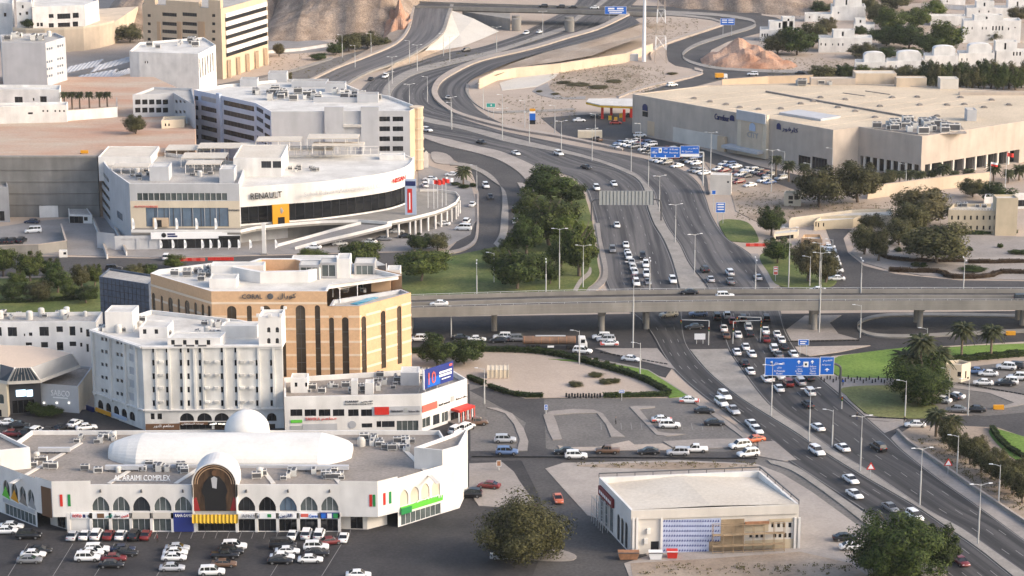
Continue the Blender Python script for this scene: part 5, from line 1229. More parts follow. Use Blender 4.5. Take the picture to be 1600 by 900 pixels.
# ================================================================ DEALERSHIP, OFFICES, MALL, VILLAS
def rq(k):
 return lambda x0, y0, x1, y1, *r: (*[v for p in k([(x0, y0), (x1, y1)]) for v in p], *r)
def dealership():
 k5 = crop(140, 180, .2445); k6 = crop(400, 180, .2444); q5 = rq(k5); q6 = rq(k6)
 zt = HZ(290, 388, 362)
 A, B_ = G2(205, 356, zt), G2(375.5, 356, zt); w = WF(A, B_); zI = w.uv(280, 287)[1]; zm = w.uv(280, 314)[1]
 b = Bld('car_dealership', 'wide pale car dealership with curved white hall, terrace and circular deck', 'building', (*G2(420, 340), 0))
 b.wall(A, B_, zt, zm, 'cream', [(*q5(360, 592, 888, 712), 'r', 'glassblue')])
 b.wall(A, B_, zm, zI, 'palegrey', [(*q5(303 + i * 36.1, 498, 337 + i * 36.1, 545), 'r', 'glassgreen') for i in range(16)])
 b.done()
 for i in range(1, 7): u = w.uv(*k5([(360 + i * 75, 650)])[0])[0]; p = w.p(u, 0, -.1); mb = MB(); mb.box(p.x - .06, p.y - .06, zt, p.x + .06, p.y + .06, w.uv(290, 322)[1]); b.part('mullion', mb, 'palegrey')
 b.panel(w, q5(405, 655, 505, 712), 'tan', .02, .4, 'door_surround'); b.panel(w, q5(432, 668, 462, 712), 'black', .43, .05, 'door')
 b.text(w, *q5(284, 578, 436, 590), 'AUTOMOBILES', 'redlight', .1); b.text(w, *q5(890, 602, 958, 612), 'INFINITI', 'metaldark', .1)
 C = G2(385, 255, zI); Bk = G2(215, 262, zI); S = G2(170, 264, zI); L0 = G2(152, 241, zI); L1 = G2(245, 236, zI)
 b.wall(B_, C, 0, zI, 'palegrey'); b.wall(S, A, 0, zI, 'palegrey', [(*q5(175, 620, 210, 665), 'r', 'glassblue')]); wl = b.wall(L0, S, 0, zI, 'palegrey')
 for i in range(5):
  z = zI * (.12 + .16 * i); b.panel(wl, (wl.L * .05, wl.L * .95, z, z + 1.1), 'glassdark', .02, .06, 'louvre', px=False)
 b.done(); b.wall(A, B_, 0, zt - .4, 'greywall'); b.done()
 b.wall(C, L1, 0, zI, 'palegrey'); b.wall(L1, L0, 0, zI, 'palegrey')
 b.roof([S, A, B_, C, L1, L0], zI, 'roofgrey', 1.0, 'white', .4)
 # curved hall
 poly = [(375.5, 353), (415, 350), (454, 347), (498, 343.5), (547, 337.5), (590, 331), (614, 326), (633, 319), (644, 310), (648, 300)]
 P, _ = resample([G(x, y, zt) for x, y in poly], 28); zN = HZ(400, 351, 291, zt); zG = HZ(400, 351, 322, zt)
 for i in range(27):
  wi = b.wall(P[i], P[i + 1], zG, zN, 'white')
  b.wall(P[i], P[i + 1], zt, zt + .5, 'white')
  g = b.pane(wi, 0, wi.L, zt + .5, zG, .9, 'glassdark', 'glazing')
  p = wi.p(0, 0, -.8); mb = MB(); mb.box(p.x - .08, p.y - .08, zt, p.x + .08, p.y + .08, zG); b.part('mullion', mb, 'darkframe')
 mb = MB(); n = 28; ou = [(p.x, p.y) for p in P]; off = []
 for i in range(28):
  d = (P[min(i + 1, 27)] - P[max(i - 1, 0)]).normalized(); off.append((P[i].x - d.y * 1.2, P[i].y + d.x * 1.2))
 mb.add([(*p, zG + .02) for p in ou] + [(*p, zG + .02) for p in off], [(i + 1, i, n + i, n + i + 1) for i in range(n - 1)]); b.part('soffit', mb, 'white')
 back = [G2(644, 246, zN), G2(630, 240, zN), G2(440, 243, zN), G2(385, 256, zN)]
 b.roof(ou + back, zN, 'roofwhite', .5, 'white', .35)
 b.wall(ou[-1], back[0], 0, zN, 'tan'); b.wall(back[0], back[1], 0, zN, 'tan'); b.wall(back[1], back[2], 0, zN, 'white'); b.wall(back[2], back[3], 0, zN, 'white'); b.wall(back[3], ou[0], 0, zN, 'white')
 w3 = WF(P[0], P[7]); w4 = WF(P[18], P[24])
 b.text(w3, 391, 300, 440, 309.5, 'RENAULT', 'black', .5, .12);
 zp = (zN + zG) / 2
 iN = min(range(27), key=lambda i: abs(PX((P[i].x, P[i].y, zp))[0] - 612)); w5 = WF(P[iN], P[min(iN + 2, 27)]); b.text(w5, 612, 276.5, 631.5, 283.5, 'NISSAN', 'red', .45, .1)
 i2 = min(range(27), key=lambda i: abs(PX((P[i].x, P[i].y, zp))[0] - 465)); i3 = min(range(27), key=lambda i: abs(PX((P[i].x, P[i].y, zp))[0] - 590)); w6 = WF(P[i2], P[i3]); b.text(w6, 470, 291.5, 588, 298.5, 'Suhail Bahwan Automobiles LLC', 'palegrey', 2.3, .05)
 b.panel(w3, (424.5, 318.5, 450.5, 349), 'brandorange', .4, .7, 'entrance_portal'); b.panel(w3, (433, 338, 443.5, 348.5), 'glassdark', 1.12, .06, 'door')
 mb = MB(); u, z = w3.uv(438, 328); p = w3.p(u, z, 1.15); mb.add([(p.x - .7, p.y, z), (p.x, p.y, z - 1.1), (p.x + .7, p.y, z), (p.x, p.y, z + 1.1), (p.x, p.y - .12, z)], [(0, 1, 4), (1, 2, 4), (2, 3, 4), (3, 0, 4)]); b.part('diamond_emblem', mb, 'metal')
 # terrace slab with balustrade
 te = [(205, 363), (376, 363), (400, 357.5), (450, 352.5), (500, 348.5), (560, 347), (605, 350), (640, 343.5), (657, 339.5), (680, 333.5), (698, 327), (712, 319), (718, 310), (712, 303), (684, 299), (656, 299)]
 T = [G2(x, y, zt) for x, y in te]; inn = [G2(x, y, zt) for x, y in ((648, 300), (644, 310), (633, 319), (614, 326), (590, 331), (547, 337.5), (498, 343.5), (454, 347), (415, 350), (375.5, 353), (375.5, 355.8), (205, 355.8))]
 mb = MB(); mb.prism(T + inn, zt - .7, zt - .02); b.part('terrace_slab', mb, 'concrete')
 mb = MB()
 for i in range(len(T) - 1): mb.beam((*T[i], zt + .35), (*T[i + 1], zt + .35), .2, .8)
 b.part('balustrade', mb, 'white')
 for i in range(len(T)):
  if i < 6: continue
  p = T[i]; mb = MB(); mb.tube((p[0], p[1] + .4, 0), (p[0], p[1] + .4, zt - .7), .35, n=10); b.part('column', mb, 'white')
  if i + 1 < len(T): p2 = T[i + 1]; mb = MB(); mb.tube(((p[0] + p2[0]) / 2, (p[1] + p2[1]) / 2 + .4, 0), ((p[0] + p2[0]) / 2, (p[1] + p2[1]) / 2 + .4, zt - .7), .35, n=10); b.part('column', mb, 'white')
 # dark back wall under the deck
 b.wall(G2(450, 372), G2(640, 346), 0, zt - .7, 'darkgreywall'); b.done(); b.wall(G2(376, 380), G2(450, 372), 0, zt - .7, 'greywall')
 rL = [(564, 350.5, zt), (530, 359, 3.8), (498, 368, 2.2), (432, 386, 0.1)]; rR = [(612, 353, zt), (556, 367, 3.6), (503, 379, 1.7), (461, 390, 0.1)]
 a, _ = resample(densify(rL), 16); c, _ = resample(densify(rR), 16)
 mb = MB()
 for i in range(15):
  q = [a[i], c[i], c[i + 1], a[i + 1]]; mb.add([*q, *[v - Vector((0, 0, .7)) for v in q]], [(0, 1, 2, 3), (7, 6, 5, 4), (1, 5, 6, 2), (0, 3, 7, 4)])
 b.part('ramp', mb, 'forecourt')
 for e in (a, c):
  mb = MB()
  for i in range(15): mb.beam(e[i] + Vector((0, 0, .4)), e[i + 1] + Vector((0, 0, .4)), .25, .9)
  b.part('ramp_parapet', mb, 'white')
 b.done()
 wg = WF(G2(180, 390), G2(376, 388)); wg2 = b.wall(G2(180, 391), G2(376, 388), 0, zt - .71, 'palegrey', [(*q5(200, 790, 298, 858), 'r', 'palegrey'), (*q5(322, 790, 380, 850), 'r', 'palegrey'), (*q5(450, 790, 960, 850), 'r', 'glassdark')])
 b.panel(wg2, q5(392, 745, 963, 786), 'signwhite', .1, .5, 'fascia_sign'); b.panel(wg2, q5(825, 768, 963, 786), 'black', .62, .05, 'fascia_sign')
 u, z = wg2.uv(*k5([(475, 764)])[0]); p = wg2.p(u, z, .6); mb = MB(); mb.tube((p.x, p.y, p.z), (p.x, p.y - .1, p.z), .7, n=16); b.part('logo', mb, 'black'); b.panel(wg2, q5(498, 752, 548, 762), 'navy', .62, .05, 'sign_bar'); b.panel(wg2, q5(500, 766, 562, 776), 'navy', .62, .05, 'sign_bar')
 b.done(); b.wall(G2(152, 388), G2(180, 391), 0, zt, 'palegrey'); b.done()
 # roof boxes and shade canopies
 def box(x0, x1, yb, h, dep, z, m='white', rm='roofcream', wn=()):
  a = G2(x0, yb, z); c = G2(x1, yb, z); pts = [a, c, (c[0], c[1] + dep), (a[0], a[1] + dep)]
  for i in range(4): b.wall(pts[i], pts[(i + 1) % 4], z - 5, z + h, m, wn if i == 0 else ())
  b.roof(pts, z + h, rm, .25, m)
 zr = zI - 1
 box(365, 440, 270, 4.6, 22, zr, 'white', 'roofcream', [dict(r=(8.5, 11.5, zr + 1.5, zr + 3.6), g='glass'), dict(r=(12, 15, zr + 1.5, zr + 3.6), g='glass')]); box(343, 366, 286, 4.2, 7, zr, 'palegrey', 'roofwhite'); box(234, 264, 283, 4.4, 7, zr, 'palegrey', 'roofwhite'); box(154, 236, 258, 2.6, 18, zr, 'white', 'roofcream')
 box(593, 632, 250, 1.6, 4, zN - .5, 'white', 'roofwhite')
 def canopy(x0, x1, y, dep, z, h):
  a = G2(x0, y, z); c = G2(x1, y, z); mb = MB(); mb.prism([a, c, (c[0], c[1] + dep), (a[0], a[1] + dep)], z + h, z + h + .25); b.part('parking_canopy', mb, 'roofcream')
  for i in range(5):
   for t in (0.1, dep - .1): x = a[0] + (c[0] - a[0]) * i / 4; mb = MB(); mb.tube((x, a[1] + t, z), (x, a[1] + t, z + h), .1, n=6); b.part('canopy_post', mb, 'white')
 canopy(480, 560, 232, 8, zr + 2, 3); canopy(488, 568, 240, 6, zr + 1, 2.4); canopy(283, 352, 262, 9, zr, 2.8); canopy(290, 345, 271, 7, zr, 2.6); canopy(308, 395, 248, 9, zr, 3.2); canopy(258, 330, 246, 9, zr, 2.2); canopy(175, 232, 272, 6, zr, 2.0); canopy(445, 520, 246, 7, zN - .4, 2.2); canopy(400, 470, 236, 8, zr + 1.5, 3)
 mb = MB()
 a0 = G2(436, 243, zN); a1 = G2(592, 240, zN)
 for i in range(14): x = a0[0] + (a1[0] - a0[0]) * i / 13; mb.tube((x, a0[1], zN), (x, a0[1], zN + 2.4), .09, n=6)
 mb.beam((*a0, zN + 2.4), (*a1, zN + 2.4), .15, .15); mb.beam((*a0, zN + 1.2), (*a1, zN + 1.2), .1, .1); b.part('roof_rail', mb, 'white')
 b.done()
 # brand pylon on the deck
 p = G(642, 335, zt); h = HZ(642, 335, 280, zt) - zt
 t = Bld('brand_pylon', 'tall blue and red brand pylon standing on the circular deck', 'sign', p)
 mb = MB(); mb.box(p.x - 1.7, p.y - .35, zt, p.x + 1.7, p.y + .35, zt + h); t.part('body', mb, 'bluegrey'); mb = MB(); mb.box(p.x - 1.0, p.y - .42, zt + .6, p.x + .45, p.y - .36, zt + h * .74); t.part('red_panel', mb, 'red'); mb = MB(); mb.box(p.x - 1.6, p.y - .42, zt + h * .82, p.x + 1.5, p.y - .36, zt + h * .95); t.part('blue_panel', mb, 'navy'); mb = MB(); mb.box(p.x - .5, p.y - .47, zt + h * .15, p.x - .1, p.y - .43, zt + h * .62); t.part('lettering', mb, 'signwhite')
 p = G(666, 262); h = HZ(666, 262, 235); t = Bld('white_pylon', 'plain white square pylon beside the frontage road', 'sign', p)
 mb = MB(); mb.box(p.x - .7, p.y - .5, 0, p.x + .7, p.y + .5, h - 1); t.part('shaft', mb, 'white'); mb = MB(); mb.add([(p.x - .7, p.y - .5, h - .98), (p.x + .7, p.y - .5, h - .98), (p.x + .7, p.y + .5, h - .98), (p.x - .7, p.y + .5, h - .98), (p.x, p.y, h)], [(0, 1, 4), (1, 2, 4), (2, 3, 4), (3, 0, 4)]); t.part('cap', mb, 'roofwhite')
 return zt, zr, zN
DT, DZR, DZN = dealership()
def office():
 k = crop(280, 100, .24375); q = rq(k); z = HZ(650, 268, 170)
 pp = [G2(*p, z) for p in k([(95, 165), (490, 250), (588, 304), (1478, 300), (1515, 282), (1500, 262), (1350, 205), (1180, 175), (1070, 130), (690, 95), (300, 130)])]
 b = Bld('office_block', 'long blue grey office block with ribbon windows and rounded peach corner', 'building', (*G2(480, 200), 0))
 w0 = []
 for yy in (252, 314, 377, 439, 500): w0.append((*q(285, yy, 480, yy + 32), 'r', 'glass'))
 for yy in (215, 277, 339, 402, 463): w0 += [(*q(140, yy, 250, yy + 30), 'r', 'glass' if yy > 250 else 'greywall'), (*q(99, yy - 10, 122, yy + 16), 'r', 'glass')]
 b.wall(pp[0], pp[1], 0, z, 'bluegrey', w0)
 w1 = []
 for yy in (285, 345, 408, 470): w1 += [(*q(495, yy - 2, 538, yy + 26), 'r', 'glass'), (*q(547, yy + 40, 583, yy + 68), 'r', 'glass')]
 b.wall(pp[1], pp[2], 0, z, 'bluegrey', w1)
 w2 = [(*q(x, y, x + 68, y + 31), 'r', 'glassdark') for y in (337, 400, 464, 527) for x in (1283, 1368)]
 wf = b.wall(pp[2], pp[3], 0, z, 'palegrey', w2)
 for i in range(3, 11): b.wall(pp[i], pp[(i + 1) % 11], 0, z, 'tan' if i < 5 else 'palegrey')
 b.roof(pp, z, 'roofwhite', .9, 'white', .5)
 for x0, x1, o in ((932, 1055, .9), (1165, 1280, .9)):
  u0 = wf.uv(*k([(x0, 350)])[0])[0]; u1 = wf.uv(*k([(x1, 350)])[0])[0]; b.panel(wf, (u0, u1, .1, z + 1.6), 'palegrey', .02, o, 'bay', px=False)
 b.panel(wf, q(1050, 384, 1168, 402), 'roofwhite', .02, 1.0, 'ledge')
 c = pp[4]
 for i in range(6):
  mb = MB(); mb.tube((c[0] + .3, c[1] + 1.5, z * i / 6 + .3), (c[0] + .3, c[1] + 1.5, z * (i + 1) / 6 - .2), 2.2, n=14); b.part('stair_drum', mb, 'tan')
  mb = MB(); mb.tube((c[0] + .3, c[1] + 1.5, z * (i + 1) / 6 - .2), (c[0] + .3, c[1] + 1.5, z * (i + 1) / 6 + .3), 2.5, n=14); b.part('stair_ledge', mb, 'beigewall')
 zr = z - .9
 for x0, x1, yb, h, d in ((1140, 1275, 248, 3, 5), (935, 1065, 180, 3, 6), (390, 500, 145, 2.6, 6), (570, 690, 118, 3.5, 6), (720, 950, 150, 2.2, 6), (860, 1140, 246, 1.6, 1.4)):
  a = G2(*k([(x0, yb)])[0], zr); e = G2(*k([(x1, yb)])[0], zr); pts = [a, e, (e[0], e[1] + d), (a[0], a[1] + d)]
  for i in range(4): b.wall(pts[i], pts[(i + 1) % 4], zr, zr + h, 'palegrey', ())
  b.roof(pts, zr + h, 'roofgrey', .2, 'palegrey')
 u = wf.uv(*k([(265, 300)])[0])
 wl = WF(pp[0], pp[1]); u = wl.uv(*k([(265, 330)])[0])[0]; b.panel(wl, (u - 1.0, u + 1.0, .1, z + .8), 'bluegrey', .02, 1.0, 'stair_fin', px=False)
 b.done(); return zr
OFZ = office()
def simple(name, label, org_px, base, tops, zb, m, wins, rm='roofgrey', par=.8, cat='building', gm='glassdark', zt=None, group=None, extra=None):
 """tops: roof corner pixels counter-clockwise from the front left; base: (x, ybase, ytop) gives the height"""
 z = zt if zt else HZ(base[0], base[1], base[2], zb); P = [G2(x, y, z) for x, y in tops]
 b = Bld(name, label, cat, (*G2(org_px[0], org_px[1], zb), zb), group)
 wf = b.shell(P, zb, z, m, wins, rm, par, gm)
 if extra: extra(b, wf, z)
 b.done(); return b, wf, z
r1 = crop(0, 0, .25); q1 = rq(r1)
# two-storey block on the plateau
simple('two_storey_block', 'white two storey block with rows of square dark windows on the plateau', (250, 175), (207, 184, 148), [(207, 148), (271, 145), (305, 165), (300, 138), (240, 136)], ZP, 'palegrey',
  {0: [(*q1(x, y, x + 33, y + 31), 'r') for y in (622, 673) for x in (845, 889, 932, 976, 1018)], 1: [(*q1(x, y, x + 14, y + 18), 'r') for y, d in ((625, 0), (690, 0), (760, 0)) for x in (1095, 1120, 1145)]}, 'roofgrey')
simple('blank_gable_block', 'white block with one blank grey gable and a peach window side, on the plateau', (50, 120), (70, 134, 66), [(2, 66), (71, 67), (102, 58), (86, 51), (0, 54)], ZP, 'palegrey',
  {1: [(*q1(x, y, x + 9, y + 15), 'r', 'glassblue') for x, dy in ((292, 0), (306, -3), (319, -6), (358, -18), (372, -21), (386, -24)) for y in (300 + dy, 380 + dy, 425 + dy, 470 + dy)]}, 'roofgrey')
simple('low_white_house', 'low white house with square windows behind a boundary wall on the plateau', (45, 165), (40, 166, 138), [(-30, 139), (93, 140), (95, 133), (-30, 132)], ZP, 'whitevilla', {0: [(*q1(92, 605, 142, 655), 'r'), (*q1(250, 602, 292, 642), 'r'), (*q1(205, 612, 215, 630), 'r')]}, 'roofwhite')
simple('boundary_wall_block', 'long low white walled annex with small slots on the sandy lot edge', (50, 190), (50, 192, 165), [(-30, 167), (104, 164), (106, 159), (-30, 161)], ZP, 'whitevilla', {0: [(*q1(x, 688, x + 10, 700), 'r') for x in (265, 292, 340, 368, 395)] + [(*q1(175, 702, 205, 714), 'r')]}, 'roofwhite')
def garden_wall(label, px, zb, h, m='whitevilla', th=.4, name='garden_wall'):
 w = [G(x, y, zb) for x, y in px]; t = thing(name, label, 'wall', (w[0].x, w[0].y, zb))
 for i in range(len(w) - 1):
  d = (w[i + 1] - w[i]).normalized(); n = Vector((-d.y, d.x, 0)) * th / 2; mb = MB()
  mb.prism([((w[i] - n).x, (w[i] - n).y), ((w[i + 1] - n).x, (w[i + 1] - n).y), ((w[i + 1] + n).x, (w[i + 1] + n).y), ((w[i] + n).x, (w[i] + n).y)], zb, zb + h); kidmesh('panel', mb, m, t)
  mb = MB(); mb.beam(w[i] + Vector((0, 0, h + .08)), w[i + 1] + Vector((0, 0, h + .08)), th + .15, .14); kidmesh('coping', mb, 'kerbpink', t)
 return t
garden_wall('white garden wall in front of the row of palms on the plateau', [(104, 189), (183, 183), (183, 168)], ZP, 3.6)
simple('small_cream_house', 'small cream house with tiny windows below the two storey block', (275, 195), (255, 200, 187), [(252, 188), (288, 186), (290, 181), (256, 182)], ZP, 'cream', {0: [(*q1(x, 772, x + 9, 788), 'r') for x in (1030, 1052)]}, 'roofcream')
simple('finned_white_block', 'white office block with vertical fins before the tan tower', (270, 130), (310, 140, 64), [(202, 80), (217, 81), (310, 84), (337, 70), (318, 58), (218, 66)], 0, 'whitevilla',
  {1: [(*q1(905, 382, 912, 396), 'r'), (*q1(918, 382, 925, 396), 'r')], 2: [(312 + i * 4, 92 - i * 2.0, 313.6 + i * 4, 122 - i * 2.2, 'r', 'glass') for i in range(6)]}, 'roofwhite')
def tanx(b, wf, z):
 w = wf[1]
 for r in range(5):
  zz = z * (.30 + .125 * r); b.panel(w, (w.L * .08, w.L * .98, zz, zz + z * .055), 'glassdark', .05, .1, 'ribbon_window', px=False); b.panel(w, (w.L * .08, w.L * .98, zz + z * .058, zz + z * .12), 'whitevilla', .05, .5, 'spandrel', px=False)
 w = wf[0]
 for x0, x1 in ((985, 1005), (1110, 1135), (1240, 1280)): b.panel(w, q1(x0, 135, x1, 300), 'tandark', .02, .3, 'pier')
 for f0, f1, h in ((.02, .16, 3), (.3, .72, 2.2), (.84, .99, 3.4)):
  p0, p1 = w.p(w.L * f0, 0, -.4), w.p(w.L * f1, 0, -.4); mb = MB(); mb.prism([(p0.x, p0.y), (p1.x, p1.y), (p1.x, p1.y + 9), (p0.x, p0.y + 9)], z - .6, z + h); b.part('stair_head', mb, 'tan')
 for i in range(5): p = wf[1].p(wf[1].L * (.1 + .2 * i), 0, 1.2); mb = MB(); mb.box(p.x - .6, p.y - .6, 0, p.x + .6, p.y + .6, z * .26); b.part('column', mb, 'tan')
simple('tan_tower', 'tan stone office tower with striped curved wing below the brown hill', (320, 100), (345, 124, 14), [(222, 6), (345, 14), (417, -6), (405, -22), (240, -14)], 0, 'tan',
  {0: [(*q1(x, y, x + 20, y + 18), 'r') for y in (88, 140, 188, 236) for x in (922, 1325)] + [(*q1(x0, y, x1, y + 22), 'r') for y in (80, 138, 187, 235) for x0, x1 in ((1014, 1104), (1140, 1230))]}, 'roofgrey', extra=tanx)
def villa_terrace():
 z = HZ(120, 80, 46); c = G2(105, 44, z)
 t = thing('terrace_wall', 'curved beige retaining wall carrying a white villa terrace', 'wall', (c[0], c[1], 0))
 px = [(20, 46), (40, 47.5), (70, 48), (100, 47), (130, 45), (155, 41), (172, 37), (178, 35)]
 w = [G2(x, y, z) for x, y in px]; w2 = [(p[0], p[1] + 60) for p in reversed(w)]
 mb = MB(); mb.prism(w + [(w[-1][0] + 2, w[-1][1] + 60), (w[0][0], w[0][1] + 60)], 0, z); kidmesh('wall', mb, 'beigewall', t)
 mb = MB()
 for i in range(len(w) - 1): mb.beam((*w[i], z + .5), (*w[i + 1], z + .5), .3, 1.0)
 kidmesh('parapet', mb, 'cream', t)
 simple('white_villa', 'white three storey villa with dark balconies on the curved terrace', (90, 40), (70, 43, 6), [(50, 11), (132, 8), (154, 0), (140, -8), (52, -4)], z, 'whitevilla', {0: [(*q1(x0, y0, x1, y1), 'r') for x0, y0, x1, y1 in ((305, 88, 335, 112), (358, 85, 440, 118), (455, 80, 492, 112), (305, 145, 336, 176), (362, 142, 438, 175), (455, 135, 488, 168), (230, 142, 245, 165), (252, 142, 268, 165))]}, 'roofwhite', zt=HZ(70, 43, 10, z))
 simple('white_villa', 'narrow white villa at the left end of the curved terrace', (30, 40), (30, 40, 2), [(25, 3), (49, 3), (50, -4), (26, -4)], z, 'whitevilla', {0: [(34, 8, 37, 13, 'r'), (40, 18, 44, 23, 'r'), (30, 20, 33, 24, 'r')]}, 'roofwhite', zt=z + 12)
 simple('white_villa', 'white block at the left of the curved terrace, partly out of frame', (5, 44), (8, 60, 6), [(-30, 4), (19, 5), (21, -4), (-30, -5)], 0, 'whitevilla', {0: [(6, 20, 10, 26, 'r')]}, 'roofwhite', zt=z + 9)
villa_terrace()
# corrugated car-park canopies behind the plateau
for i, (x0, y0, x1, y1) in enumerate(((96, 112, 150, 100), (140, 110, 206, 92), (112, 126, 172, 116), (165, 122, 206, 110))):
 zc = 4; pts = [G2(x0, y0 + 4, zc), G2(x1, y1 + 4, zc), G2(x1 + 12, y1 - 5, zc), G2(x0 + 12, y0 - 5, zc)]
 t = thing('carport', 'grey sheet metal carport roof behind the palm row' if i else 'grey sheet metal carport beside the blank gable block', 'carport', (*pts[0], 0), 0, 'carports behind the plateau' if i else None)
 mb = MB(); n = 16; A, B_, C, D = [Vector((*p, zc)) for p in pts]
 vs = []
 for j in range(n + 1):
  d = .18 if j % 2 else 0; vs += [A.lerp(B_, j / n) + Vector((0, 0, d)), D.lerp(C, j / n) + Vector((0, 0, d + .8))]
 mb.add(vs, [(2 * j, 2 * j + 2, 2 * j + 3, 2 * j + 1) for j in range(n)]); kidmesh('roof_sheet', mb, 'palegrey', t)
 for p in (A, B_, C, D): mb = MB(); mb.tube((p.x, p.y, 0), (p.x, p.y, zc + (.8 if p in (C, D) else 0)), .12, n=6); kidmesh('post', mb, 'galv', t)
# left service yard
simple('grey_shed', 'grey walled shed at the left edge under the retaining wall', (2, 345), (10, 345, 290), [(-40, 292), (13, 292), (2, 258), (-40, 250)], 0, 'greywall', {0: [(-8, 330, 7, 345, 'r')]}, 'roofgrey')
simple('service_house', 'white service house in the yard below the retaining wall', (90, 330), (62, 336, 291), [(57, 291), (84, 291), (85, 286), (58, 286)], 0, 'white', {0: [(67, 318, 74, 322, 'r')]}, 'roofwhite')
simple('service_annex', 'low white annex with open roof frame beside the service house', (110, 336), (100, 336, 318), [(61, 322), (136, 320), (126, 299), (86, 300)], 0, 'white', None, 'roofgrey')
simple('gate_shelter', 'small white gate shelter at the yard ramp', (125, 346), (130, 350, 336), [(108, 335), (144, 336), (134, 322), (106, 322)], 0, 'white', {0: [(108, 338, 130, 349, 'r'), (131, 339, 137, 345, 'r')]}, 'roofgrey', par=.2)
simple('guard_booth', 'tiny white guard booth at the foot of the yard wall', (100, 400), (95, 402, 392), [(92, 392.5), (105, 392), (105, 390), (93, 390)], 0, 'white', {0: [(99, 394, 103.5, 398, 'r')]}, 'roofwhite', par=.15)
garden_wall('pale concrete wall along the service yard above the avenue', [(-20, 400), (60, 398), (104, 392), (96, 365)], 0, 3.0, 'concrete')
garden_wall('slanting white wall beside the descending ramp of the yard', [(146, 348), (156, 372), (168, 405)], 0, 1.6, 'white')
garden_wall('low white kerb wall on the dealership ramp', [(172, 345), (186, 372), (198, 400)], 0, 1.4, 'white')
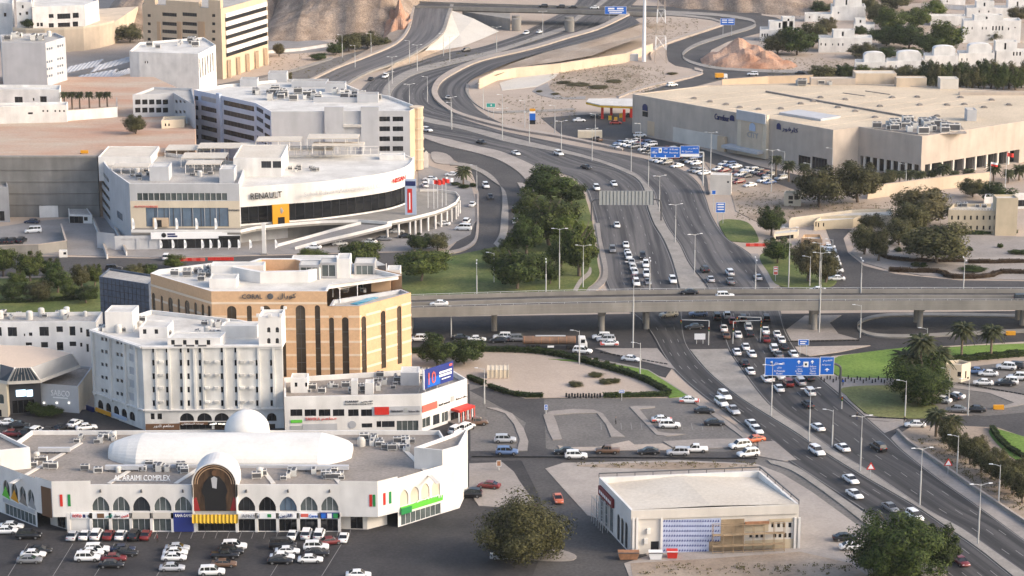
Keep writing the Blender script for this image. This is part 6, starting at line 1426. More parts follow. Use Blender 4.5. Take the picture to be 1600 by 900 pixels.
# ---------------------------------------------------------------- big mall
def big_mall():
 z = HZ(988.5, 208, 147); k = crop(980, 110, .3875); q = rq(k)
 T = [(988.5, 147), (1302, 203), (1342, 198), (1441, 213), (1600, 189), (1720, 172), (1720, 150), (1482, 136), (1290, 129), (1105, 133)]
 P = [G2(x, y, z) for x, y in T]
 b = Bld('shopping_mall', 'huge beige shopping mall with flat peach roof and blank stone walls', 'building', (*G2(1300, 230), 0))
 zo = HZ(1441, 292, 264)
 w0 = b.wall(P[0], P[1], 0, z, 'mallwall', [(*q(690, 345, 738, 398), 'r', 'glassdark'), (*q(745, 352, 805, 408), 'r', 'glassdark'), (*q(472, 318, 550, 362), 'r', 'glassdark')])
 w1 = b.wall(P[1], P[2], 0, z, 'mallwall')
 for i in (2, 3):
  w2 = WF(P[i], P[i + 1]); L = w2.L
  b.wall(P[i], P[i + 1], 0, z, 'mallwall', [dict(r=(L * .04, L * .97, .1, zo * .8), g='glassdark')], depth=3)
  for j in range(8): b.panel(w2, (L * (.1 + .11 * j) - .35, L * (.1 + .11 * j) + .35, 0, zo * .8 - .02), 'offwhite', -.9, .7, 'column', px=False)
 for i in range(4, 10): b.wall(P[i], P[(i + 1) % 10], 0, z, 'mallwall')
 b.roof(P, z, 'mallroof', .35, 'mallwall', .5)
 # entrance portal
 b.panel(w0, q(455, 168, 572, 345), 'cream', .02, 1.4, 'portal'); b.panel(w0, q(470, 206, 556, 325), 'beigewall', 1.44, .1, 'portal_recess'); b.panel(w0, q(455, 166, 572, 205), 'palegrey', 1.43, .5, 'portal_lintel')
 b.panel(w0, q(415, 308, 560, 320), 'palegrey', .05, 4.5, 'canopy')
 b.panel(w0, q(82, 205, 110, 262), 'tan', .02, .1, 'stone_pier'); b.panel(w0, q(372, 265, 402, 335), 'tan', .02, 1.2, 'stone_pier')
 b.panel(w0, q(185, 245, 370, 330), 'offwhite', .02, .15, 'render_panel')
 # logos: pointed-arch emblem
 def emblem(x0, y0, x1, y1, m, out=.1):
  u0, u1, a, c = w0.rect(q(x0, y0, x1, y1)); _, cur = arch_pts(u0, u1, a, c, 'a'); pts = [(u0, a)] + cur + [(u1, a)]
  mb = MB(); n = len(pts); F_ = [w0.p(u, zz, out + .15) for u, zz in pts]; K = [w0.p(u, zz, out) for u, zz in pts]
  mb.add(F_ + K, [tuple(reversed(range(n)))] + [(i, (i + 1) % n, n + (i + 1) % n, n + i) for i in range(n)]); b.part('emblem', mb, m)
 emblem(63, 135, 83, 162, 'navy'); b.panel(w0, q(63, 166, 84, 186), 'black', .1, .1, 'sign_lettering'); emblem(506, 210, 530, 242, 'bluegrey', 1.6); b.text(w0, *q(497, 248, 541, 270), 'CITY', 'greywall', 1.6)
 b.text(w0, *q(354, 178, 412, 202), 'Carrefour', 'navy', .15, .15); emblem(415, 180, 433, 203, 'navy'); emblem(604, 212, 621, 238, 'navy'); b.text(w0, *q(626, 228, 690, 252), 'كارفور', 'navy', .15, .15, arabic=True)
 # roof details
 zr = z - .35
 def ln(x0, y0, x1, y1, wd, h, m, name):
  a = G(*k([(x0, y0)])[0], zr); c = G(*k([(x1, y1)])[0], zr); mb = MB(); mb.beam(a + Vector((0, 0, h / 2)), c + Vector((0, 0, h / 2)), wd, h); b.part(name, mb, m)
 ln(560, 88, 1160, 195, .8, .6, 'roofbrown', 'roof_ridge')
 sk = [G2(*p, zr) for p in k([(612, 178), (780, 205), (860, 192), (690, 166)])]; mb = MB(); mb.prism(sk if area(sk) > 0 else sk[::-1], zr, zr + .8); b.part('skylight', mb, 'palegrey')
 for x0, y0, x1, y1 in ((870, 92, 960, 104), (960, 84, 1060, 98)): ln(x0, y0, x1, y1, .4, .25, 'roofbrown', 'roof_joint')
 random.seed(5)
 for x, y in ((270, 114), (335, 127), (400, 138), (455, 150), (530, 158), (620, 155), (880, 118), (1020, 145), (1070, 110), (1170, 108), (1180, 140), (1290, 140), (1345, 110), (1360, 138), (1440, 150), (1470, 120), (1540, 140), (1250, 185), (1000, 190), (750, 125), (850, 150), (920, 165), (700, 135), (780, 110)):
  p = G(*k([(x, y)])[0], zr); mb = MB(); mb.box(p.x - .9, p.y - 1.3, zr, p.x + .9, p.y + 1.3, zr + .35); mb.box(p.x - .5, p.y - .8, zr + .35, p.x + .5, p.y + .8, zr + .6); b.part('roof_vent', mb, 'roofbrown')
 for j in range(9): ln(150 + j * 78, 118 + j * 13.6, 560 + j * 115, 76 + j * 6, .22, .12, 'mallwall', 'roof_seam')
 # rear plant parapets, front plant well
 for x0, x1, yb, h, d, m in ((740, 920, 58, 2.5, 4, 'mallwall'), (920, 1085, 56, 4.2, 8, 'beigewall'), (1085, 1207, 66, 3.4, 5, 'beigewall'), (1262, 1335, 76, 4, 6, 'offwhite'), (1340, 1660, 100, 1.2, 2, 'mallwall'), (1370, 1408, 205, 4, 5, 'palegrey')):
  a = G2(*k([(x0, yb)])[0], zr); c = G2(*k([(x1, yb)])[0], zr); pts = [a, c, (c[0], c[1] + d), (a[0], a[1] + d)]
  for i in range(4): b.wall(pts[i], pts[(i + 1) % 4], zr, zr + h, m)
  b.roof(pts, zr + h, 'roofcream', .2, m)
 mb = MB(); pw = [G2(*p, zr) for p in k([(985, 232), (1180, 262), (1370, 255), (1340, 215), (1200, 205), (1060, 212)])]; pw = pw if area(pw) > 0 else pw[::-1]; mb.prism(pw, zr, zr + .15); b.part('plant_deck', mb, 'roofbrown')
 a, c = G2(*k([(1372, 238)])[0], zr), G2(*k([(1600, 212)])[0], zr)
 b.done(); return zr, w0
MLZ, MLW = big_mall()
# ---------------------------------------------------------------- villas on the north-east slope
def villa(label, x0, x1, yb, yt, dep, wins, up=(), group=None, arch=False, name='hillside_villa'):
 z = HZ((x0 + x1) / 2, yb, yt); a = G2(x0, yb); c = G2(x1, yb); P = [a, c, (c[0] + 1, c[1] + dep), (a[0] + 1, a[1] + dep)]
 b = Bld(name, label, 'house', ((a[0] + c[0]) / 2, a[1], 0), group)
 b.shell(P, 0, z, 'whitevilla', {0: [(x - w / 2, y - h / 2, x + w / 2, y + h / 2, 'a' if arch else 'r', 'glassdark') for x, y, w, h in wins]}, 'roofwhite', .7)
 for f0, f1, h, dom in up:
  p0 = (a[0] + (c[0] - a[0]) * f0, a[1] + 2.5); p1 = (a[0] + (c[0] - a[0]) * f1, a[1] + 2.5); pts = [p0, p1, (p1[0], p1[1] + dep * .5), (p0[0], p0[1] + dep * .5)]
  for i in range(4): b.wall(pts[i], pts[(i + 1) % 4], z - .7, z + h, 'whitevilla', [dict(r=(WF(p0, p1).L * .4, WF(p0, p1).L * .4 + .9, z + .4, z + h - .7), g='glassdark')] if i == 0 and not dom and h > 1.8 else ())
  if dom:
   mb = MB(); w = p1[0] - p0[0]; n = 8; pr = [(p0[0], z + h)] + [(p0[0] + w * (.08 + .84 * i / n), z + h + 1.3 * math.sin(math.pi * (.12 + .76 * i / n)) ** .5) for i in range(n + 1)] + [(p1[0], z + h)]
   m_ = len(pr); mb.add([(x, p0[1], zz) for x, zz in pr] + [(x, p0[1] + dep * .5, zz) for x, zz in pr], [tuple(range(m_ - 1, -1, -1)), tuple(range(m_, 2 * m_))] + [(i, i + 1, m_ + i + 1, m_ + i) for i in range(m_ - 1)]); b.part('vault_roof', mb, 'whitevilla')
  else: b.roof(pts, z + h, 'roofwhite', .5, 'whitevilla')
 b.done(); return b
villa('white villa with stepped roof above the red rock cutting', 1187, 1242, 64, 46, 10, [(1191 + i * 4, 55, 2, 5) for i in range(3)], [(.28, .95, 3.6, 0), (.65, 1, 5.5, 0)])
villa('white villa with low long roof behind the dark round tree', 1257, 1299, 34, 22, 8, [(1265, 27, 2, 3), (1280, 27, 2, 3)])
villa('tall white villa with two arched windows below the hill crest', 1299, 1352, 32, 10, 12, [(1339, 6, 3, 4), (1345, 6, 3, 4), (1310, 20, 2, 3)], [(.1, .9, 5, 0)])
villa('white villa with row of slit windows and a round end on the slope', 1279, 1362, 82, 59, 10, [(1283, 69, 2, 4), (1290, 69.5, 2, 4), (1301, 69.5, 1.5, 3), (1310, 69.5, 2, 4), (1317, 69.5, 2, 4), (1330, 70, 1.5, 2.5)], [(.28, .68, 3.2, 0)])
villa('small pale villa tucked between trees on the slope', 1334, 1366, 52, 38, 8, [(1340, 44, 2, 3)], [(.1, .6, 2.5, 0)])
for i, (x0, x1, yb, yt) in enumerate(((1336, 1386, 117, 97), (1386, 1443, 116, 95), (1444, 1496, 110, 87), (1497, 1553, 105, 83))):
 villa(('white vaulted villa at the free end of the terrace row behind the mall', 'second white vaulted villa from the free end of the terrace row', 'second white vaulted villa from the villa with gridded arches', 'white vaulted villa next to the villa with gridded arches')[i], x0, x1, yb, yt, 9, [(x0 + 6, yb - 12, 2, 4), (x0 + 14, yb - 12, 2, 4), (x0 + 40, yb - 12, 2, 4)], [(.3, .95, 2.6, 1)], 'vaulted terrace villas')
villa('white villa with grid of arched windows at the end of the terrace row', 1556, 1640, 104, 80, 9, [(1584, 84, 2.5, 6), (1589, 84, 2.5, 6), (1594, 84, 2.5, 6)], [(0, .4, 4, 0)])
villa('wide white villa with four dark arches on the upper slope', 1504, 1594, 67, 32, 10, [(1512, 44, 1.8, 4), (1519, 44, 1.8, 4), (1535, 44, 1.8, 4), (1541, 44, 1.8, 4), (1551.5, 44, 2.4, 7), (1556.5, 44, 2.4, 7), (1561.5, 44, 2.4, 7), (1566.5, 44, 2.4, 7), (1576, 45, 2, 4), (1586, 43, 2, 2)], [(.2, .7, 2.2, 0)], arch=True)
villa('white villa with blank walls beside the stepped boundary wall', 1454, 1508, 40, 25, 8, [(1470, 33, 2, 3)])
villa('large white villa on the topmost terrace', 1510, 1620, 27, 12, 10, [(1530, 18, 2, 3), (1545, 18, 2, 3), (1580, 18, 2, 3)], [(.15, .4, 3, 0), (.6, .9, 3.5, 0)])
villa('white villa half hidden by trees near the skyline', 1470, 1508, 10, -4, 8, [(1480, 2, 2, 3)])
garden_wall('white stepped wall climbing between the upper villas', [(1447, 33), (1460, 22), (1476, 14), (1508, 16)], 0, 2.4)
# ---------------------------------------------------------------- police post and small buildings in the north-east
k8 = crop(1200, 225, .25); q8 = rq(k8)
def police():
 z = HZ(1482, 364, 327)
 P = [G2(x, y, z) for x, y in ((1482, 328), (1583, 330), (1590, 324), (1575, 318), (1490, 318))]
 b = Bld('police_post', 'sand coloured two storey fort style building with small arched windows', 'building', (*G2(1535, 362), 0))
 w = [(*q8(x - 6, 447, x + 6, 474), 'a') for x in (1150, 1190, 1230, 1268, 1307, 1347, 1386, 1417, 1465, 1503)] + [(*q8(x - 6, 510, x + 6, 536), 'a') for x in (1230, 1268, 1307, 1347, 1386, 1417, 1465, 1503)]
 b.shell(P, 0, z, 'sandstone', {0: w}, 'roofcream', .9, 'glassdark')
 a = G2(1556, 330.5, z); t = [(a[0], a[1] - .4), (a[0] + 6.5, a[1] - .4), (a[0] + 6.5, a[1] + 5), (a[0], a[1] + 5)]
 for i in range(4): b.wall(t[i], t[(i + 1) % 4], 0, z + 4.2, 'sandstone')
 b.roof(t, z + 4.2, 'roofcream', .5, 'sandstone')
 w0 = WF(P[0], P[1])
 for i in range(22): p = w0.p(w0.L * (i + .5) / 22, 0, -.2); mb = MB(); mb.box(p.x - .3, p.y - .15, z, p.x + .3, p.y + .2, z + .55); b.part('merlon', mb, 'roofcream')
 b.done()
police()
simple('sand_annex', 'low sand coloured annex with dark doorways by the side road', (1300, 358), (1272, 359, 345), [(1272, 346), (1333, 342), (1345, 336), (1282, 338)], 0, 'sandstone', {0: [(1274, 347, 1276, 354, 'r'), (1278, 348, 1280, 355, 'r'), (1286, 348, 1288, 354, 'r')]}, 'roofwhite')
simple('sand_compound', 'long pale walled compound roof behind the sand annex', (1350, 345), (1300, 348, 336), [(1233, 344), (1300, 337), (1395, 336), (1393, 326), (1330, 328), (1236, 340)], 0, 'cream', None, 'roofcream')
simple('guard_kiosk', 'small white kiosk with louvred front beside the mall car park', (1238, 320), (1226, 322, 302), [(1225, 302), (1252, 303), (1252, 298), (1227, 298)], 0, 'cream', {0: [(1232, 306, 1239, 312, 'r'), (1241, 306, 1248, 312, 'r'), (1232, 314, 1239, 318, 'r')]}, 'roofwhite')
simple('utility_cabin', 'blank white utility cabin beside the freeway slip road', (1126, 300), (1110, 303, 272), [(1110, 273), (1143, 274), (1144, 270), (1112, 269)], 0, 'offwhite', {0: [(1136, 283, 1139, 286, 'r')]}, 'roofwhite', par=.2)
simple('gatehouse', 'small cream gatehouse with notched parapet beside the dark tree', (1496, 596), (1477, 598, 570), [(1477, 569), (1503, 570), (1517, 566), (1500, 562), (1480, 563)], 0, 'cream', {0: [(1496, 581, 1503, 589, 'r')], 1: [(1508, 580, 1510, 591, 'r'), (1511, 589, 1514, 592, 'r')]}, 'roofcream')
simple('parking_shelter', 'low cream shelter with dark open front by the police parking', (1225, 372), (1215, 376, 366), [(1209, 366), (1247, 362), (1248, 357), (1211, 360)], 0, 'cream', {0: [(1212, 368, 1240, 374, 'r')]}, 'roofwhite', par=.2)
simple('brick_lodge', 'small brown lodge at the end of the police parking row', (1268, 382), (1255, 384, 372), [(1252, 372), (1285, 374), (1282, 366), (1256, 366)], 0, 'tandark', {0: [(1256, 375, 1266, 382, 'r')]}, 'roofcream')
simple('white_hall', 'long white low hall at the right edge behind the police post', (1570, 322), (1560, 326, 306), [(1538, 308), (1640, 305), (1640, 300), (1540, 303)], 0, 'whitevilla', {0: [(1586, 312, 1640, 322, 'r')]}, 'roofwhite')
garden_wall('long beige boundary wall below the mall palms', [(1355, 311), (1400, 305), (1470, 296), (1545, 288)], 0, 4.2, 'beigewall')
garden_wall('low concrete barrier along the planted verge of the freeway', [(1402, 677), (1420, 695), (1450, 716), (1490, 744), (1525, 769), (1600, 819), (1690, 880)], 0, .9, 'concrete')
garden_wall('beige channel wall of the dry wadi beneath the slip road', [(748, 139), (775, 126), (805, 121), (875, 114), (925, 106), (976, 98), (1019, 82)], 0, 4.2, 'beigewall', .6)
garden_wall('brown slatted fence behind the mall roof', [(1128, 137), (1200, 132), (1270, 130)], 0, 3.5, 'tan')
garden_wall('white boundary wall beside the far service road', [(418, 84), (470, 80), (520, 72)], 0, 1.5)
def transformer():
 p = G(778, 592); b = Bld('water_cistern', 'cream ribbed cistern block on the bare sandy lot', 'tank', p)
 mb = MB(); mb.box(p.x - 2.6, p.y, .2, p.x + 2.6, p.y + 4, 2.2); b.part('body', mb, 'cream')
 for i in range(6): mb = MB(); mb.box(p.x - 2.6 + i * 1.0, p.y - .15, .1, p.x - 2.4 + i * 1.0, p.y + 4.1, 2.3); b.part('rib', mb, 'cream')
 b.done()
transformer()
def gas_station():
 z = 5.5; P = [G2(x, y, z) for x, y in ((932, 166), (992, 172), (992, 160), (915, 157))]
 b = Bld('gas_station', 'gas station with white canopy, orange trim and red columns', 'building', (*G2(960, 190), 0))
 P = [G2(916, 160, z), G2(938, 165, z), G2(994, 167, z), G2(996, 155, z), G2(920, 155, z)]
 mb = MB(); mb.prism(P, z, z + .3); b.part('canopy', mb, 'roofwhite'); mb = MB(); mb.prism(inset(P, -.15), z - .7, z - .02); b.part('canopy_trim', mb, 'yellow')
 for x, y in ((941, 186), (975, 190), (955, 180), (986, 184)): p = G(x, y); mb = MB(); mb.box(p.x - .5, p.y - .5, 0, p.x + .5, p.y + .5, z - .7); b.part('column', mb, 'red')
 for x, y in ((953, 188), (962, 190), (970, 184)): p = G(x, y); mb = MB(); mb.box(p.x - .6, p.y - .4, 0.1, p.x + .6, p.y + .4, 1.7); b.part('pump', mb, 'yellow')
 a = G2(903, 216); mb = MB(); mb.prism([a, (a[0] + 9, a[1]), (a[0] + 9, a[1] + 3), (a[0], a[1] + 3)], 0, 2.6); b.part('screen_wall', mb, 'cream')
 b.done()
gas_station()
def fuel_totem():
 p = G(832, 194); b = Bld('fuel_totem', 'blue and white fuel price totem by the slip road', 'sign', p)
 for (z0, z1, m, n) in ((0, 1.6, 'black', 'base'), (1.6, 4.2, 'signblue', 'price_panel'), (4.2, 5.0, 'signwhite', 'band'), (5.0, 6.0, 'brandorange', 'cap')): mb = MB(); mb.box(p.x - 1.1, p.y - .3, z0 + .01, p.x + 1.1, p.y + .3, z1); b.part(n, mb, m)
fuel_totem()
# ================================================================ VEGETATION
def crown_mesh(name, seed, n, m, leaf=.075, clumps=34, flat=.55, open_=0.0):
 rnd = random.Random(seed); C = []
 for i in range(clumps):
  while True:
   p = Vector((rnd.uniform(-1, 1), rnd.uniform(-1, 1), rnd.uniform(-1, 1)))
   if .25 < p.length < .86: break
  if p.z < -.1: p.z *= flat
  C.append((p * rnd.uniform(.8, 1.12), rnd.uniform(.14, .38)))
 vs = []; fs = []
 for i in range(n):
  c, r = C[rnd.randrange(clumps)] if i > n * .12 else (Vector((0, 0, -.05)), .62)
  d = Vector((rnd.gauss(0, 1), rnd.gauss(0, 1), rnd.gauss(0, 1))); d.normalize()
  p = c + d * r * rnd.uniform(.55, 1.0 + open_)
  if p.z < -.75: p.z = -.75 - (p.z + .75) * .4
  s = leaf * rnd.uniform(.6, 1.35)
  nv = (d + p.normalized() * .8 + Vector((rnd.gauss(0, .5), rnd.gauss(0, .5), rnd.gauss(0, .5) + .3))).normalized()
  t = nv.orthogonal().normalized(); t.rotate(Matrix.Rotation(rnd.uniform(0, 6.28), 3, nv)); u = nv.cross(t)
  k = len(vs); vs += [p - t * s, p - u * s * .55, p + t * s, p + u * s * .55]; fs.append((k, k + 1, k + 2, k + 3))
 return mk(name, vs, fs, m)
def trunk_mesh(seed):
 rnd = random.Random(seed); mb = MB(); p = Vector((0, 0, 0)); pts = [p]
 for i in range(3): p = p + Vector((rnd.uniform(-.06, .06), rnd.uniform(-.06, .06), .33)); pts.append(p)
 rr = [.075, .06, .05, .04]
 for i in range(3): mb.tube(pts[i], pts[i + 1], rr[i], rr[i + 1], 8, caps=False)
 for i in range(6):
  a = i * 1.05 + rnd.uniform(-.3, .3); st = pts[2].lerp(pts[3], rnd.random()); e = st + Vector((math.cos(a) * .34, math.sin(a) * .34, rnd.uniform(.25, .45))); mb.tube(st, e, .034, .016, 6, caps=False)
  mb.tube(e, e + Vector((math.cos(a + .5) * .2, math.sin(a + .5) * .2, .25)), .016, .007, 5, caps=False)
 return mb.mesh('trunk', 'trunk', True)
TRUNKS = [trunk_mesh(i) for i in range(3)]
CROWNS = {}
def crown(kind, v):
 key = (kind, v)
 if key not in CROWNS:
  m = {'leaf': 'leaf', 'dark': 'leafdark', 'olive': 'leafolive', 'dry': 'leafdry', 'bright': 'leafbright'}[kind.split('_')[0]]
  big = kind.endswith('_big')
  CROWNS[key] = crown_mesh('crown', hash((len(kind), v)) % 999 + v * 7, 30000 if big else 9000, m, .030 if big else .050, 70 if big else 40, .95 if big else .6, .15 if 'olive' in kind or 'dry' in kind else .05)
 return CROWNS[key]
TN = [0]
def tree(label, x, yb, w, yt, kind='leaf', group=None, zb=0.0, trunkh=None, name='tree', sy=1.0):
 """w: crown width in photo pixels; yt: top row; yb: foot of the trunk"""
 p = G(x, yb, zb); h = HZ(x, yb, yt, zb) - zb; sc = w / 2 / (F / (p.y * CS + (CAMH - zb) * SN)); TN[0] += 1; v = TN[0] % 3
 cl = min(.72, trunkh if trunkh is not None else .25); rz = h * (1 - cl) / 2 * 1.06; cz = h - rz * .98
 if '{}' in label: label = label.format(('very broad ' if w > 80 else 'broad ' if w > 54 else 'medium ' if w > 37 else 'small ') + {'leaf': 'mid green', 'dark': 'dark green', 'olive': 'olive grey', 'dry': 'brownish', 'bright': 'yellow green'}[kind.split('_')[0]])
 t = thing(name, label, 'tree', p, 0, group)
 ob('trunk', TRUNKS[v], t, (0, 0, -.05), TN[0] * 1.3, (h * .55, h * .55, (cz + rz * .2) / 1.0))
 ob('crown', crown(kind, v), t, (0, 0, cz), TN[0] * 2.1, (sc * 1.16, sc * 1.16 * sy, rz * 1.18))
 return t
def palm_mesh():
 rnd = random.Random(4); vs = []; fs = []
 for i in range(52):
  a = i * 2.399; up = 1.15 - 1.75 * (i / 52); L = rnd.uniform(.85, 1.08); pr = None
  d = Vector((math.cos(a), math.sin(a), 0)); s = Vector((-d.y, d.x, 0))
  for j in range(8):
   t = j / 7; q = d * (L * t * math.cos(up * (1 - t * .5)) ) + Vector((0, 0, L * (math.sin(up) * t - .62 * t * t)))
   if pr is not None:
    wd = .17 * math.sin(math.pi * min(.97, t * .85 + .12))
    for sg in (-1, 1):
     o = s * sg * wd - Vector((0, 0, wd * .55)) + d * .05; k = len(vs); vs += [pr, q, q + o, pr + o * .95 - d * .02]; fs.append((k, k + 1, k + 2, k + 3))
   pr = q
 return mk('crown', vs, fs, 'leafpalm')
def palm_trunk():
 mb = MB(); n = 12
 for i in range(n): z = i / n; mb.tube((0, 0, z), (0, 0, z + 1 / n), .058 - .012 * z, .066 - .012 * z, 9, caps=False)
 mb.dome((0, 0, .98), .1, .08, 9, 3)
 return mb.mesh('trunk', 'palmtrunk')
PALM, PTR = palm_mesh(), palm_trunk()
def palm(label, x, yb, yt, w, group=None, zb=0.0):
 p = G(x, yb, zb); h = HZ(x, yb, yt, zb) - zb; r = w / 2 / (F / (p.y * CS + CAMH * SN)) * 1.1; TN[0] += 1
 t = thing('date_palm', label, 'palm', p, 0, group); th = max(.8, h - r * .55)
 ob('trunk', PTR, t, (0, 0, -.05), 0, (5.0, 5.0, th)); ob('crown', PALM, t, (0, 0, th), TN[0] * 1.7, (r, r, r * .95))
def hedge_mesh(seed, m, n=420):
 rnd = random.Random(seed); vs = []; fs = []
 for i in range(n):
  f = rnd.randrange(5); u, v = rnd.uniform(-.5, .5), rnd.uniform(-.5, .5)
  p, nv = [(Vector((u, v, 1)), Vector((0, 0, 1))), (Vector((u, -.5, v + .5)), Vector((0, -1, 0))), (Vector((u, .5, v + .5)), Vector((0, 1, 0))), (Vector((-.5, u, v + .5)), Vector((-1, 0, 0))), (Vector((.5, u, v + .5)), Vector((1, 0, 0)))][f]
  p = p + Vector((rnd.gauss(0, .04), rnd.gauss(0, .05), rnd.gauss(0, .06))); nv = (nv + Vector((rnd.gauss(0, .5), rnd.gauss(0, .5), rnd.gauss(0, .5)))).normalized(); t = nv.orthogonal(); t.normalize(); u_ = nv.cross(t); s = rnd.uniform(.05, .10); k = len(vs)
  vs += [p - t * s, p - u_ * s, p + t * s, p + u_ * s]; fs.append((k, k + 1, k + 2, k + 3))
 k = len(vs); q = .46; vs += [(-q, -q, 0), (q, -q, 0), (q, q, 0), (-q, q, 0), (-q, -q, .93), (q, -q, .93), (q, q, .93), (-q, q, .93)]; fs += [(k + 4, k + 5, k + 6, k + 7), (k, k + 1, k + 5, k + 4), (k + 1, k + 2, k + 6, k + 5), (k + 2, k + 3, k + 7, k + 6), (k + 3, k, k + 4, k + 7)]
 return mk('foliage', vs, fs, m)
HEDGE = {m: hedge_mesh(3, m) for m in ('leafdark', 'leaf', 'leafbrown', 'leafdry')}
def hedge(label, px, wd, h, m='leafdark', group=None, base=.15):
 P, L = resample([G(x, y) for x, y in px], max(2, int(sum((G(*px[i + 1]) - G(*px[i])).length for i in range(len(px) - 1)) / 2.6)) + 1)
 t = thing('hedge', label, 'hedge', (P[0].x, P[0].y, base), 0, group)
 for i in range(len(P) - 1):
  d = P[i + 1] - P[i]; c = (P[i] + P[i + 1]) / 2 - P[0]
  ob('foliage', HEDGE[m], t, (c.x, c.y, 0), math.atan2(d.y, d.x), (d.length * 1.08, wd, h * (1 + .12 * math.sin(i * 2.3))))
def bush(label, x, y, w, h, m='dark', group=None, base=.15, name='shrub', dep=None):
 p = G(x, y); s = F / (p.y * CS + CAMH * SN); r = w / 2 / s; TN[0] += 1
 t = thing(name, label, 'shrub', (p.x, p.y, base), 0, group); ob('foliage', crown(m, TN[0] % 3), t, (0, 0, h * .42), TN[0] * 1.1, (r * 1.1, (dep or r) * 1.1, h * .62))
 mb = MB(); mb.tube((0, 0, -.1), (0, 0, h * .4), .12, .06, 6); mb.obj('stem', 'trunk', t)
PK = '{} tree in the park lawn beside the freeway'
for a in ((862, 318, 92, 263, 'dark'), (858, 384, 92, 308, 'leaf'), (905, 432, 66, 352, 'leaf'), (830, 350, 60, 300, 'leaf'), (808, 452, 86, 388, 'dark'), (860, 444, 44, 408, 'dark'), (822, 398, 62, 340, 'dark'), (888, 392, 56, 335, 'bright'), (795, 400, 36, 372, 'dark'), (845, 300, 50, 266, 'dark'), (893, 320, 44, 284, 'dark'), (775, 418, 50, 388, 'leaf'), (876, 420, 50, 372, 'leaf')):
 tree(PK, a[0], a[1], a[2], a[3], a[4], 'park trees beside the freeway', trunkh=.12)
tree('spreading green tree standing alone on the lawn behind the orange hotel', 658, 440, 86, 388, 'leaf', trunkh=.22)
tree('dark twin tree at the forecourt corner below the circular deck', 656, 392, 46, 365, 'dark', trunkh=.1); tree('grey green twin tree at the forecourt corner below the circular deck', 684, 392, 36, 365, 'olive', trunkh=.1)
tree('dense green tree on the avenue behind the orange hotel roof', 561, 416, 66, 374, 'leaf', trunkh=.1); tree('small bright green tree by the dealership ramp foot', 482, 412, 44, 390, 'bright', trunkh=.1); tree('small bright tree on the avenue verge near the hotel roof', 503, 412, 30, 395, 'bright', trunkh=.1)
LG = '{} tree on the western lawn beside the avenue'
for a in ((5, 432, 40, 384, 'leaf'), (48, 440, 54, 393, 'leaf'), (90, 458, 52, 414, 'dark'), (127, 452, 30, 414, 'olive'), (148, 448, 30, 412, 'leaf'), (62, 472, 40, 440, 'olive'), (135, 474, 36, 444, 'dark'), (28, 452, 34, 424, 'leaf'), (110, 468, 30, 440, 'leaf'), (20, 470, 44, 438, 'dark'), (80, 436, 40, 404, 'dark')): tree(LG, a[0], a[1], a[2], a[3], a[4], 'trees on the western lawn', trunkh=.15)
tree('olive green shrub tree behind the blue tiled wing', 212, 438, 34, 413, 'olive', trunkh=.1); tree('dark shrub tree beside the blue tiled wing', 232, 436, 26, 410, 'dark', trunkh=.1); tree('pale yellow green tree on the avenue kerb near the feather flags', 272, 420, 34, 398, 'bright', trunkh=.1)
tree('dark round twin crowned tree beside the sandy lot, left of the pair', 684, 572, 64, 524, 'dark', trunkh=.1); tree('dark round twin crowned tree beside the sandy lot, right of the pair', 726, 570, 60, 526, 'dark', trunkh=.1)
tree('large dense olive green tree on the island in the mall car park', 815, 878, 138, 784, 'olive_big', trunkh=.08, sy=.9); tree('small olive crown joined to the island tree in the car park', 852, 868, 62, 806, 'olive', trunkh=.1)
tree('very large dark tree beside the freeway in front of the parked cars', 1400, 912, 156, 803, 'dark_big', trunkh=.06, sy=.9); tree('bushy side crown of green tree at the freeway edge', 1466, 895, 76, 822, 'dark', trunkh=.08)
for a in ((1280, 324, 74, 262, 'olive', 'round olive tree beside the kiosk at the mall car park'), (1340, 316, 78, 254, 'olive', 'round olive tree at the corner of the beige boundary wall'), (1205, 368, 50, 322, 'dark', 'dark tree beside the freeway slip road lawn'), (1440, 352, 100, 296, 'dry', 'wide yellowish tree beside the police post'), (1425, 365, 60, 318, 'olive', 'olive tree at the edge of the police garden'), (1464, 412, 104, 350, 'olive', 'wide grey green tree in the paved police garden'), (1440, 405, 60, 362, 'olive', 'grey tree crown in the middle of the police garden'), (1350, 398, 40, 352, 'olive', 'small grey tree on the paved corner of the police garden'), (1372, 408, 34, 358, 'olive', 'small grey tree with bare foot ring in the police garden'), (1363, 362, 40, 335, 'olive', 'grey tree behind the bend of the side road'), (1405, 384, 44, 342, 'olive', 'grey tree among the dark shrubs of the police garden'), (1215, 412, 52, 372, 'dark', 'dark tree on the lawn island beside the freeway'), (1262, 440, 58, 378, 'dry', 'brownish tree on the lawn island beside parked cars'), (1290, 442, 44, 390, 'olive', 'olive tree at the end of the lawn island'), (1382, 300, 40, 268, 'olive', 'olive tree behind the beige boundary wall'), (1558, 320, 60, 286, 'dark', 'dark tree between the flagpoles'), (1520, 308, 44, 280, 'olive', 'grey tree behind the boundary wall near the flagpoles')):
 tree(a[5], a[0], a[1], a[2], a[3], a[4], None, trunkh=.12)
tree('large dark round tree beside the cream gatehouse', 1442, 630, 108, 560, 'dark_big', trunkh=.08)
for x, y, w, t in ((1484, 704, 34, 662), (1500, 716, 36, 676), (1516, 726, 38, 684), (1532, 738, 36, 698), (1548, 748, 38, 708), (1565, 760, 38, 718), (1582, 772, 40, 728), (1598, 786, 40, 740), (1478, 690, 30, 652), (1530, 716, 30, 682), (1560, 738, 32, 700), (1590, 756, 34, 716)): tree('grey green olive tree in the planted verge row beside the freeway', x, y, w, t, 'olive', 'olive trees of the planted verge', .3, .2)
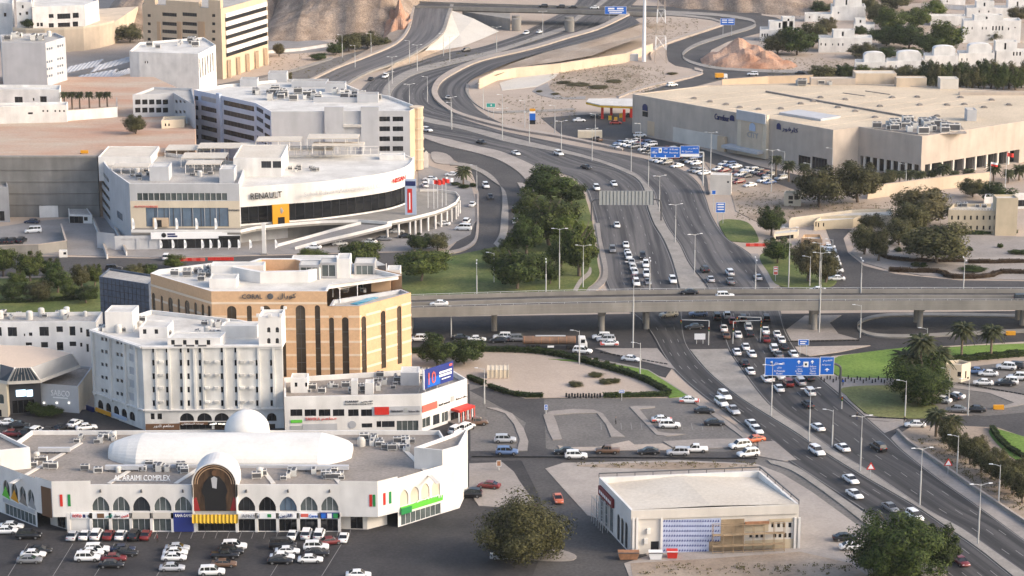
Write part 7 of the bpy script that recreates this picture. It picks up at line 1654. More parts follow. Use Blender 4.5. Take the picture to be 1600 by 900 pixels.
for x, y, w, t in ((1462, 682, 40, 634), (1488, 688, 36, 645)): palm('bushy palm at the head of the planted verge', x, y, t, w, 'palms of the planted verge', .3)
palm('tall date palm standing in the lawn, left of the gatehouse', 1437, 606, 516, 54, None, .2); palm('shaggy date palm beside the dark gatehouse tree', 1416, 600, 540, 56, None, .2); palm('leaning shaggy palm crown behind the dark gatehouse tree', 1462, 598, 534, 56, None, .2)
palm('date palm on the eastern lawn nearest the gatehouse', 1502, 562, 498, 44, None, .2); palm('date palm on the eastern lawn beside the orange barrier', 1548, 560, 502, 42, None, .2)
for x, y, t, w in ((1212, 278, 240, 24), (1232, 284, 248, 26), (1256, 290, 252, 24), (1390, 294, 262, 22), (1405, 294, 264, 22), (1421, 292, 262, 24), (1438, 291, 264, 22), (1456, 290, 262, 22), (1473, 290, 252, 30), (1490, 288, 264, 22), (1512, 287, 260, 26), (1552, 284, 252, 28), (1592, 282, 254, 28), (1575, 286, 262, 22)): palm('date palm in the row along the mall ground floor', x, y, t, w, 'date palms along the mall')
for x in (101, 113, 125, 140, 156, 168): palm('date palm in the row behind the white garden wall', x, 172, 141, 17, 'palms behind the garden wall', ZP)
palm('single date palm with shrubs at the dealership forecourt edge', 724, 288, 256, 30)
for x, y, w in ((713, 290, 16), (726, 294, 20), (740, 292, 14)): bush('low shrub under the single forecourt palm', x, y, w, 1.3, 'dark', 'shrubs under the forecourt palm')
tree('round dry green tree alone on the sandy plateau', 212, 209, 34, 180, 'olive', None, ZP, .1)
for a in ((545, 80, 40, 52, 'olive'), (575, 76, 44, 50, 'olive'), (598, 76, 30, 58, 'olive'), (525, 86, 32, 66, 'dark')): tree('{} thicket tree below the brown hill by the ramp', *a, 'thicket by the ramp', trunkh=.05)
tree('small dry tree beside the tan tower forecourt', 436, 88, 20, 68, 'dry', trunkh=.1); tree('dark bush tree beside the far service road', 498, 94, 26, 82, 'dark', trunkh=.05); tree('small bush tree on the kerb of the ramp', 452, 126, 12, 113, 'dry', trunkh=.05)
tree('brownish tree between the terrace wall and the tan tower', 203, 66, 42, 38, 'olive', trunkh=.05); tree('dark tree beside the narrow white villa', 44, 44, 22, 28, 'dark', None, 10, .1)
for x in (134, 143, 151): bush('clipped shrub on the curved villa terrace', x, 40, 11, 2.6, 'dark', 'shrubs on the villa terrace', 10.5)
UR = '{} tree among the white villas of the slope'
for a in ((1215, 84, 50, 52, 'olive'), (1245, 86, 60, 44, 'dark'), (1270, 74, 46, 36, 'olive'), (1292, 54, 36, 28, 'dry'), (1283, 22, 34, 2, 'dark'), (1385, 72, 56, 38, 'dark'), (1420, 76, 60, 36, 'dark'), (1392, 50, 52, 14, 'leaf'), (1430, 44, 50, 8, 'leaf'), (1372, 36, 40, 6, 'olive'), (1478, 82, 60, 34, 'leaf'), (1450, 84, 40, 50, 'dark'), (1462, 26, 36, 0, 'bright'), (1350, 90, 50, 68, 'olive'), (1380, 92, 44, 72, 'dark'), (1425, 92, 40, 74, 'dark'), (1358, 22, 34, -4, 'olive'), (1400, 14, 50, -14, 'olive'), (1345, 56, 24, 40, 'dark'), (1553, 66, 24, 48, 'olive'), (1590, 34, 30, 10, 'dry'), (1500, 62, 30, 44, 'dark'), (1230, 66, 36, 44, 'olive'), (1335, 12, 22, -4, 'leaf')): tree(UR, a[0], a[1], a[2], a[3], a[4], 'trees among the hillside villas', trunkh=.06)
RB = '{} tree in the dense row behind the mall roof'
rnd = random.Random(9)
for i in range(17):
 x = 1452 + i * 9.6; tree(RB, x, 139 + rnd.uniform(-2, 2), rnd.uniform(30, 46), 90 + rnd.uniform(0, 18), ('dark', 'olive', 'leaf')[i % 3], 'tree row behind the mall', trunkh=.05)
for a in ((1285, 124, 44, 102, 'olive'), (1322, 124, 40, 100, 'dark'), (1352, 126, 38, 102, 'leaf'), (1382, 126, 34, 104, 'dry'), (1412, 126, 34, 102, 'olive'), (1438, 128, 34, 104, 'olive')): tree('{} bushy tree in the thin row between mall roof and terrace villas', *a, 'thin tree row behind the mall', trunkh=.05)
bush('round dark shrub bed before the showroom lettering', 78, 648, 48, 2.4, 'dark', None, .1); bush('dark creeper shrub beside the showroom screen', 54, 646, 26, 3.0, 'dark', None, .1)
# hedges
hedge('long clipped hedge with paired bushes along the sandy lot', [(640, 552), (700, 550), (760, 549), (850, 553), (925, 570), (1000, 593), (1045, 617)], 1.4, 1.1, 'leafdark'); hedge('clipped hedge on the lower edge of the sandy lot', [(1044, 619), (1000, 620), (945, 621)], 1.2, .9); hedge('clipped hedge on the street corner of the sandy lot', [(765, 606), (790, 615), (822, 621), (846, 621)], 1.2, .9); hedge('short hedge stub at the sandy lot corner by the bank', [(733, 592), (756, 602)], 1.3, .9)
for i, (x, y) in enumerate(((840, 551), (860, 554), (878, 557), (897, 561), (914, 565), (931, 568), (948, 573), (958, 577), (970, 581), (980, 585), (988, 589), (1003, 596), (1012, 601), (1020, 606), (1030, 611), (1037, 615))): bush('clipped round bush on the grass strip beside the hedge', x, y - 2, 10, 1.2, 'dark', 'round bushes along the hedge', .2)
for x, y, w in ((900, 604, 28), (931, 589, 26), (947, 599, 28)): bush('low round shrub bed on the bare sand of the hedged lot' if x < 940 else 'widest shrub bed on the bare sand of the hedged lot', x, y, w, 1.0, 'olive', 'round beds on the sandy lot' if x < 940 else None, .14, 'shrub_bed', 1.7)
bush('shrub bed touching the widest bed on the sandy lot', 960, 598, 20, 1.0, 'olive', None, .14, 'shrub_bed', 1.5)
hedge('reddish serpentine hedge along the side road', [(1390, 424), (1430, 426), (1470, 427), (1482, 434), (1520, 435), (1550, 433), (1560, 428), (1600, 428), (1640, 431)], 1.6, 1.0, 'leafbrown'); hedge('reddish straight hedge in the police garden', [(1514, 412), (1560, 412), (1600, 411), (1640, 411)], 1.5, 1.0, 'leafbrown'); hedge('curved reddish hedge round the garden trees', [(1372, 396), (1385, 404), (1400, 407), (1440, 410), (1505, 410)], 1.3, .9, 'leafbrown'); hedge('green hedge at the foot of the police post', [(1508, 367), (1540, 366), (1588, 364)], 1.4, 1.0, 'leafdark'); hedge('green hedge beside the side road bend', [(1296, 356), (1320, 352), (1345, 346)], 1.4, 1.1, 'leafdark'); hedge('dark hedge at the back edge of the eastern lawn', [(1478, 567), (1530, 562), (1600, 556), (1640, 554)], 1.6, 1.3, 'leafdark'); hedge('dark hedge row on the western lawn', [(0, 474), (40, 473), (100, 470), (150, 467)], 1.2, 1.0, 'leafdark'); hedge('low hedge beside the verge lawn strip', [(1550, 672), (1562, 690), (1580, 706), (1600, 718)], 1.2, 1.0, 'leafdark')
for x, y, w in ((1391, 383, 14), (1404, 394, 16), (1422, 393, 14), (1430, 417, 18), (1442, 418, 16), (1522, 424, 40), (1563, 388, 12), (1515, 393, 14), (1585, 397, 22), (1598, 398, 18)): bush('dark reddish shrub clump in the paved police garden', x, y, w, 1.4, 'dark', 'shrub clumps of the police garden', .2)
for x, y, w in ((843, 144, 12), (868, 148, 14), (905, 133, 40), (935, 137, 36), (880, 130, 28), (1050, 116, 20), (960, 128, 30)): bush('dry scrub bush on the bare wadi ground', x, y, w, .8, 'dry', 'dry scrub in the wadi', .02)
# ================================================================ LAMPS, SIGNS, POLES
def lamp_mesh(h, arms, ln=1.6):
 mb = MB(); mb.tube((0, 0, 0), (0, 0, h), .13, .075, 8); mb.tube((0, 0, 0), (0, 0, .6), .2, .2, 8)
 return mb.mesh('pole', 'galv')
def lamp_arm(ln):
 mb = MB(); mb.tube((0, 0, 0), (ln * .6, 0, .28), .06, .05, 6); mb.tube((ln * .6, 0, .28), (ln, 0, .3), .05, .05, 6); return mb.mesh('arm', 'galv')
def lamp_head():
 mb = MB(); mb.add([(0, -.16, 0), (.8, -.1, .02), (.8, .1, .02), (0, .16, 0), (0, -.16, .12), (.8, -.08, .1), (.8, .08, .1), (0, .16, .12)], [(3, 2, 1, 0), (4, 5, 6, 7), (0, 1, 5, 4), (1, 2, 6, 5), (2, 3, 7, 6), (3, 0, 4, 7)]); return mb.mesh('lamp_head', 'signwhite')
LP, LA, LH = lamp_mesh(1, 1), lamp_arm(1.6), lamp_head()
def lamp(label, x, yb, h, arms=2, rz=0.0, group=None, zb=0.2, world=None):
 p = Vector(world) if world else G(x, yb); t = thing('street_lamp', label, 'street lamp', (p.x, p.y, zb if not world else p.z), rz, group)
 ob('pole', LP, t, (0, 0, 0), 0, (.8, .8, h))
 for i in range(arms):
  a = math.pi * i; q = ob('arm', LA, t, (0, 0, h - .3), a); ob('lamp_head', LH, q, (1.5, 0, .3))
for k, (x, y) in enumerate(((848, 56), (776, 82), (703, 98), (652, 112), (613, 132), (608, 158), (640, 178), (705, 200), (785, 219), (827, 225), (877, 240), (925, 253), (986, 270), (1013, 293), (1030, 332), (1055, 380), (1085, 430))): lamp('twin armed galvanised lamp on the freeway median north of the flyover', x, y, 11.5, 2, R(20), 'median lamps north of the flyover', .36)
for x, y in ((1264, 692), (1344, 738), (1437, 792), (1528, 852), (1205, 652)): lamp('twin armed galvanised lamp on the freeway median south of the flyover', x, y, 12, 2, R(10), 'median lamps south of the flyover', .36)
for x, y in ((668, 160), (706, 203), (755, 172), (785, 190), (930, 222), (1000, 238), (820, 200), (867, 208), (640, 100), (580, 88), (535, 90), (693, 88), (555, 108)): lamp('single armed lamp on the outer kerb of the upper freeway bends', x, y, 10.5, 1, R(200), 'outer kerb lamps of the upper bends', .1)
for x, y, h in ((874, 452, 17), (1232, 450, 17), (1280, 452, 13), (989, 544, 22), (1280, 520, 21), (911, 450, 12), (1205, 300, 14), (1110, 270, 14)): lamp('tall twin headed lamp mast near the flyover', x, y, h, 2, 0, 'tall lamp masts near the flyover', .1)
for x, y in ((745, 462), (853, 460), (1015, 458), (1180, 457), (1345, 458), (1505, 457)):
 p = G(x, y, FLY_Z); lamp('lamp on the barrier of the flyover', x, y, 9, 2, R(90), 'flyover barrier lamps', 0, (p.x, p.y, FLY_Z))
for x, y in ((772, 442), (705, 528), (1344, 528), (1447, 566), (1482, 632), (1495, 742), (1560, 790), (745, 298), (1225, 275), (1265, 295), (1300, 270), (1415, 296), (757, 632), (1300, 700), (905, 570), (1000, 590), (1512, 650), (1414, 652), (1265, 448), (1300, 420)): lamp('single armed lamp beside a side street or car park', x, y, 8.5, 1, R(170), 'side street lamps', .1)
def road_sign(name, label, panels, posts, zc, cat='sign', facing=-1, back=False, texts=()):
 """panels: (x0,y0,x1,y1,material) pixels on one vertical plane through the first post foot"""
 f = G(*posts[0]); w = WF((f.x - 60, f.y), (f.x + 60, f.y)); b = Bld(name, label, cat, f)
 for r in panels:
  m = r[4]; b.panel(w, r[:4], m, .16, .12, 'sign_panel')
  if back:
   u0, u1, a, c = w.rect(r[:4]); n = max(3, int((u1 - u0) / 1.1))
   for i in range(n + 1): u = u0 + (u1 - u0) * i / n; b.panel(w, (u - .07, u + .07, a + .02, c - .02), 'metaldark', .285, .08, 'rib', px=False)
  elif not (len(r) > 5 and r[5]):
   u0, u1, a, c = w.rect(r[:4]); e = .09
   for q in ((u0, u1, a, a + e), (u0, u1, c - e, c), (u0, u0 + e, a + e, c - e), (u1 - e, u1, a + e, c - e)): b.panel(w, q, 'signwhite', .285, .015, 'border', px=False)
 for t in texts:
  x0, y0, x1, y1, s = t[:5]
  if s in ('|up', '|upleft', '|bar', '|badge', '|ur'):
   u0, u1, a, c = w.rect((x0, y0, x1, y1))
   if s == '|badge': b.panel(w, (u0, u1, a, c), 'signwhite', .29, .02, 'route_badge', px=False); b.panel(w, (u0 + (u1 - u0) * .3, u1 - (u1 - u0) * .3, a + (c - a) * .3, c - (c - a) * .3), 'black', .32, .02, 'route_badge', px=False)
   elif s == '|bar': b.panel(w, (u0, u1, a, c), 'signwhite', .29, .02, 'legend_line', px=False)
   else:
    um = (u0 + u1) / 2; zm = a + (c - a) * .45; pts = [(um - .1, a), (um + .1, a), (um + .1, zm), (u1, zm), (um, c), (u0, zm), (um - .1, zm)]
    if s == '|upleft': pts = [(u1 - .2, a), (u1, a), (u1, c - .2), (u0 + .5, c - .2), (u0 + .5, c), (u0, c - .35), (u0 + .5, c - .7), (u0 + .5, c - .45), (u1 - .2, c - .45)]
    mb = MB(); k = len(pts); mb.add([w.p(u, z, .31) for u, z in pts] + [w.p(u, z, .29) for u, z in pts], [tuple(range(k))] + [((i + 1) % k, i, k + i, k + (i + 1) % k) for i in range(k)]); b.part('arrow', mb, 'signwhite')
  else: b.text(w, x0, y0, x1, y1, s, t[6] if len(t) > 6 else 'signwhite', .32, .01, 'legend', arabic=(len(t) > 5 and t[5] == 'ar'))
 return b, w
# big direction sign over the southern carriageway
b, w = road_sign('direction_sign', 'large blue direction sign with arrows hung over the freeway south of the flyover', [(1195, 558.5, 1280.6, 586.5, 'signblue'), (1281.2, 557, 1303, 585, 'signblue')], [(1312, 622)], 0,
 texts=[(1208, 565.5, 1225, 570, 'المطار', 'ar'), (1203, 563, 1207, 570, '|upleft'), (1214, 572.5, 1221, 576, 'روي', 'ar'), (1209, 577.5, 1226, 580.5, 'Al Mutanabi'), (1213, 581.5, 1222, 584.5, 'Ruwi'),
   (1245, 562, 1251, 568, '|up'), (1244, 569.5, 1254, 573, 'السيب', 'ar'), (1245, 574, 1253, 577, 'نزوى', 'ar'), (1242, 577.8, 1254, 580.6, 'A Seeb'), (1244, 581.5, 1252, 584.5, 'Nizwa'), (1255, 564.5, 1263, 573, '|badge'), (1266, 562, 1272, 568, '|up'), (1265, 569.5, 1275, 573, 'مسقط', 'ar'), (1265, 574, 1275, 577, 'مطرح', 'ar'), (1266, 577.8, 1274, 580.6, 'Muscat'), (1265, 581.5, 1275, 584.5, 'Matrah'),
   (1286, 561, 1300, 565, 'القرم', 'ar'), (1284, 568, 1298, 571, 'Al Qurum'), (1288, 574.5, 1296, 580, '|up')])
f = G(1312, 622); zc = w.uv(1250, 572)[1]
mb = MB(); mb.tube((f.x, f.y, 0), (f.x, f.y, zc - .6), .3, .26, 10)
arc = [(f.x - 2.2 * (1 - math.cos(a * math.pi / 12)), zc - .6 + 1.2 * math.sin(a * math.pi / 12)) for a in range(7)]
for i in range(6): mb.tube((arc[i][0], f.y, arc[i][1]), (arc[i + 1][0], f.y, arc[i + 1][1]), .26, .25, 10, caps=False)
xl = w.p(w.uv(1193, 572)[0], 0).x; mb.tube((arc[-1][0], f.y, arc[-1][1]), (xl, f.y, arc[-1][1]), .24, .18, 10); b.part('mast_arm', mb, 'metaldark'); b.done()
# sign over the northern bend
b, w = road_sign('direction_sign', 'wide blue direction sign over the freeway before the shopping mall', [(1016.5, 229.5, 1062.5, 246, 'signblue'), (1063, 227.5, 1092.5, 240.5, 'signblue'), (1063, 240.8, 1092.5, 244.5, 'signwhite', 1)], [(1098, 290)], 0,
 texts=[(1029, 231, 1034, 238.5, '|badge'), (1020, 232, 1027, 235, 'السيب', 'ar'), (1019, 237, 1027, 239.5, 'Seeb'), (1037, 231, 1043, 234, 'روي', 'ar'), (1037, 236, 1043, 239, 'Ruwi'), (1046, 231.5, 1060, 234.5, 'Al Khuwair'), (1046, 237, 1060, 239.5, 'Bawshar'), (1075, 230.5, 1090, 233.5, 'القرم', 'ar'), (1065, 235, 1082, 238, 'Al Qurum'), (1022, 242, 1025, 245, '|up'), (1038, 242, 1041, 245, '|up'), (1053, 242, 1056, 245, '|up')])
f = G(1098, 290); zc = w.uv(1050, 238)[1]; xl = w.p(w.uv(1014, 238)[0], 0).x
mb = MB(); mb.tube((f.x, f.y, 0), (f.x, f.y, zc), .3, .26, 10); mb.tube((f.x, f.y, zc), (xl, f.y, zc), .24, .18, 10); b.part('mast_arm', mb, 'galv'); b.done()
# back of a gantry over the west carriageway
b, w = road_sign('sign_gantry', 'grey back of a ribbed sign panel on an arched gantry over the freeway', [(936, 298, 1021, 320, 'signgrey')], [(924, 346)], 0, back=True)
f = G(924, 346); g = w.p(w.uv(1033, 346)[0], 0); zc = w.uv(975, 311.5)[1]; mb = MB()
for s, x in ((1, f.x), (-1, g.x)):
 mb.tube((x, f.y, 0), (x, f.y, zc - 1.6), .26, .24, 10); pr = (x, f.y, zc - 1.6)
 for a in range(1, 7): q = (x + s * 1.6 * (1 - math.cos(a * math.pi / 12)), f.y, zc - 1.6 + 1.6 * math.sin(a * math.pi / 12)); mb.tube(pr, q, .24, .24, 10, caps=False); pr = q
mb.tube((f.x + 1.6, f.y, zc), (g.x - 1.6, f.y, zc), .24, .24, 10); b.part('gantry_frame', mb, 'metaldark'); b.done()
def small_sign(name, label, x, yb, r, m, texts=(), cat='sign', shape='r'):
 b, w = road_sign(name, label, [(*r, m)], [(x, yb)], 0, texts=texts, cat=cat); p = G(x, yb); zt = w.rect(r)[3]
 for dx in ((0,) if r[2] - r[0] < 14 else (-.3, .3)):
  X = w.p((w.rect(r)[0] + w.rect(r)[1]) / 2, 0).x + dx * (w.rect(r)[1] - w.rect(r)[0]); mb = MB(); mb.tube((X, p.y, 0), (X, p.y, zt), .09, n=6); b.part('post', mb, 'galv')
 b.done()
small_sign('direction_sign', 'blue overhead style sign beside the bridge end above the freeway', 962, 50, (945, 10, 979, 22, 'x')[:4], 'signblue', [(950, 12, 960, 14.5, '|bar'), (950, 16, 975, 17.5, '|bar'), (964, 12, 974, 14.5, '|bar'), (952, 19, 972, 20.5, '|bar')])
small_sign('direction_sign', 'blue sign at the hairpin of the villa road', 1136, 56, (1125.5, 28.5, 1148, 39), 'signblue', [(1128, 30.5, 1136, 32, '|bar'), (1138, 30.5, 1146, 32, '|bar'), (1128, 34, 1136, 35.5, '|bar'), (1138, 34, 1146, 35.5, '|bar')])
small_sign('direction_sign', 'small tall blue sign beside the white utility cabin', 1125, 350, (1118.5, 316, 1133, 332), 'signblue', [(1121, 318, 1131, 320, '|bar'), (1121, 322, 1131, 324, '|bar'), (1121, 326, 1131, 328, '|bar')])
small_sign('direction_sign', 'little blue square sign above the slip road kerb', 1117, 330, (1112, 297, 1118.5, 303.5), 'signblue')
small_sign('direction_sign', 'teal green sign on the gas station approach', 767, 184, (760, 161, 774, 167.5), 'teal', [(766, 162.5, 769, 166, '|up')])
small_sign('direction_sign', 'blue arrow shaped sign on the eastern pavement under the flyover', 1256, 556, (1247, 530, 1264, 539), 'signblue', [(1250, 532.5, 1260, 534, '|bar'), (1250, 535.5, 1258, 537, '|bar')])
small_sign('direction_sign', 'blank white arrow sign seen from behind on the traffic island', 1092, 538, (1085, 521, 1102, 530), 'signwhite')
small_sign('traffic_sign', 'small blue parking sign on the hedge of the sandy lot', 971, 626, (967, 609, 976, 613.5), 'signblue', [(968.5, 610.5, 974.5, 611.6, '|bar')])
small_sign('traffic_sign', 'small blue arrow sign at the street corner below the hedge', 853, 648, (850.5, 632, 856, 640), 'signblue', [(852, 634, 854.5, 638, '|up')])
small_sign('traffic_sign', 'brown sign board on the pavement right of the arcade mall', 779, 736, (776, 719, 783, 728), 'rust')
small_sign('traffic_sign', 'small orange board on the grass beside the parked police cars', 1212, 440, (1208.5, 416, 1215.5, 429), 'redlight', [(1209.5, 418, 1214.5, 420, '|bar'), (1209.5, 422, 1214.5, 424, '|bar')])
for (x, y) in ((1360, 748), (1481, 742)):   # triangular warning signs
 p = G(x, y); b = Bld('warning_sign', 'red edged triangular warning sign on the freeway median' if x < 1400 else 'red edged triangular warning sign on the verge barrier', 'sign', p)
 for s, m, o, n in ((.95, 'red', 0, 'border'), (.6, 'signwhite', .04, 'face')): mb = MB(); mb.add([(p.x - s, p.y - o, 2.0 + (.95 - s) * .5), (p.x + s, p.y - o, 2.0 + (.95 - s) * .5), (p.x, p.y - o, 2.0 + s * 1.72 + (.95 - s) * .5), (p.x - s, p.y - o + .03, 2.0 + (.95 - s) * .5), (p.x + s, p.y - o + .03, 2.0 + (.95 - s) * .5), (p.x, p.y - o + .03, 2.0 + s * 1.72 + (.95 - s) * .5)], [(0, 1, 2), (5, 4, 3), (0, 3, 4, 1), (1, 4, 5, 2), (2, 5, 3, 0)]); b.part(n, mb, m)
 mb = MB(); mb.tube((p.x, p.y + .06, 0), (p.x, p.y + .06, 2.6), .06, n=6); b.part('post', mb, 'galv')
def traffic_light(label, x, yb, h, arm, group):
 p = G(x, yb); b = Bld('traffic_light', label, 'traffic light', p, group)
 mb = MB(); mb.tube((p.x, p.y, 0), (p.x, p.y, h), .14, .1, 8)
 if arm: mb.tube((p.x, p.y, h), (p.x + arm, p.y, h + .2), .09, .07, 6)
 b.part('mast', mb, 'galv')
 for xx, zz in ((0, h - 2.2), (arm, h - .3)) if arm else ((0, h - .8),):
  mb = MB(); mb.box(p.x + xx - .22, p.y - .3, zz - .5, p.x + xx + .22, p.y - .1, zz + .6); b.part('signal_head', mb, 'black')
  for i, m in enumerate(('red', 'yellow', 'green')): mb = MB(); mb.tube((p.x + xx, p.y - .3, zz + .38 - .33 * i), (p.x + xx, p.y - .36, zz + .38 - .33 * i), .11, n=8); b.part('lens', mb, m)
for x, y, h, arm in ((1107, 540, 6.5, -7), (1188, 535, 6.5, -6), (1145, 538, 6, 7), (1315, 640, 3.4, 0)): traffic_light('traffic light mast at the junction under the flyover' if y < 600 else 'short traffic light on the bollard pavement', x, y, h, arm, 'junction traffic lights' if y < 600 else None)
def lattice():
 p = G(1032, 98); h = 42; t = Bld('lattice_mast', 'tall pale pink and white steel lattice telecom mast', 'mast', p)
 for s in range(7):
  z0, z1 = h * s / 7, h * (s + 1) / 7; w0, w1 = 2.6 * (1 - .09 * s), 2.6 * (1 - .09 * (s + 1)); mb = MB(); c0 = [(-w0, -w0), (w0, -w0), (w0, w0), (-w0, w0)]; c1_ = [(-w1, -w1), (w1, -w1), (w1, w1), (-w1, w1)]
  for i in range(4):
   j = (i + 1) % 4; A = (p.x + c0[i][0], p.y + c0[i][1], z0); B_ = (p.x + c1_[i][0], p.y + c1_[i][1], z1); A2 = (p.x + c0[j][0], p.y + c0[j][1], z0); B2 = (p.x + c1_[j][0], p.y + c1_[j][1], z1)
   mb.tube(A, B_, .11, n=5); mb.tube(A, B2, .045, n=5); mb.tube(A2, B_, .045, n=5); mb.tube(B_, B2, .045, n=5)
  t.part('section', mb, 'kerbpink' if s % 2 == 0 else 'signwhite')
 p = G(1006, 96); t = Bld('telecom_pole', 'white monopole telecom mast with equipment cabin', 'mast', p)
 mb = MB(); mb.tube((p.x, p.y, 0), (p.x, p.y, 34), .95, .55, 12); t.part('pole', mb, 'signwhite')
 for i in range(6): a = i * math.pi / 3; mb = MB(); mb.box(p.x + 1.7 * math.cos(a) - .2, p.y + 1.7 * math.sin(a) - .2, 28, p.x + 1.7 * math.cos(a) + .2, p.y + 1.7 * math.sin(a) + .2, 30.4); t.part('antenna', mb, 'signwhite')
 mb = MB(); mb.tube((p.x, p.y, 29), (p.x, p.y, 29.4), 1.8, 1.8, 12); t.part('platform', mb, 'galv'); mb = MB(); mb.box(p.x - 8, p.y + 1, 0, p.x - 2.5, p.y + 4, 3); t.part('cabin', mb, 'palegrey')
lattice()
def flag(name, label, x, yb, h, cols, rz=0, group=None, zb=0.0, feather=False):
 p = G(x, yb, zb); t = thing(name, label, 'flag', p, rz, group); mb = MB(); mb.tube((0, 0, 0), (0, 0, h), .07, .05, 6); mb.obj('pole', 'signwhite', t)
 if feather:
  mb = MB(); n = 8; vs = []
  for i in range(n + 1): z = .5 + (h - .5) * i / n; wd = .75 * math.sin(math.pi * (.25 + .65 * i / n)); vs += [(.05, .03 * math.sin(i), z), (.05 + wd, .12 * math.sin(i * 1.1), z)]
  mb.add(vs, [(2 * i, 2 * i + 1, 2 * i + 3, 2 * i + 2) for i in range(n)]); mb.obj('banner', cols, t)
 else:
  for k, m in enumerate(cols if isinstance(cols, tuple) else (cols,)):
   mb = MB(); n = 8; vs = []; hh = 1.3
   for i in range(n + 1): x_ = .08 + 2.2 * i / n; vs += [(x_, .18 * math.sin(i * .9), h - hh * (k + 1) / (len(cols) if isinstance(cols, tuple) else 1) - .35 * i / n), (x_, .18 * math.sin(i * .9), h - hh * k / (len(cols) if isinstance(cols, tuple) else 1) - .02 - .35 * i / n)]
   mb.add(vs, [(2 * i, 2 * i + 2, 2 * i + 3, 2 * i + 1) for i in range(n)]); mb.obj('cloth', m, t)
flag('flag', 'red and white flag on a tall pole before the beige wall, beside the police post', 1545, 320, 14, ('signwhite', 'red')); flag('flag', 'red flag on a tall pole beside the mall palms', 1570, 304, 14, ('red', 'red'))
for i, (x, y) in enumerate(((669, 325), (678, 326), (684, 325), (691, 323), (697, 321))): flag('flag', 'red brand flag on a pole at the circular deck edge' if i in (1, 2, 3) else 'white brand flag on a pole at the circular deck edge', x, y, 9, ('red',) if i in (1, 2, 3) else ('signwhite',), 0, 'deck flags', DT)
for x in (207, 242, 275, 306, 336): flag('feather_flag', 'white feather flag on the dealership terrace edge', x, 360.5, 3.8, 'signwhite', 0, 'terrace feather flags', DT, True)
for x in (250, 269, 288, 315, 328, 341, 357, 372, 390, 430): flag('feather_flag', 'white feather flag on the ground before the tyre shop', x, 390, 3.0, 'signwhite', 0, 'ground feather flags', 0.05, True)
p = G(413, 398); b = Bld('white_mast', 'white square advertising mast on the dealership kerb', 'mast', p); mb = MB(); mb.box(p.x - .55, p.y - .4, 0, p.x + .55, p.y + .4, 9.5); b.part('shaft', mb, 'white'); mb = MB(); mb.box(p.x - .9, p.y - .7, 0, p.x + .9, p.y + .7, .5); b.part('base', mb, 'concrete')
# bollards on the pavement crossing
BO = MB().tube((0, 0, 0), (0, 0, .75), .16, .14, 8).dome((0, 0, .75), .17, .16, 8, 3).mesh('bollard', 'black')
for i in range(24):
 x = 1283 + i * 4.7; p = G(x, 595 + 3 * math.sin(i * 1.9) + i * .12); tag(ob('bollard', BO, None, (p.x, p.y, .17)), 'short black bollard on the pavement between the two lawns', 'bollard', 'bollards between the lawns')
for i in range(13):
 p = G(885 + i * 4.4, 621 + (i % 2)); tag(ob('bollard', BO, None, (p.x, p.y, .02), 0, (1.5, 1.5, 1.2)), 'black bollard in the gap of the lot hedge', 'bollard', 'bollards in the hedge gap')
for px, g, lab in ((((1230, 535), (1340, 533)), 'chequered kerb under the flyover', 'black kerb block beside the eastern pavement under the flyover'), (((1330, 652), (1415, 656)), 'kerb blocks by the dry lawn', 'black kerb block along the dry lawn'), (((1500, 600), (1600, 618)), 'kerb blocks by the car park', 'black kerb block round the gatehouse car park'), (((940, 552), (1040, 570)), 'kerb blocks by the truck', 'black kerb block on the island beside the tanker'), (((740, 715), (1180, 718)), 'kerb blocks of the cross street', 'black kerb block along the cross street median')):
 n = int(abs(px[1][0] - px[0][0]) / 6.5); KB = MB().box(-.45, -.12, 0, .45, .12, .22).mesh('kerb_block', 'black') if 'KBM' not in globals() else KBM
 KBM = KB
 a, c = G(*px[0]), G(*px[1])
 for i in range(n + 1): q = a.lerp(c, i / n); tag(ob('kerb_block', KBM, None, (q.x, q.y, .17), math.atan2((c - a).y, (c - a).x)), lab, 'kerb', g)
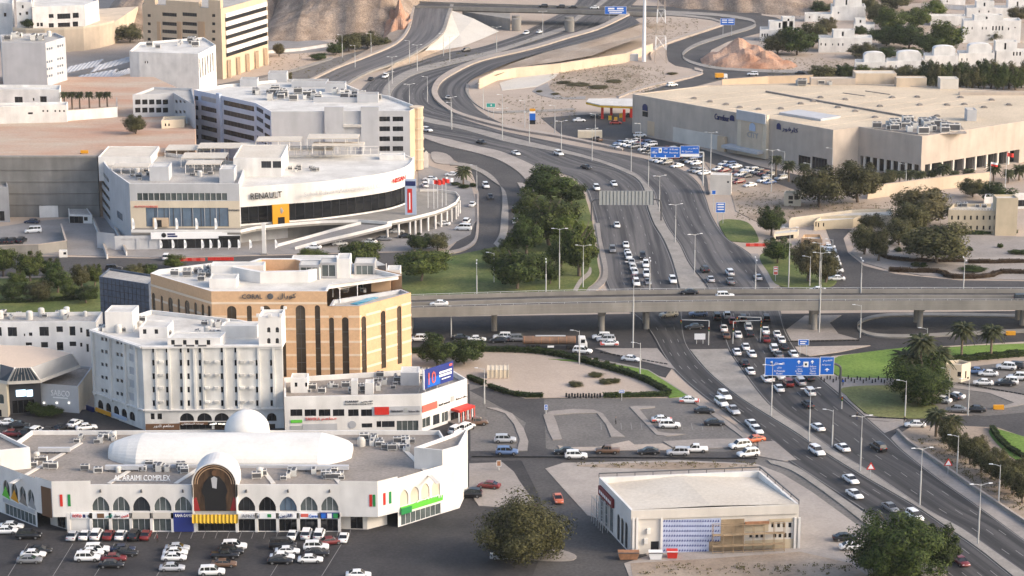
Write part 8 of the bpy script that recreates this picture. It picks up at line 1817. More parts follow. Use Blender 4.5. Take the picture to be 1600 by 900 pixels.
# ================================================================ VEHICLES
def loft(secs):
 """secs: (x, [(y,z),...]) rings with equal counts, closed"""
 vs = []; fs = []; n = len(secs[0][1])
 for x, r in secs: vs += [(x, y, z) for y, z in r]
 for i in range(len(secs) - 1):
  for j in range(n): k = (j + 1) % n; fs.append((i * n + j, i * n + k, (i + 1) * n + k, (i + 1) * n + j))
 fs.append(tuple(range(n - 1, -1, -1))); e = (len(secs) - 1) * n; fs.append(tuple(range(e, e + n)))
 return vs, fs
def ring(w, zb, zs, zt, wt): return [(-w * .94, zb), (w * .94, zb), (w, zb + (zs - zb) * .45), (w * .98, zs), (wt, zt), (-wt, zt), (-w * .98, zs), (-w, zb + (zs - zb) * .45)]
KIND = {
 'sedan': dict(W=.91, body=[(-2.35, .34, .62, .72), (-2.25, .26, .86, .95), (-1.5, .22, .90, 1.0), (-.5, .2, .88, .97), (.8, .2, .86, .95), (1.0, .2, .84, .93), (1.7, .22, .78, .85), (2.2, .26, .66, .72), (2.36, .34, .52, .58)], cab=[(-1.75, .98), (-1.0, 1.40), (.05, 1.46), (.45, 1.42), (1.2, .92)], wx=1.42, wr=.33),
 'suv': dict(W=.97, body=[(-2.4, .42, .80, .98), (-2.34, .32, 1.05, 1.12), (-1.5, .28, 1.05, 1.14), (0, .28, 1.05, 1.12), (1.0, .28, 1.04, 1.12), (1.25, .28, 1.0, 1.1), (2.0, .3, .95, 1.03), (2.3, .34, .82, .9), (2.42, .42, .6, .66)], cab=[(-2.28, 1.12), (-2.0, 1.76), (-.3, 1.84), (.55, 1.78), (1.2, 1.1)], wx=1.48, wr=.39),
 'pickup': dict(W=.95, body=[(-2.6, .46, .9, 1.0), (-2.55, .4, 1.02, 1.06), (-.9, .36, 1.04, 1.08), (-.8, .32, 1.04, 1.1), (.9, .32, 1.02, 1.1), (1.2, .32, .98, 1.08), (2.1, .34, .94, 1.0), (2.5, .4, .8, .86), (2.62, .46, .62, .66)], cab=[(-.95, 1.08), (-.75, 1.72), (.1, 1.78), (.6, 1.72), (1.25, 1.06)], wx=1.6, wr=.4),
 'van': dict(W=1.0, body=[(-2.5, .4, 1.2, 1.4), (-2.45, .32, 1.3, 1.45), (0, .3, 1.3, 1.42), (1.5, .3, 1.2, 1.3), (2.1, .3, 1.0, 1.1), (2.45, .36, .8, .88), (2.55, .42, .6, .66)], cab=[(-2.45, 1.42), (-2.3, 2.1), (.6, 2.16), (1.1, 2.05), (2.0, 1.1)], wx=1.6, wr=.36)}
def car_meshes(kind, col):
 k = KIND[kind]; W = k['W']; pm = 'paint_' + col
 vs, fs = loft([(x, ring(W * (1 if abs(x) < 2.0 else .93), zb, zs, zt, W * .84)) for x, zb, zs, zt in k['body']])
 body = mk('body', vs, fs, pm, True)
 c = k['cab']; wb = W * .86; wtop = W * .68
 def cw(z): z0 = min(p[1] for p in c); z1 = max(p[1] for p in c); return wb + (wtop - wb) * (z - z0) / (z1 - z0)
 base = min(p[1] for p in c) - .06
 secs = [(x, [(-wb, base), (wb, base), (cw(z), z), (-cw(z), z)]) for x, z in c]
 vs, fs = loft(secs); glass = mk('windows', vs, fs, 'carglass')
 # roof skin and pillars, a little proud of the glass
 mb = MB(); e = .02; top = c[1:4]
 L = [(x, -cw(z) - e, z + e) for x, z in top]; Rr = [(x, cw(z) + e, z + e) for x, z in top]
 for i in range(2): mb.add([L[i], L[i + 1], Rr[i + 1], Rr[i]], [(0, 1, 2, 3)]);
 for sgn in (-1, 1):
  for (a, b2, wd) in ((c[0], c[1], .16), (c[4], c[3], .10)):
   y0 = sgn * (wb + e); y1 = sgn * (cw(b2[1]) + e); mb.add([(a[0], y0, a[1]), (a[0] + (wd if a is c[0] else -wd), y0, a[1]), (b2[0] + (wd if a is c[0] else -wd), y1, b2[1] + e), (b2[0], y1, b2[1] + e)], [(0, 1, 2, 3)])
  for xm in ((-.25,) if kind in ('sedan', 'pickup') else (-.3, -1.35)):
   zz = c[2][1]; mb.add([(xm, sgn * (wb + e), base), (xm + .1, sgn * (wb + e), base), (xm + .1, sgn * (cw(zz) + e), zz), (xm, sgn * (cw(zz) + e), zz)], [(0, 1, 2, 3)])
  for i in range(2): a, b2 = top[i], top[i + 1]; mb.add([(a[0], sgn * (cw(a[1]) + e), a[1] + e), (b2[0], sgn * (cw(b2[1]) + e), b2[1] + e), (b2[0], sgn * (cw(b2[1] - .1) + e), b2[1] - .1), (a[0], sgn * (cw(a[1] - .1) + e), a[1] - .1)], [(0, 1, 2, 3)])
 roof = mb.mesh('roof', pm)
 return dict(body=body, windows=glass, roof=roof)
def wheel_mesh(r):
 return MB().tube((0, -.11, 0), (0, .11, 0), r, n=14).mesh('wheel', 'tyre')
WHEEL = {r: wheel_mesh(r) for r in {k['wr'] for k in KIND.values()}}
RIM = MB().tube((0, -.02, 0), (0, .02, 0), .22, n=10).mesh('rim', 'rim'); HL = MB().box(-.06, -.17, -.07, .06, .17, .07).mesh('headlight', 'headlight'); TL = MB().box(-.05, -.16, -.08, .05, .16, .08).mesh('taillight', 'taillight')
CM = {}; NCAR = [0]
def car(kind, col, loc, rz, zone, group, taxi=False, small=False):
 if (kind, col) not in CM: CM[kind, col] = car_meshes(kind, col)
 m = CM[kind, col]; k = KIND[kind]; NCAR[0] += 1
 nm = {'sedan': 'sedan_car', 'suv': 'off_road_car', 'pickup': 'pickup_truck', 'van': 'delivery_van'}[kind]; kw = {'sedan': 'sedan', 'suv': 'off-road car', 'pickup': 'pickup', 'van': 'van'}[kind]
 lab = ('white and red taxi ' if taxi else f'{col} {kw} ') + zone
 t = thing('taxi' if taxi else nm, lab, 'taxi' if taxi else ('car' if kind in ('sedan', 'suv') else kw), loc, rz, group)
 bo = ob('body', m['body'], t); ob('windows', m['windows'], t); ob('roof', m['roof'], t)
 for sx in (-1, 1):
  for sy in (-1, 1): q = ob('wheel', WHEEL[k['wr']], t, (sx * k['wx'], sy * (k['W'] - .1), k['wr'])); small or ob('rim', RIM, q, (0, sy * .12, 0))
 if not small:
  f = k['body'][-2]; r = k['body'][1]
  for sy in (-1, 1): ob('headlight', HL, bo, (f[0] + .06, sy * k['W'] * .66, f[2] * .93)); ob('taillight', TL, bo, (r[0] - .03, sy * k['W'] * .68, r[2] * .93))
 if taxi:
  for sx in (-1, 1):
   if 'TXM' not in globals(): globals()['TXM'] = MB().box(-.5, -.922, .40, .5, .922, .80).mesh('fender_panel', 'redlight')
   ob('fender_panel', TXM, t, (sx * 1.75, 0, 0), 0, (1, 1, 1))
  ob('roof_light', MB().box(-.1, -.3, 0, .1, .3, .16).mesh('roof_light', 'signwhite') if 'TRL' not in globals() else TRL, t, (-.2, 0, 1.48))
 return t
def tangent(pts, p, sgn):
 i = min(range(1, len(pts) - 1), key=lambda j: (pts[j].xy - p.xy).length); d = pts[i + 1] - pts[i - 1]; return math.atan2(d.y, d.x) + (0 if sgn > 0 else math.pi)
CD = {'w': 'white', 's': 'silver', 'g': 'grey', 'k': 'black', 'n': 'dark blue', 'b': 'blue', 'r': 'red', 'd': 'dark red', 'o': 'orange red', 'e': 'beige', 'm': 'brown'}
KD = {'s': 'sedan', 'u': 'suv', 'p': 'pickup', 'v': 'van', 't': 'sedan'}
def cars(zone, group, lst, head, zb=.05):
 """lst: (x, y, 'kc'[, heading]); head: number (degrees) or 'W'/'E'"""
 for c in lst:
  x, y, kc = c[:3]; p = G(x, y, zb); z = zb
  h = c[3] if len(c) > 3 else head
  if h == 'W': rz = tangent(WA, p, 1); z = .18
  elif h == 'E': rz = tangent(EA, p, -1); z = .2
  else: rz = R(h)
  car(KD[kc[0]], 'white' if kc[0] == 't' else CD[kc[1]], (p.x, p.y, z), rz + random.uniform(-.02, .02), zone, group, kc[0] == 't', y < 262)
random.seed(21)
cars('queueing on the freeway north of the flyover', 'cars on the southbound freeway north of the flyover', [(806, 242, 'sw'), (873, 243, 'uw'), (916, 264, 'sk'), (959, 290, 'sw'), (932, 297, 'uw'), (964, 355, 'sw'), (957, 394, 'ug'), (978, 386, 'sw'), (980, 398, 'sw'), (982.5, 405, 'uw'), (1004, 404, 'uk'), (987, 413, 'ss'), (989, 421, 'sw'), (1009, 417, 'uw'), (992, 428, 'sw'), (1010, 432, 'uw'), (991, 438, 'sd'), (994, 446, 'uw'), (1012, 444, 'sg'), (1051, 442, 'uw')], 'W')
cars('climbing the freeway north of the flyover', 'cars on the northbound freeway north of the flyover', [(1101, 425, 'uk'), (1110, 440, 'ss'), (1140, 430, 'uw'), (1141, 444, 'pg'), (1184, 437, 'ss'), (960, 232, 'ss'), (932, 221, 'pm')], 'E')
cars('on the far freeway bends', 'cars on the far freeway bends', [(602, 122, 'uw'), (579, 126, 'sk'), (728, 81, 'uk'), (667, 206, 'uw'), (752, 225, 'sk'), (822, 54, 'uw')], 'W'); cars('on the inner lanes of the far freeway bends', 'cars on the inner far lanes', [(843, 52, 'sw'), (700, 155, 'sg')], 'E')
cars('on the freeway south of the flyover beside the mall plaza', 'cars on the southbound freeway south of the flyover', [(1132, 623, 'uw'), (1127, 634, 'uw'), (1145, 646, 'ps'), (1175, 667, 'sw'), (1182, 676, 'sw'), (1276, 710, 'uw'), (1329, 754, 'sw'), (1335, 777, 'sw'), (1391, 798, 'sg'), (1429, 812, 'uw'), (1501, 882, 'sd')], 'W')
cars('turning into the cross street', 'cars turning into the cross street', [(1179, 690, 'so'), (1156, 700, 'uw'), (1169, 713, 'uw')], 200)
cars('on the freeway beyond the big blue sign', 'cars on the northbound freeway south of the flyover', [(1316, 704, 'sw'), (1372, 704, 'uk'), (1217, 611, 'sw'), (1231, 603, 'ud'), (1250, 601, 'us'), (1264, 594, 'sk'), (1240, 594, 'sg'), (1265, 617, 'uw'), (1262, 636, 'sk'), (1277, 672, 'sw'), (1219, 592, 'sw'), (1202, 595, 'uw')], 'E')
cars('waiting at the junction under the flyover', 'cars at the junction under the flyover', [(1209, 549, 'uw'), (1216, 558, 'sg'), (1225, 546, 'sk'), (1221, 535, 'sw'), (1214, 526, 'sw'), (1239, 557, 'sw'), (1120, 499, 'uk'), (1136, 497, 'uw'), (1144, 505, 'sr'), (1161, 502, 'uk'), (1197, 502, 'uk'), (1131, 517, 'tw'), (1135, 528, 'sm'), (1169, 515, 'uw'), (1153, 527, 'sw'), (1172, 525, 'sk'), (1196, 522, 'pw'), (1197, 534, 'sd'), (1165, 546, 'sw'), (1151, 554, 'sw'), (1174, 557, 'sw'), (1163, 571, 'sk'), (1172, 584, 'sw'), (1197, 596, 'sw')], 'E')
cars('crossing beneath the flyover', 'cars crossing beneath the flyover', [(1045, 495, 'ue', 200), (1091, 494, 'ub', 185), (1085, 514, 'sk', 190)], 190, .2)
cars('on the street below the flyover by the sandy lot', 'cars on the street below the flyover', [(910, 552, 'uw', -14), (986, 564, 'sw', -22), (940, 530, 'uw', 180), (947, 534, 'us', 180), (952, 540, 'tw', 180), (654, 533, 'uw', 180), (785, 530, 'uw', 180), (780, 535, 'sk', 180), (811, 533, 'ug', 0), (745, 533, 'sw', 0), (720, 531, 'sk', 0)], 180)
cars('on the frontage road beside the dealership', 'cars on the frontage road', [(759, 293, 'uw', -80), (766, 310, 'sk', -84), (805, 330, 'uk', 82), (806, 348, 'sw', 82)], -80, .06)
cars('parked on the dealership forecourt', 'cars parked at the dealership', [(738, 322, 'sw', 80), (729, 349, 'uw', 80), (724, 360, 'vw', 170), (692, 352, 'sw', 170), (706, 275, 'sw', 175), (489, 356, 'ss', 170), (490, 389, 'sw', 175), (577, 380, 'sw', 160), (531, 383, 'sw', 10), (620, 364, 'sw', 5), (664, 292, 'uw', 100), (672, 282, 'sw', 175), (635, 372, 'sk', 5), (600, 376, 'sg', 5)], 0, .06)
cars('on the avenue behind the orange hotel', 'cars on the avenue behind the orange hotel', [(178, 423, 'uk', 0), (260, 405, 'uw', 90)], 0, .06)
cars('parked in the service yard below the retaining wall', 'cars in the service yard', [(8, 380, 'uk', 80), (20, 380, 'uk', 80), (34, 379, 'uk', 80), (50, 349, 'sn', 170), (52, 364, 'vw', 190), (116, 345, 'sk', 100)], 80, .06)
for c in ((686, 477.5, 'sw', 180), (1133, 466, 'uw', 0), (1077, 459.5, 'sk', 180), (1277, 456.5, 'sw', 180), (1598, 470, 'uk', 0)): cars('driving on the flyover deck', 'cars on the flyover', [c], 0, FLY_Z)
cars('on the far overpass', 'cars on the far overpass', [(849, 11.5, 'uk', 180), (876, 12.5, 'uk', 180), (895, 12.8, 'sk', 180), (929, 13.6, 'sw', 180), (960, 14, 'sg', 0)], 180, 7.55)
cars('on the curving villa road', 'cars on the villa road', [(1050, 135, 'uw', 30), (1176, 118, 'uw', 175), (1030, 17, 'sw', 175), (1250, 116, 'sk', 175)], 0, .08)
cars('standing on the paved plaza below the hedged lot', 'cars on the plaza', [(1077, 629, 'tw', -5), (1100, 645, 'sk', 0), (1116, 664, 'sk', 0), (1034, 659, 'tw', 0), (1046, 668, 'uw', 0), (789, 691, 'us', 0)], 0, .08)
cars('on the cross street above the cream hall', 'cars on the cross street', [(792, 710, 'ub', 0), (883, 709, 'sk', 180), (900, 716, 'uw', 0), (949, 708, 'pm', 180), (1013, 709, 'sk', 180), (1059, 711, 'us', 180), (1087, 706, 'pw', 180)], 0, .08)
cars('beside the right end of the arcade mall', 'cars beside the arcade mall end', [(764, 762, 'sd', 165), (735, 776, 'uk', 175), (872, 783, 'so', -84), (785, 873, 'ss', 0)], 0, .18)
cars('parked before the bank entrance', 'cars before the bank', [(714, 676, 'uw', 60), (729, 672, 'uw', 60), (744, 664, 'pm', 10)], 60)
cars('parked behind the cream hall near the huge tree', 'cars near the huge tree', [(1320, 844, 'sk', 5), (1330, 858, 'sw', 5)], 0, .2)
AMZ = 'parked nose in along the arcade mall front'
cars(AMZ, 'cars along the arcade front', [(114, 841, 'ss'), (133, 840, 'sw'), (151, 840, 'uw'), (170, 840, 'sd'), (189, 840, 'sw'), (210, 841, 'uk'), (228, 840, 'sd'), (457, 840, 'sw'), (479, 839, 'uw'), (499, 840, 'uw'), (537, 844, 'sw'), (516, 850, 'sd', 20)], 88)
AML = 'parked in the open rows of the arcade mall lot'
cars(AML, 'cars in the arcade mall lot', [(10, 833, 'sw'), (18, 826, 'sw'), (45, 841, 'uk'), (62, 864, 'sk'), (52, 870, 'sw'), (46, 879, 'sg'), (152, 863, 'uw'), (143, 867, 'sw'), (137, 876, 'uw'), (192, 862, 'sn'), (196, 868, 'sk'), (178, 876, 'sd'), (174, 886, 'sk'), (277, 860, 'ss'), (274, 867, 'sw'), (272, 875, 'sw'), (269, 891, 'ss'), (366, 858, 'uw'), (361, 866, 'uk'), (352, 872, 'pk'), (350, 885, 'sm'), (331, 898, 'uw'), (442, 857, 'vk'), (449, 865, 'sw'), (441, 874, 'sw'), (438, 880, 'sk'), (485, 878, 'sw'), (494, 859, 'uw'), (495, 868, 'sk'), (560, 902, 'sw')], 2)
cars('parked in the lane behind the arcade mall', 'cars behind the arcade mall', [(14, 664, 'sw', 0), (117, 665, 'sw', 70), (135, 671, 'sw', 20), (57, 678, 'uw', 70), (43, 680, 'uk', 80), (76, 679, 'uk', 80), (20, 681, 'sd', 0), (30, 668, 'sk', 5), (95, 672, 'sk', 70)], 0)
cars('parked by the cream gatehouse', 'cars by the gatehouse', [(1524, 583, 'sb', 170), (1544, 587, 'sw', 170), (1572, 577, 'uw', 165), (1584, 576, 'uk', 165), (1575, 600, 'uw', 170), (1570, 602, 'sk', 170), (1591, 593, 'uw', 170), (1536, 601, 'sw', 172), (1492, 622, 'sw', 150), (1484, 624, 'sk', 150), (1471, 628, 'sw', 150), (1524, 643, 'sk', 172), (1494, 643, 'sg', 172), (1430, 667, 'sw', 175)], 170, .2)
cars('in the parking row of the police side road', 'cars in the police parking row', [(1293 + i * 1.7, 389 + i * 5.2, 's' + 'wwkwswkw'[i]) for i in range(8)] + [(1303, 434, 'sk'), (1307, 438, 'sw')], 175, .06)
cars('at the gas station', 'cars at the gas station', [(932, 184, 'sk', 0), (962, 194, 'sr', 10), (985, 182, 'sk', 60), (905, 190, 'sw', 10), (1000, 214, 'uw', 10)], 0, .06)
rnd = random.Random(33); a0, a1 = G(1000, 220), G(1245, 283); ang = math.degrees(math.atan2((a1 - a0).y, (a1 - a0).x)); nrm = Vector((math.sin(R(ang)), -math.cos(R(ang)), 0))
L = []
for row, off in enumerate((3, 10.5, 19)):
 n = int((a1 - a0).length / 3.0)
 for i in range(n):
  t = (i + .5) / n
  if rnd.random() < .32 or (row == 2 and t < .3) or (row == 0 and .45 < t < .6): continue
  q = a0.lerp(a1, t) + nrm * off; x, y = PX((q.x, q.y, 0)); L.append((x, y, rnd.choice('ssuu') + rnd.choice('wwwwwskgbd')))
cars('parked in the rows before the shopping mall', 'cars in the shopping mall rows', L, ang - 90, .08)
def tanker():
 p = G(868, 545); t = thing('tanker_truck', 'brown tanker truck with white cab queueing on the street below the flyover', 'truck', (p.x, p.y, .05))
 mb = MB(); n = 16; vs = []
 prof = [(1.22 * math.cos(2 * math.pi * i / n) , 2.25 + 1.0 * math.sin(2 * math.pi * i / n)) for i in range(n)]
 v, f = loft([(-8.2, [(y * .9, 2.25 + (z - 2.25) * .9) for y, z in prof]), (-8.0, prof), (4.8, prof), (5.0, [(y * .9, 2.25 + (z - 2.25) * .9) for y, z in prof])]); mb.add(v, f); mb.obj('tank', 'tankbrown', t, smooth=False)
 for i in range(7): x = -7.8 + i * 2.1; mb = MB(); v, f = loft([(x, [(y * 1.03, 2.25 + (z - 2.25) * 1.03) for y, z in prof]), (x + .15, [(y * 1.03, 2.25 + (z - 2.25) * 1.03) for y, z in prof])]); mb.add(v, f); mb.obj('band', 'rust', t)
 MB().box(-5, -.4, 3.25, 2.5, .4, 3.4).obj('catwalk', 'galv', t); MB().box(-8, -.5, .95, 7.6, .5, 1.2).obj('chassis', 'metaldark', t)
 v, f = loft([(5.7, [(-1.22, .7), (1.22, .7), (1.22, 3.1), (-1.22, 3.1)]), (7.3, [(-1.22, .6), (1.22, .6), (1.2, 3.05), (-1.2, 3.05)]), (7.9, [(-1.2, .6), (1.2, .6), (1.15, 1.7), (-1.15, 1.7)])]); mb = MB(); mb.add(v, f); mb.obj('cab', 'paint_white', t)
 MB().add([(7.33, -1.1, 2.95), (7.93, -1.05, 1.75), (7.93, 1.05, 1.75), (7.33, 1.1, 2.95)], [(0, 1, 2, 3)]).obj('windscreen', 'carglass', t)
 for s in (-1, 1): MB().box(6.3, s * 1.225 - .02, 1.8, 7.3, s * 1.225 + .02, 2.7).obj('side_window', 'carglass', t)
 for s in (-1, 1): MB().box(-2, s * 1.15 - .05, .6, -.4, s * 1.15 + .05, 1.1).obj('side_locker', 'signwhite', t)
 for x in (-7, -5.7, -4.4, 3.2, 4.5, 6.9):
  for s in (-1, 1): ob('wheel', wheel_mesh(.5) if 'BW' not in globals() else BW, t, (x, s * 1.1, .5))
tanker()
def small_truck():
 p = G(1128, 124); t = thing('box_truck', 'small orange and white lorry beside the villa road', 'truck', (p.x, p.y, .08), R(5))
 MB().box(-3, -1, .9, .6, 1, 2.6).obj('cargo_box', 'brandorange', t); MB().box(.7, -1, .5, 2.2, 1, 2.2).obj('cab', 'paint_white', t); MB().box(1.6, -.95, 1.4, 2.22, .95, 2.1).obj('windscreen', 'carglass', t)
 for x in (-2, 1.5):
  for s in (-1, 1): ob('wheel', WHEEL[.4], t, (x, s * .95, .4))
small_truck()
# ================================================================ ROOF PLANT
def ac_parts():
 c = MB().box(-.9, -.55, .15, .9, .55, 1.25); c.box(-.8, -.5, 0, -.65, .5, .15); c.box(.65, -.5, 0, .8, .5, .15); cas = c.mesh('casing', 'acbody')
 g = MB().tube((-.42, 0, 1.25), (-.42, 0, 1.33), .36, n=12); g2 = MB().tube((.42, 0, 1.25), (.42, 0, 1.33), .36, n=12); gr = MB().box(-.8, -.58, .3, .8, -.55, 1.1)
 return cas, g.mesh('fan', 'metaldark'), g2.mesh('fan', 'metaldark'), gr.mesh('grille', 'metaldark')
AC = ac_parts()
def ac(x, y, z, where, group, s=1.0, rz=0):
 p = G(x, y, z); t = thing('awning_shadow_box', 'pale boxy air conditioner unit on ' + where, 'air conditioner', p, rz, group); t.scale = (s, s, s)
 for m, n in zip(AC, ('casing', 'fan', 'fan', 'grille')): ob(n, m, t)
TKB = MB().tube((0, 0, 0), (0, 0, 1.5), .7, n=14).mesh('tank_body', 'roofwhite'); TKL = MB().dome((0, 0, 1.5), .7, .35, 14, 4).mesh('lid', 'roofwhite')
def tank(x, y, z, where, group, s=1.0):
 p = G(x, y, z); t = thing('water_tank', 'round white water tank on ' + where, 'water tank', p, 0, group); t.scale = (s, s, s); ob('tank_body', TKB, t); ob('lid', TKL, t)
def scatter(n, poly, z, where, seed, tanks=.12, smin=.6, smax=1.1):
 rnd = random.Random(seed); xs = [p[0] for p in poly]; ys = [p[1] for p in poly]; k = 0; tries = 0
 while k < n and tries < 4000:
  tries += 1; x = rnd.uniform(min(xs), max(xs)); y = rnd.uniform(min(ys), max(ys)); c = False; j = len(poly) - 1
  for i in range(len(poly)):
   if (poly[i][1] > y) != (poly[j][1] > y) and x < (poly[j][0] - poly[i][0]) * (y - poly[i][1]) / (poly[j][1] - poly[i][1]) + poly[i][0]: c = not c
   j = i
  if not c: continue
  k += 1
  if rnd.random() < tanks: tank(x, y, z, where, 'water tanks on ' + where, rnd.uniform(.7, 1.2))
  else: ac(x, y, z, where, 'air conditioners on ' + where, rnd.uniform(smin, smax), rnd.choice((0, 0, math.pi / 2)) + rnd.uniform(-.1, .1))
scatter(14, [(110, 728), (300, 728), (300, 737), (270, 748), (268, 738), (130, 740)], AM_ZR, 'the arcade mall roof before the vault', 1, .1); scatter(16, [(390, 735), (530, 735), (540, 750), (390, 750)], AM_ZR, 'the arcade mall roof right of the portal', 2, .05)
scatter(22, [(560, 684), (650, 690), (640, 705), (560, 700)], AM_ZR, 'the arcade mall roof behind the vault end', 3, .1); scatter(14, [(40, 720), (85, 715), (85, 735), (45, 735)], AM_ZR, 'the arcade mall roof at the banner side', 4); scatter(10, [(120, 685), (180, 680), (180, 695), (120, 695)], AM_ZR, 'the arcade mall roof behind the left end', 5)
scatter(18, [(230, 500), (400, 512), (400, 528), (230, 524)], WH_Z, 'the white hotel roof', 6, .3); scatter(10, [(150, 508), (225, 500), (225, 530), (170, 522)], WH_Z, 'the left wing of the white hotel roof', 7, .3)
scatter(20, [(460, 606), (640, 600), (650, 612), (460, 614)], BK_ZR, 'the bank roof', 8, .08); scatter(12, [(570, 590), (660, 580), (690, 590), (600, 604)], BK_ZR, 'the bank roof beside the billboard', 18, .05)
scatter(16, [(0, 492), (130, 490), (140, 499), (0, 500)], WB_Z, 'the white block roof', 9, .35); scatter(16, [(265, 430), (370, 448), (340, 420), (270, 422)], CO_ZR, 'the orange hotel roof', 10, .1, .7, 1.2); scatter(10, [(520, 455), (560, 465), (620, 450), (580, 440)], CO_ZT, 'the pool terrace of the orange hotel', 11, 0, .5, .9)
scatter(26, [(390, 140), (500, 146), (500, 158), (400, 156)], OFZ, 'the blue grey office roof', 12, .05, 1, 1.9); scatter(12, [(520, 145), (590, 150), (590, 158), (520, 156)], OFZ, 'the office roof near the rounded corner', 13, .05, 1, 1.8)
scatter(22, [(200, 268), (330, 270), (360, 282), (210, 282)], DZR, 'the dealership roof above the window band', 14, .05); scatter(10, [(430, 262), (500, 264), (500, 270), (430, 268)], DZN - .5, 'the curved hall roof', 15, 0, .5, .9)
scatter(34, [(1365, 200), (1440, 210), (1500, 206), (1480, 194), (1400, 192)], MLZ, 'the shopping mall plant deck', 16, .05, 1.2, 2.4); scatter(10, [(1240, 131), (1330, 128), (1330, 132), (1240, 135)], MLZ, 'the rear of the shopping mall roof', 17, 0, 1, 2)
scatter(8, [(1490, 320), (1560, 321), (1560, 326), (1490, 325)], HZ(1482, 364, 327) - .9, 'the police post roof', 19, .2); scatter(9, [(215, 68), (310, 64), (315, 74), (220, 76)], HZ(310, 140, 64) - .8, 'the finned white block roof', 20, .1, 1, 1.8)
scatter(8, [(10, 58), (80, 56), (70, 63), (10, 63)], HZ(70, 134, 66, ZP) - .8, 'the blank gable block roof', 22, .1, 1, 1.8)
# duct run on the arcade roof
for x0, x1, y in ((165, 225, 736), (450, 545, 736), (60, 110, 708)):
 a, c = G(x0, y, AM_ZR), G(x1, y, AM_ZR); b = Bld('roof_duct', 'long grey ventilation duct on the arcade mall roof', 'duct', a, 'ventilation ducts of the arcade mall'); mb = MB(); mb.beam(a + Vector((0, 0, .8)), c + Vector((0, 0, .8)), .9, .8); b.part('duct', mb, 'palegrey')
 for i in range(5): q = a.lerp(c, (i + .5) / 5); mb = MB(); mb.box(q.x - .1, q.y - .5, AM_ZR, q.x + .1, q.y + .5, AM_ZR + .4); b.part('foot', mb, 'metaldark')
# skips, barrier and junk by the renovation
for x, y, m, lab, w in ((982, 874, 'rust', 'rusty orange skip at the corner of the cream hall', 2.0), (1050, 872, 'red', 'red plastic barrier before the blue plinth', 1.05), (1024, 874, 'signwhite', 'tilted white panel leaning before the cream hall', 1.3)):
 p = G(x, y); b = Bld({'rust': 'skip', 'red': 'barrier', 'signwhite': 'panel_stack'}[m], lab, {'rust': 'skip', 'red': 'barrier', 'signwhite': 'panel'}[m], p)
 mb = MB(); mb.add([(p.x - w * .8, p.y - .7, .2), (p.x + w * .8, p.y - .7, .2), (p.x + w * .8, p.y + .7, .2), (p.x - w * .8, p.y + .7, .2), (p.x - w, p.y - .9, 1.6), (p.x + w, p.y - .9, 1.6), (p.x + w, p.y + .9, 1.6), (p.x - w, p.y + .9, 1.6)], [(3, 2, 1, 0), (0, 1, 5, 4), (1, 2, 6, 5), (2, 3, 7, 6), (3, 0, 4, 7), (4, 5, 6, 7)]); b.part('body', mb, m); mb = MB(); mb.beam((p.x - w, p.y - .95, 1.6), (p.x + w, p.y - .95, 1.6), .15, .15); b.part('rim', mb, 'metaldark' if m != 'red' else 'signwhite')
for x, y, lab in ((1185, 385, 'row of red and white road barriers at the slip road mouth'), (300, 408, 'red and white site barrier on the avenue'), (345, 407, 'long red site barrier on the avenue kerb')):
 p = G(x, y); b = Bld('road_barrier', lab, 'barrier', p)
 for i in range(6):
  X = p.x + (i - 2.5) * 1.25; mb = MB(); mb.prism([(X - .6, p.y - .25), (X + .6, p.y - .25), (X + .6, p.y + .25), (X - .6, p.y + .25)], .05, .9); b.part('segment', mb, 'red' if i % 2 == 0 or x == 345 else 'redlight')
for x, y, lab in ((1560, 640, 'orange traffic barrier at the car park exit'), (1579, 524, 'orange marker board on the loop road verge'), (132, 240, 'orange excavator part heap on the sandy plateau edge')):
 p = G(x, y, ZP if x < 200 else 0); b = Bld('orange_barrier', lab, 'barrier', p); z = p.z
 mb = MB(); mb.box(p.x - 1.2, p.y - .3, z + .1, p.x + 1.2, p.y + .3, z + 1.1); b.part('board', mb, 'brandorange'); mb = MB(); mb.box(p.x - 1.25, p.y - .5, z, p.x - .95, p.y + .5, z + .2); b.part('foot', mb, 'black')
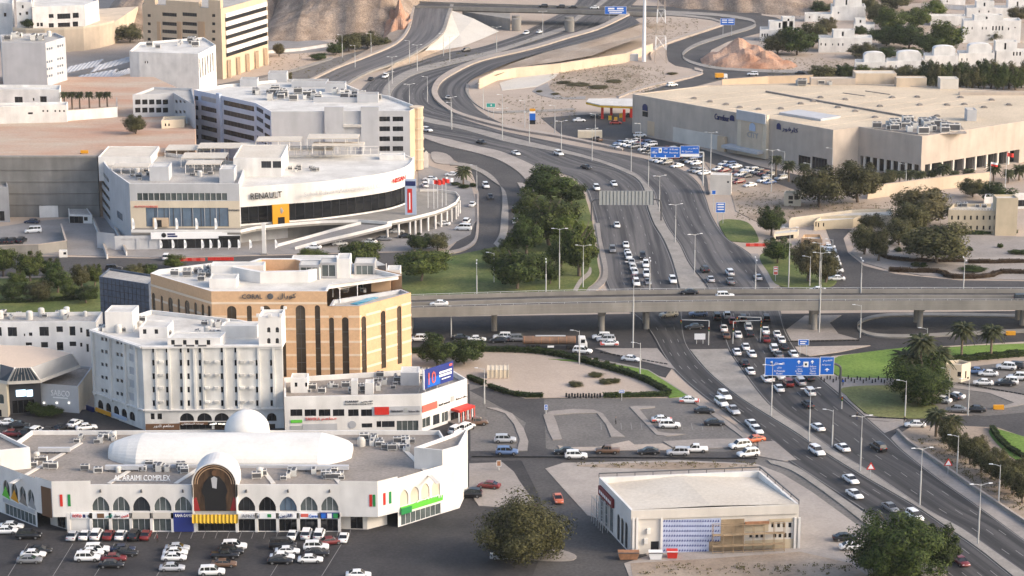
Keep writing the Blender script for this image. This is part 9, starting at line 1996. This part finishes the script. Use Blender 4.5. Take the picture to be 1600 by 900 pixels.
# ---------------------------------------------------------------- pedestrians
def person(label, x, y, top, low, rz, zb=.18):
 p = G(x, y); t = thing('person', label, 'person', (p.x, p.y, zb), rz)
 J = [(0, 0, .95), (0, 0, 1.2), (0, 0, 1.42), (0, .02, 1.52), (0, .03, 1.68), (0, .02, 1.76), (-.19, 0, 1.40), (-.25, .03, 1.12), (-.24, .1, .86), (.19, 0, 1.40), (.25, .03, 1.12), (.24, .1, .86), (-.09, 0, .9), (-.11, .08, .5), (-.12, .02, .06), (-.12, .16, .03), (.09, 0, .9), (.11, -.06, .5), (.12, -.14, .06), (.12, 0, .03)]
 E = [(0, 1), (1, 2), (2, 3), (3, 4), (4, 5), (2, 6), (6, 7), (7, 8), (2, 9), (9, 10), (10, 11), (0, 12), (12, 13), (13, 14), (14, 15), (0, 16), (16, 17), (17, 18), (18, 19)]
 Rd = [.15, .16, .15, .06, .10, .07, .07, .05, .04, .07, .05, .04, .09, .07, .05, .04, .09, .07, .05, .04]
 me = bpy.data.meshes.new('body'); me.from_pydata(J, E, []); o = ob('body', me, t); sm = o.modifiers.new('skin', 'SKIN'); o.modifiers.new('sub', 'SUBSURF').levels = 1
 if not me.skin_vertices: pass
 for i, r in enumerate(Rd): me.skin_vertices[0].data[i].radius = (r, r * .8)
 me.skin_vertices[0].data[0].use_root = True
 me.materials.append(MATS[top])
 dg = bpy.context.evaluated_depsgraph_get(); m2 = bpy.data.meshes.new_from_object(o.evaluated_get(dg)); o.modifiers.clear(); o.data = m2
 m2.materials.clear()
 for q in (top, low, 'skin', 'black'): m2.materials.append(MATS[q])
 for f in m2.polygons: z = f.center.z; f.material_index = 1 if .1 < z < .95 and abs(f.center.x) < .2 else 2 if 1.5 < z < 1.72 or (z < .92 and abs(f.center.x) >= .2) else 3 if z >= 1.72 or z <= .1 else 0
try:
 person('person in dark clothes walking on the pavement beside the dry lawn', 1339, 657, 'black', 'navy', R(20)); person('person in a blue shirt standing at the bollards', 1317, 604, 'signblue', 'black', R(-40)); person('person in dark red clothes walking past the arcade mall cars', 246, 848, 'maroon', 'black', R(90), .06); person('person in dark clothes at the verge junction', 1413, 663, 'black', 'black', R(10)); person('person walking on the strip island beside the plaza', 962, 664, 'metaldark', 'black', R(80), .2)
except Exception as ex: print('person failed', ex)
# ================================================================ SCRUB ON THE BARE GROUND
def scrub():
 rnd = random.Random(77); vs = []; fs = []
 zones = [((1010, 1090, 30, 62), 260), ((860, 1040, 104, 150), 900), ((780, 900, 150, 196), 300), ((1100, 1240, 92, 108), 160), ((1150, 1250, 300, 345), 260), ((1250, 1400, 318, 332), 160), ((1425, 1600, 685, 800), 900), ((420, 560, 86, 125), 220), ((0, 300, 150, 200), 0), ((1000, 1330, 884, 900), 110), ((640, 760, 84, 108), 160), ((1200, 1340, 92, 128), 420), ((1180, 1600, 20, 120), 900), ((900, 1180, 724, 732), 90), ((800, 960, 60, 110), 300)]
 for (x0, x1, y0, y1), n in zones:
  for i in range(n):
   x = rnd.uniform(x0, x1); y = rnd.uniform(y0, y1)
   if x0 == 1425 and (y > 690 + (x - 1425) * .68 or y < 672 + (x - 1480) * .4): continue
   p = G(x, y); p.z = .3; r = rnd.uniform(.15, .6)
   for k in range(7):
    q = p + Vector((rnd.gauss(0, r * .6), rnd.gauss(0, r * .6), rnd.uniform(0, r * .7))); t = Vector((rnd.gauss(0, 1), rnd.gauss(0, 1), rnd.gauss(0, .7))).normalized(); u = t.orthogonal().normalized(); s = r * .3
    j = len(vs); vs += [q - t * s, q - u * s, q + t * s, q + u * s]; fs.append((j, j + 1, j + 2, j + 3))
 o = ob('scrub', mk('scrub', vs, fs, 'leafdry')); o['kind'] = 'stuff'; o['label'] = 'sparse dry scrub and tufts on the bare ground'
scrub()
# ================================================================ HAZE
mh = bpy.data.materials.new('haze'); mh.use_nodes = True; nn = mh.node_tree.nodes; nn.clear()
oo = nn.new('ShaderNodeOutputMaterial'); pv = nn.new('ShaderNodeVolumePrincipled'); pv.inputs['Color'].default_value = (0.90, 0.91, 0.92, 1); pv.inputs['Density'].default_value = 0.000035; pv.inputs['Anisotropy'].default_value = 0.0
mh.node_tree.links.new(pv.outputs[0], oo.inputs['Volume']); MATS['haze'] = mh
hz = MB().box(-9500, -3500, -1.0, 9500, 9500, 168.0).obj('haze', 'haze'); hz['kind'] = 'stuff'
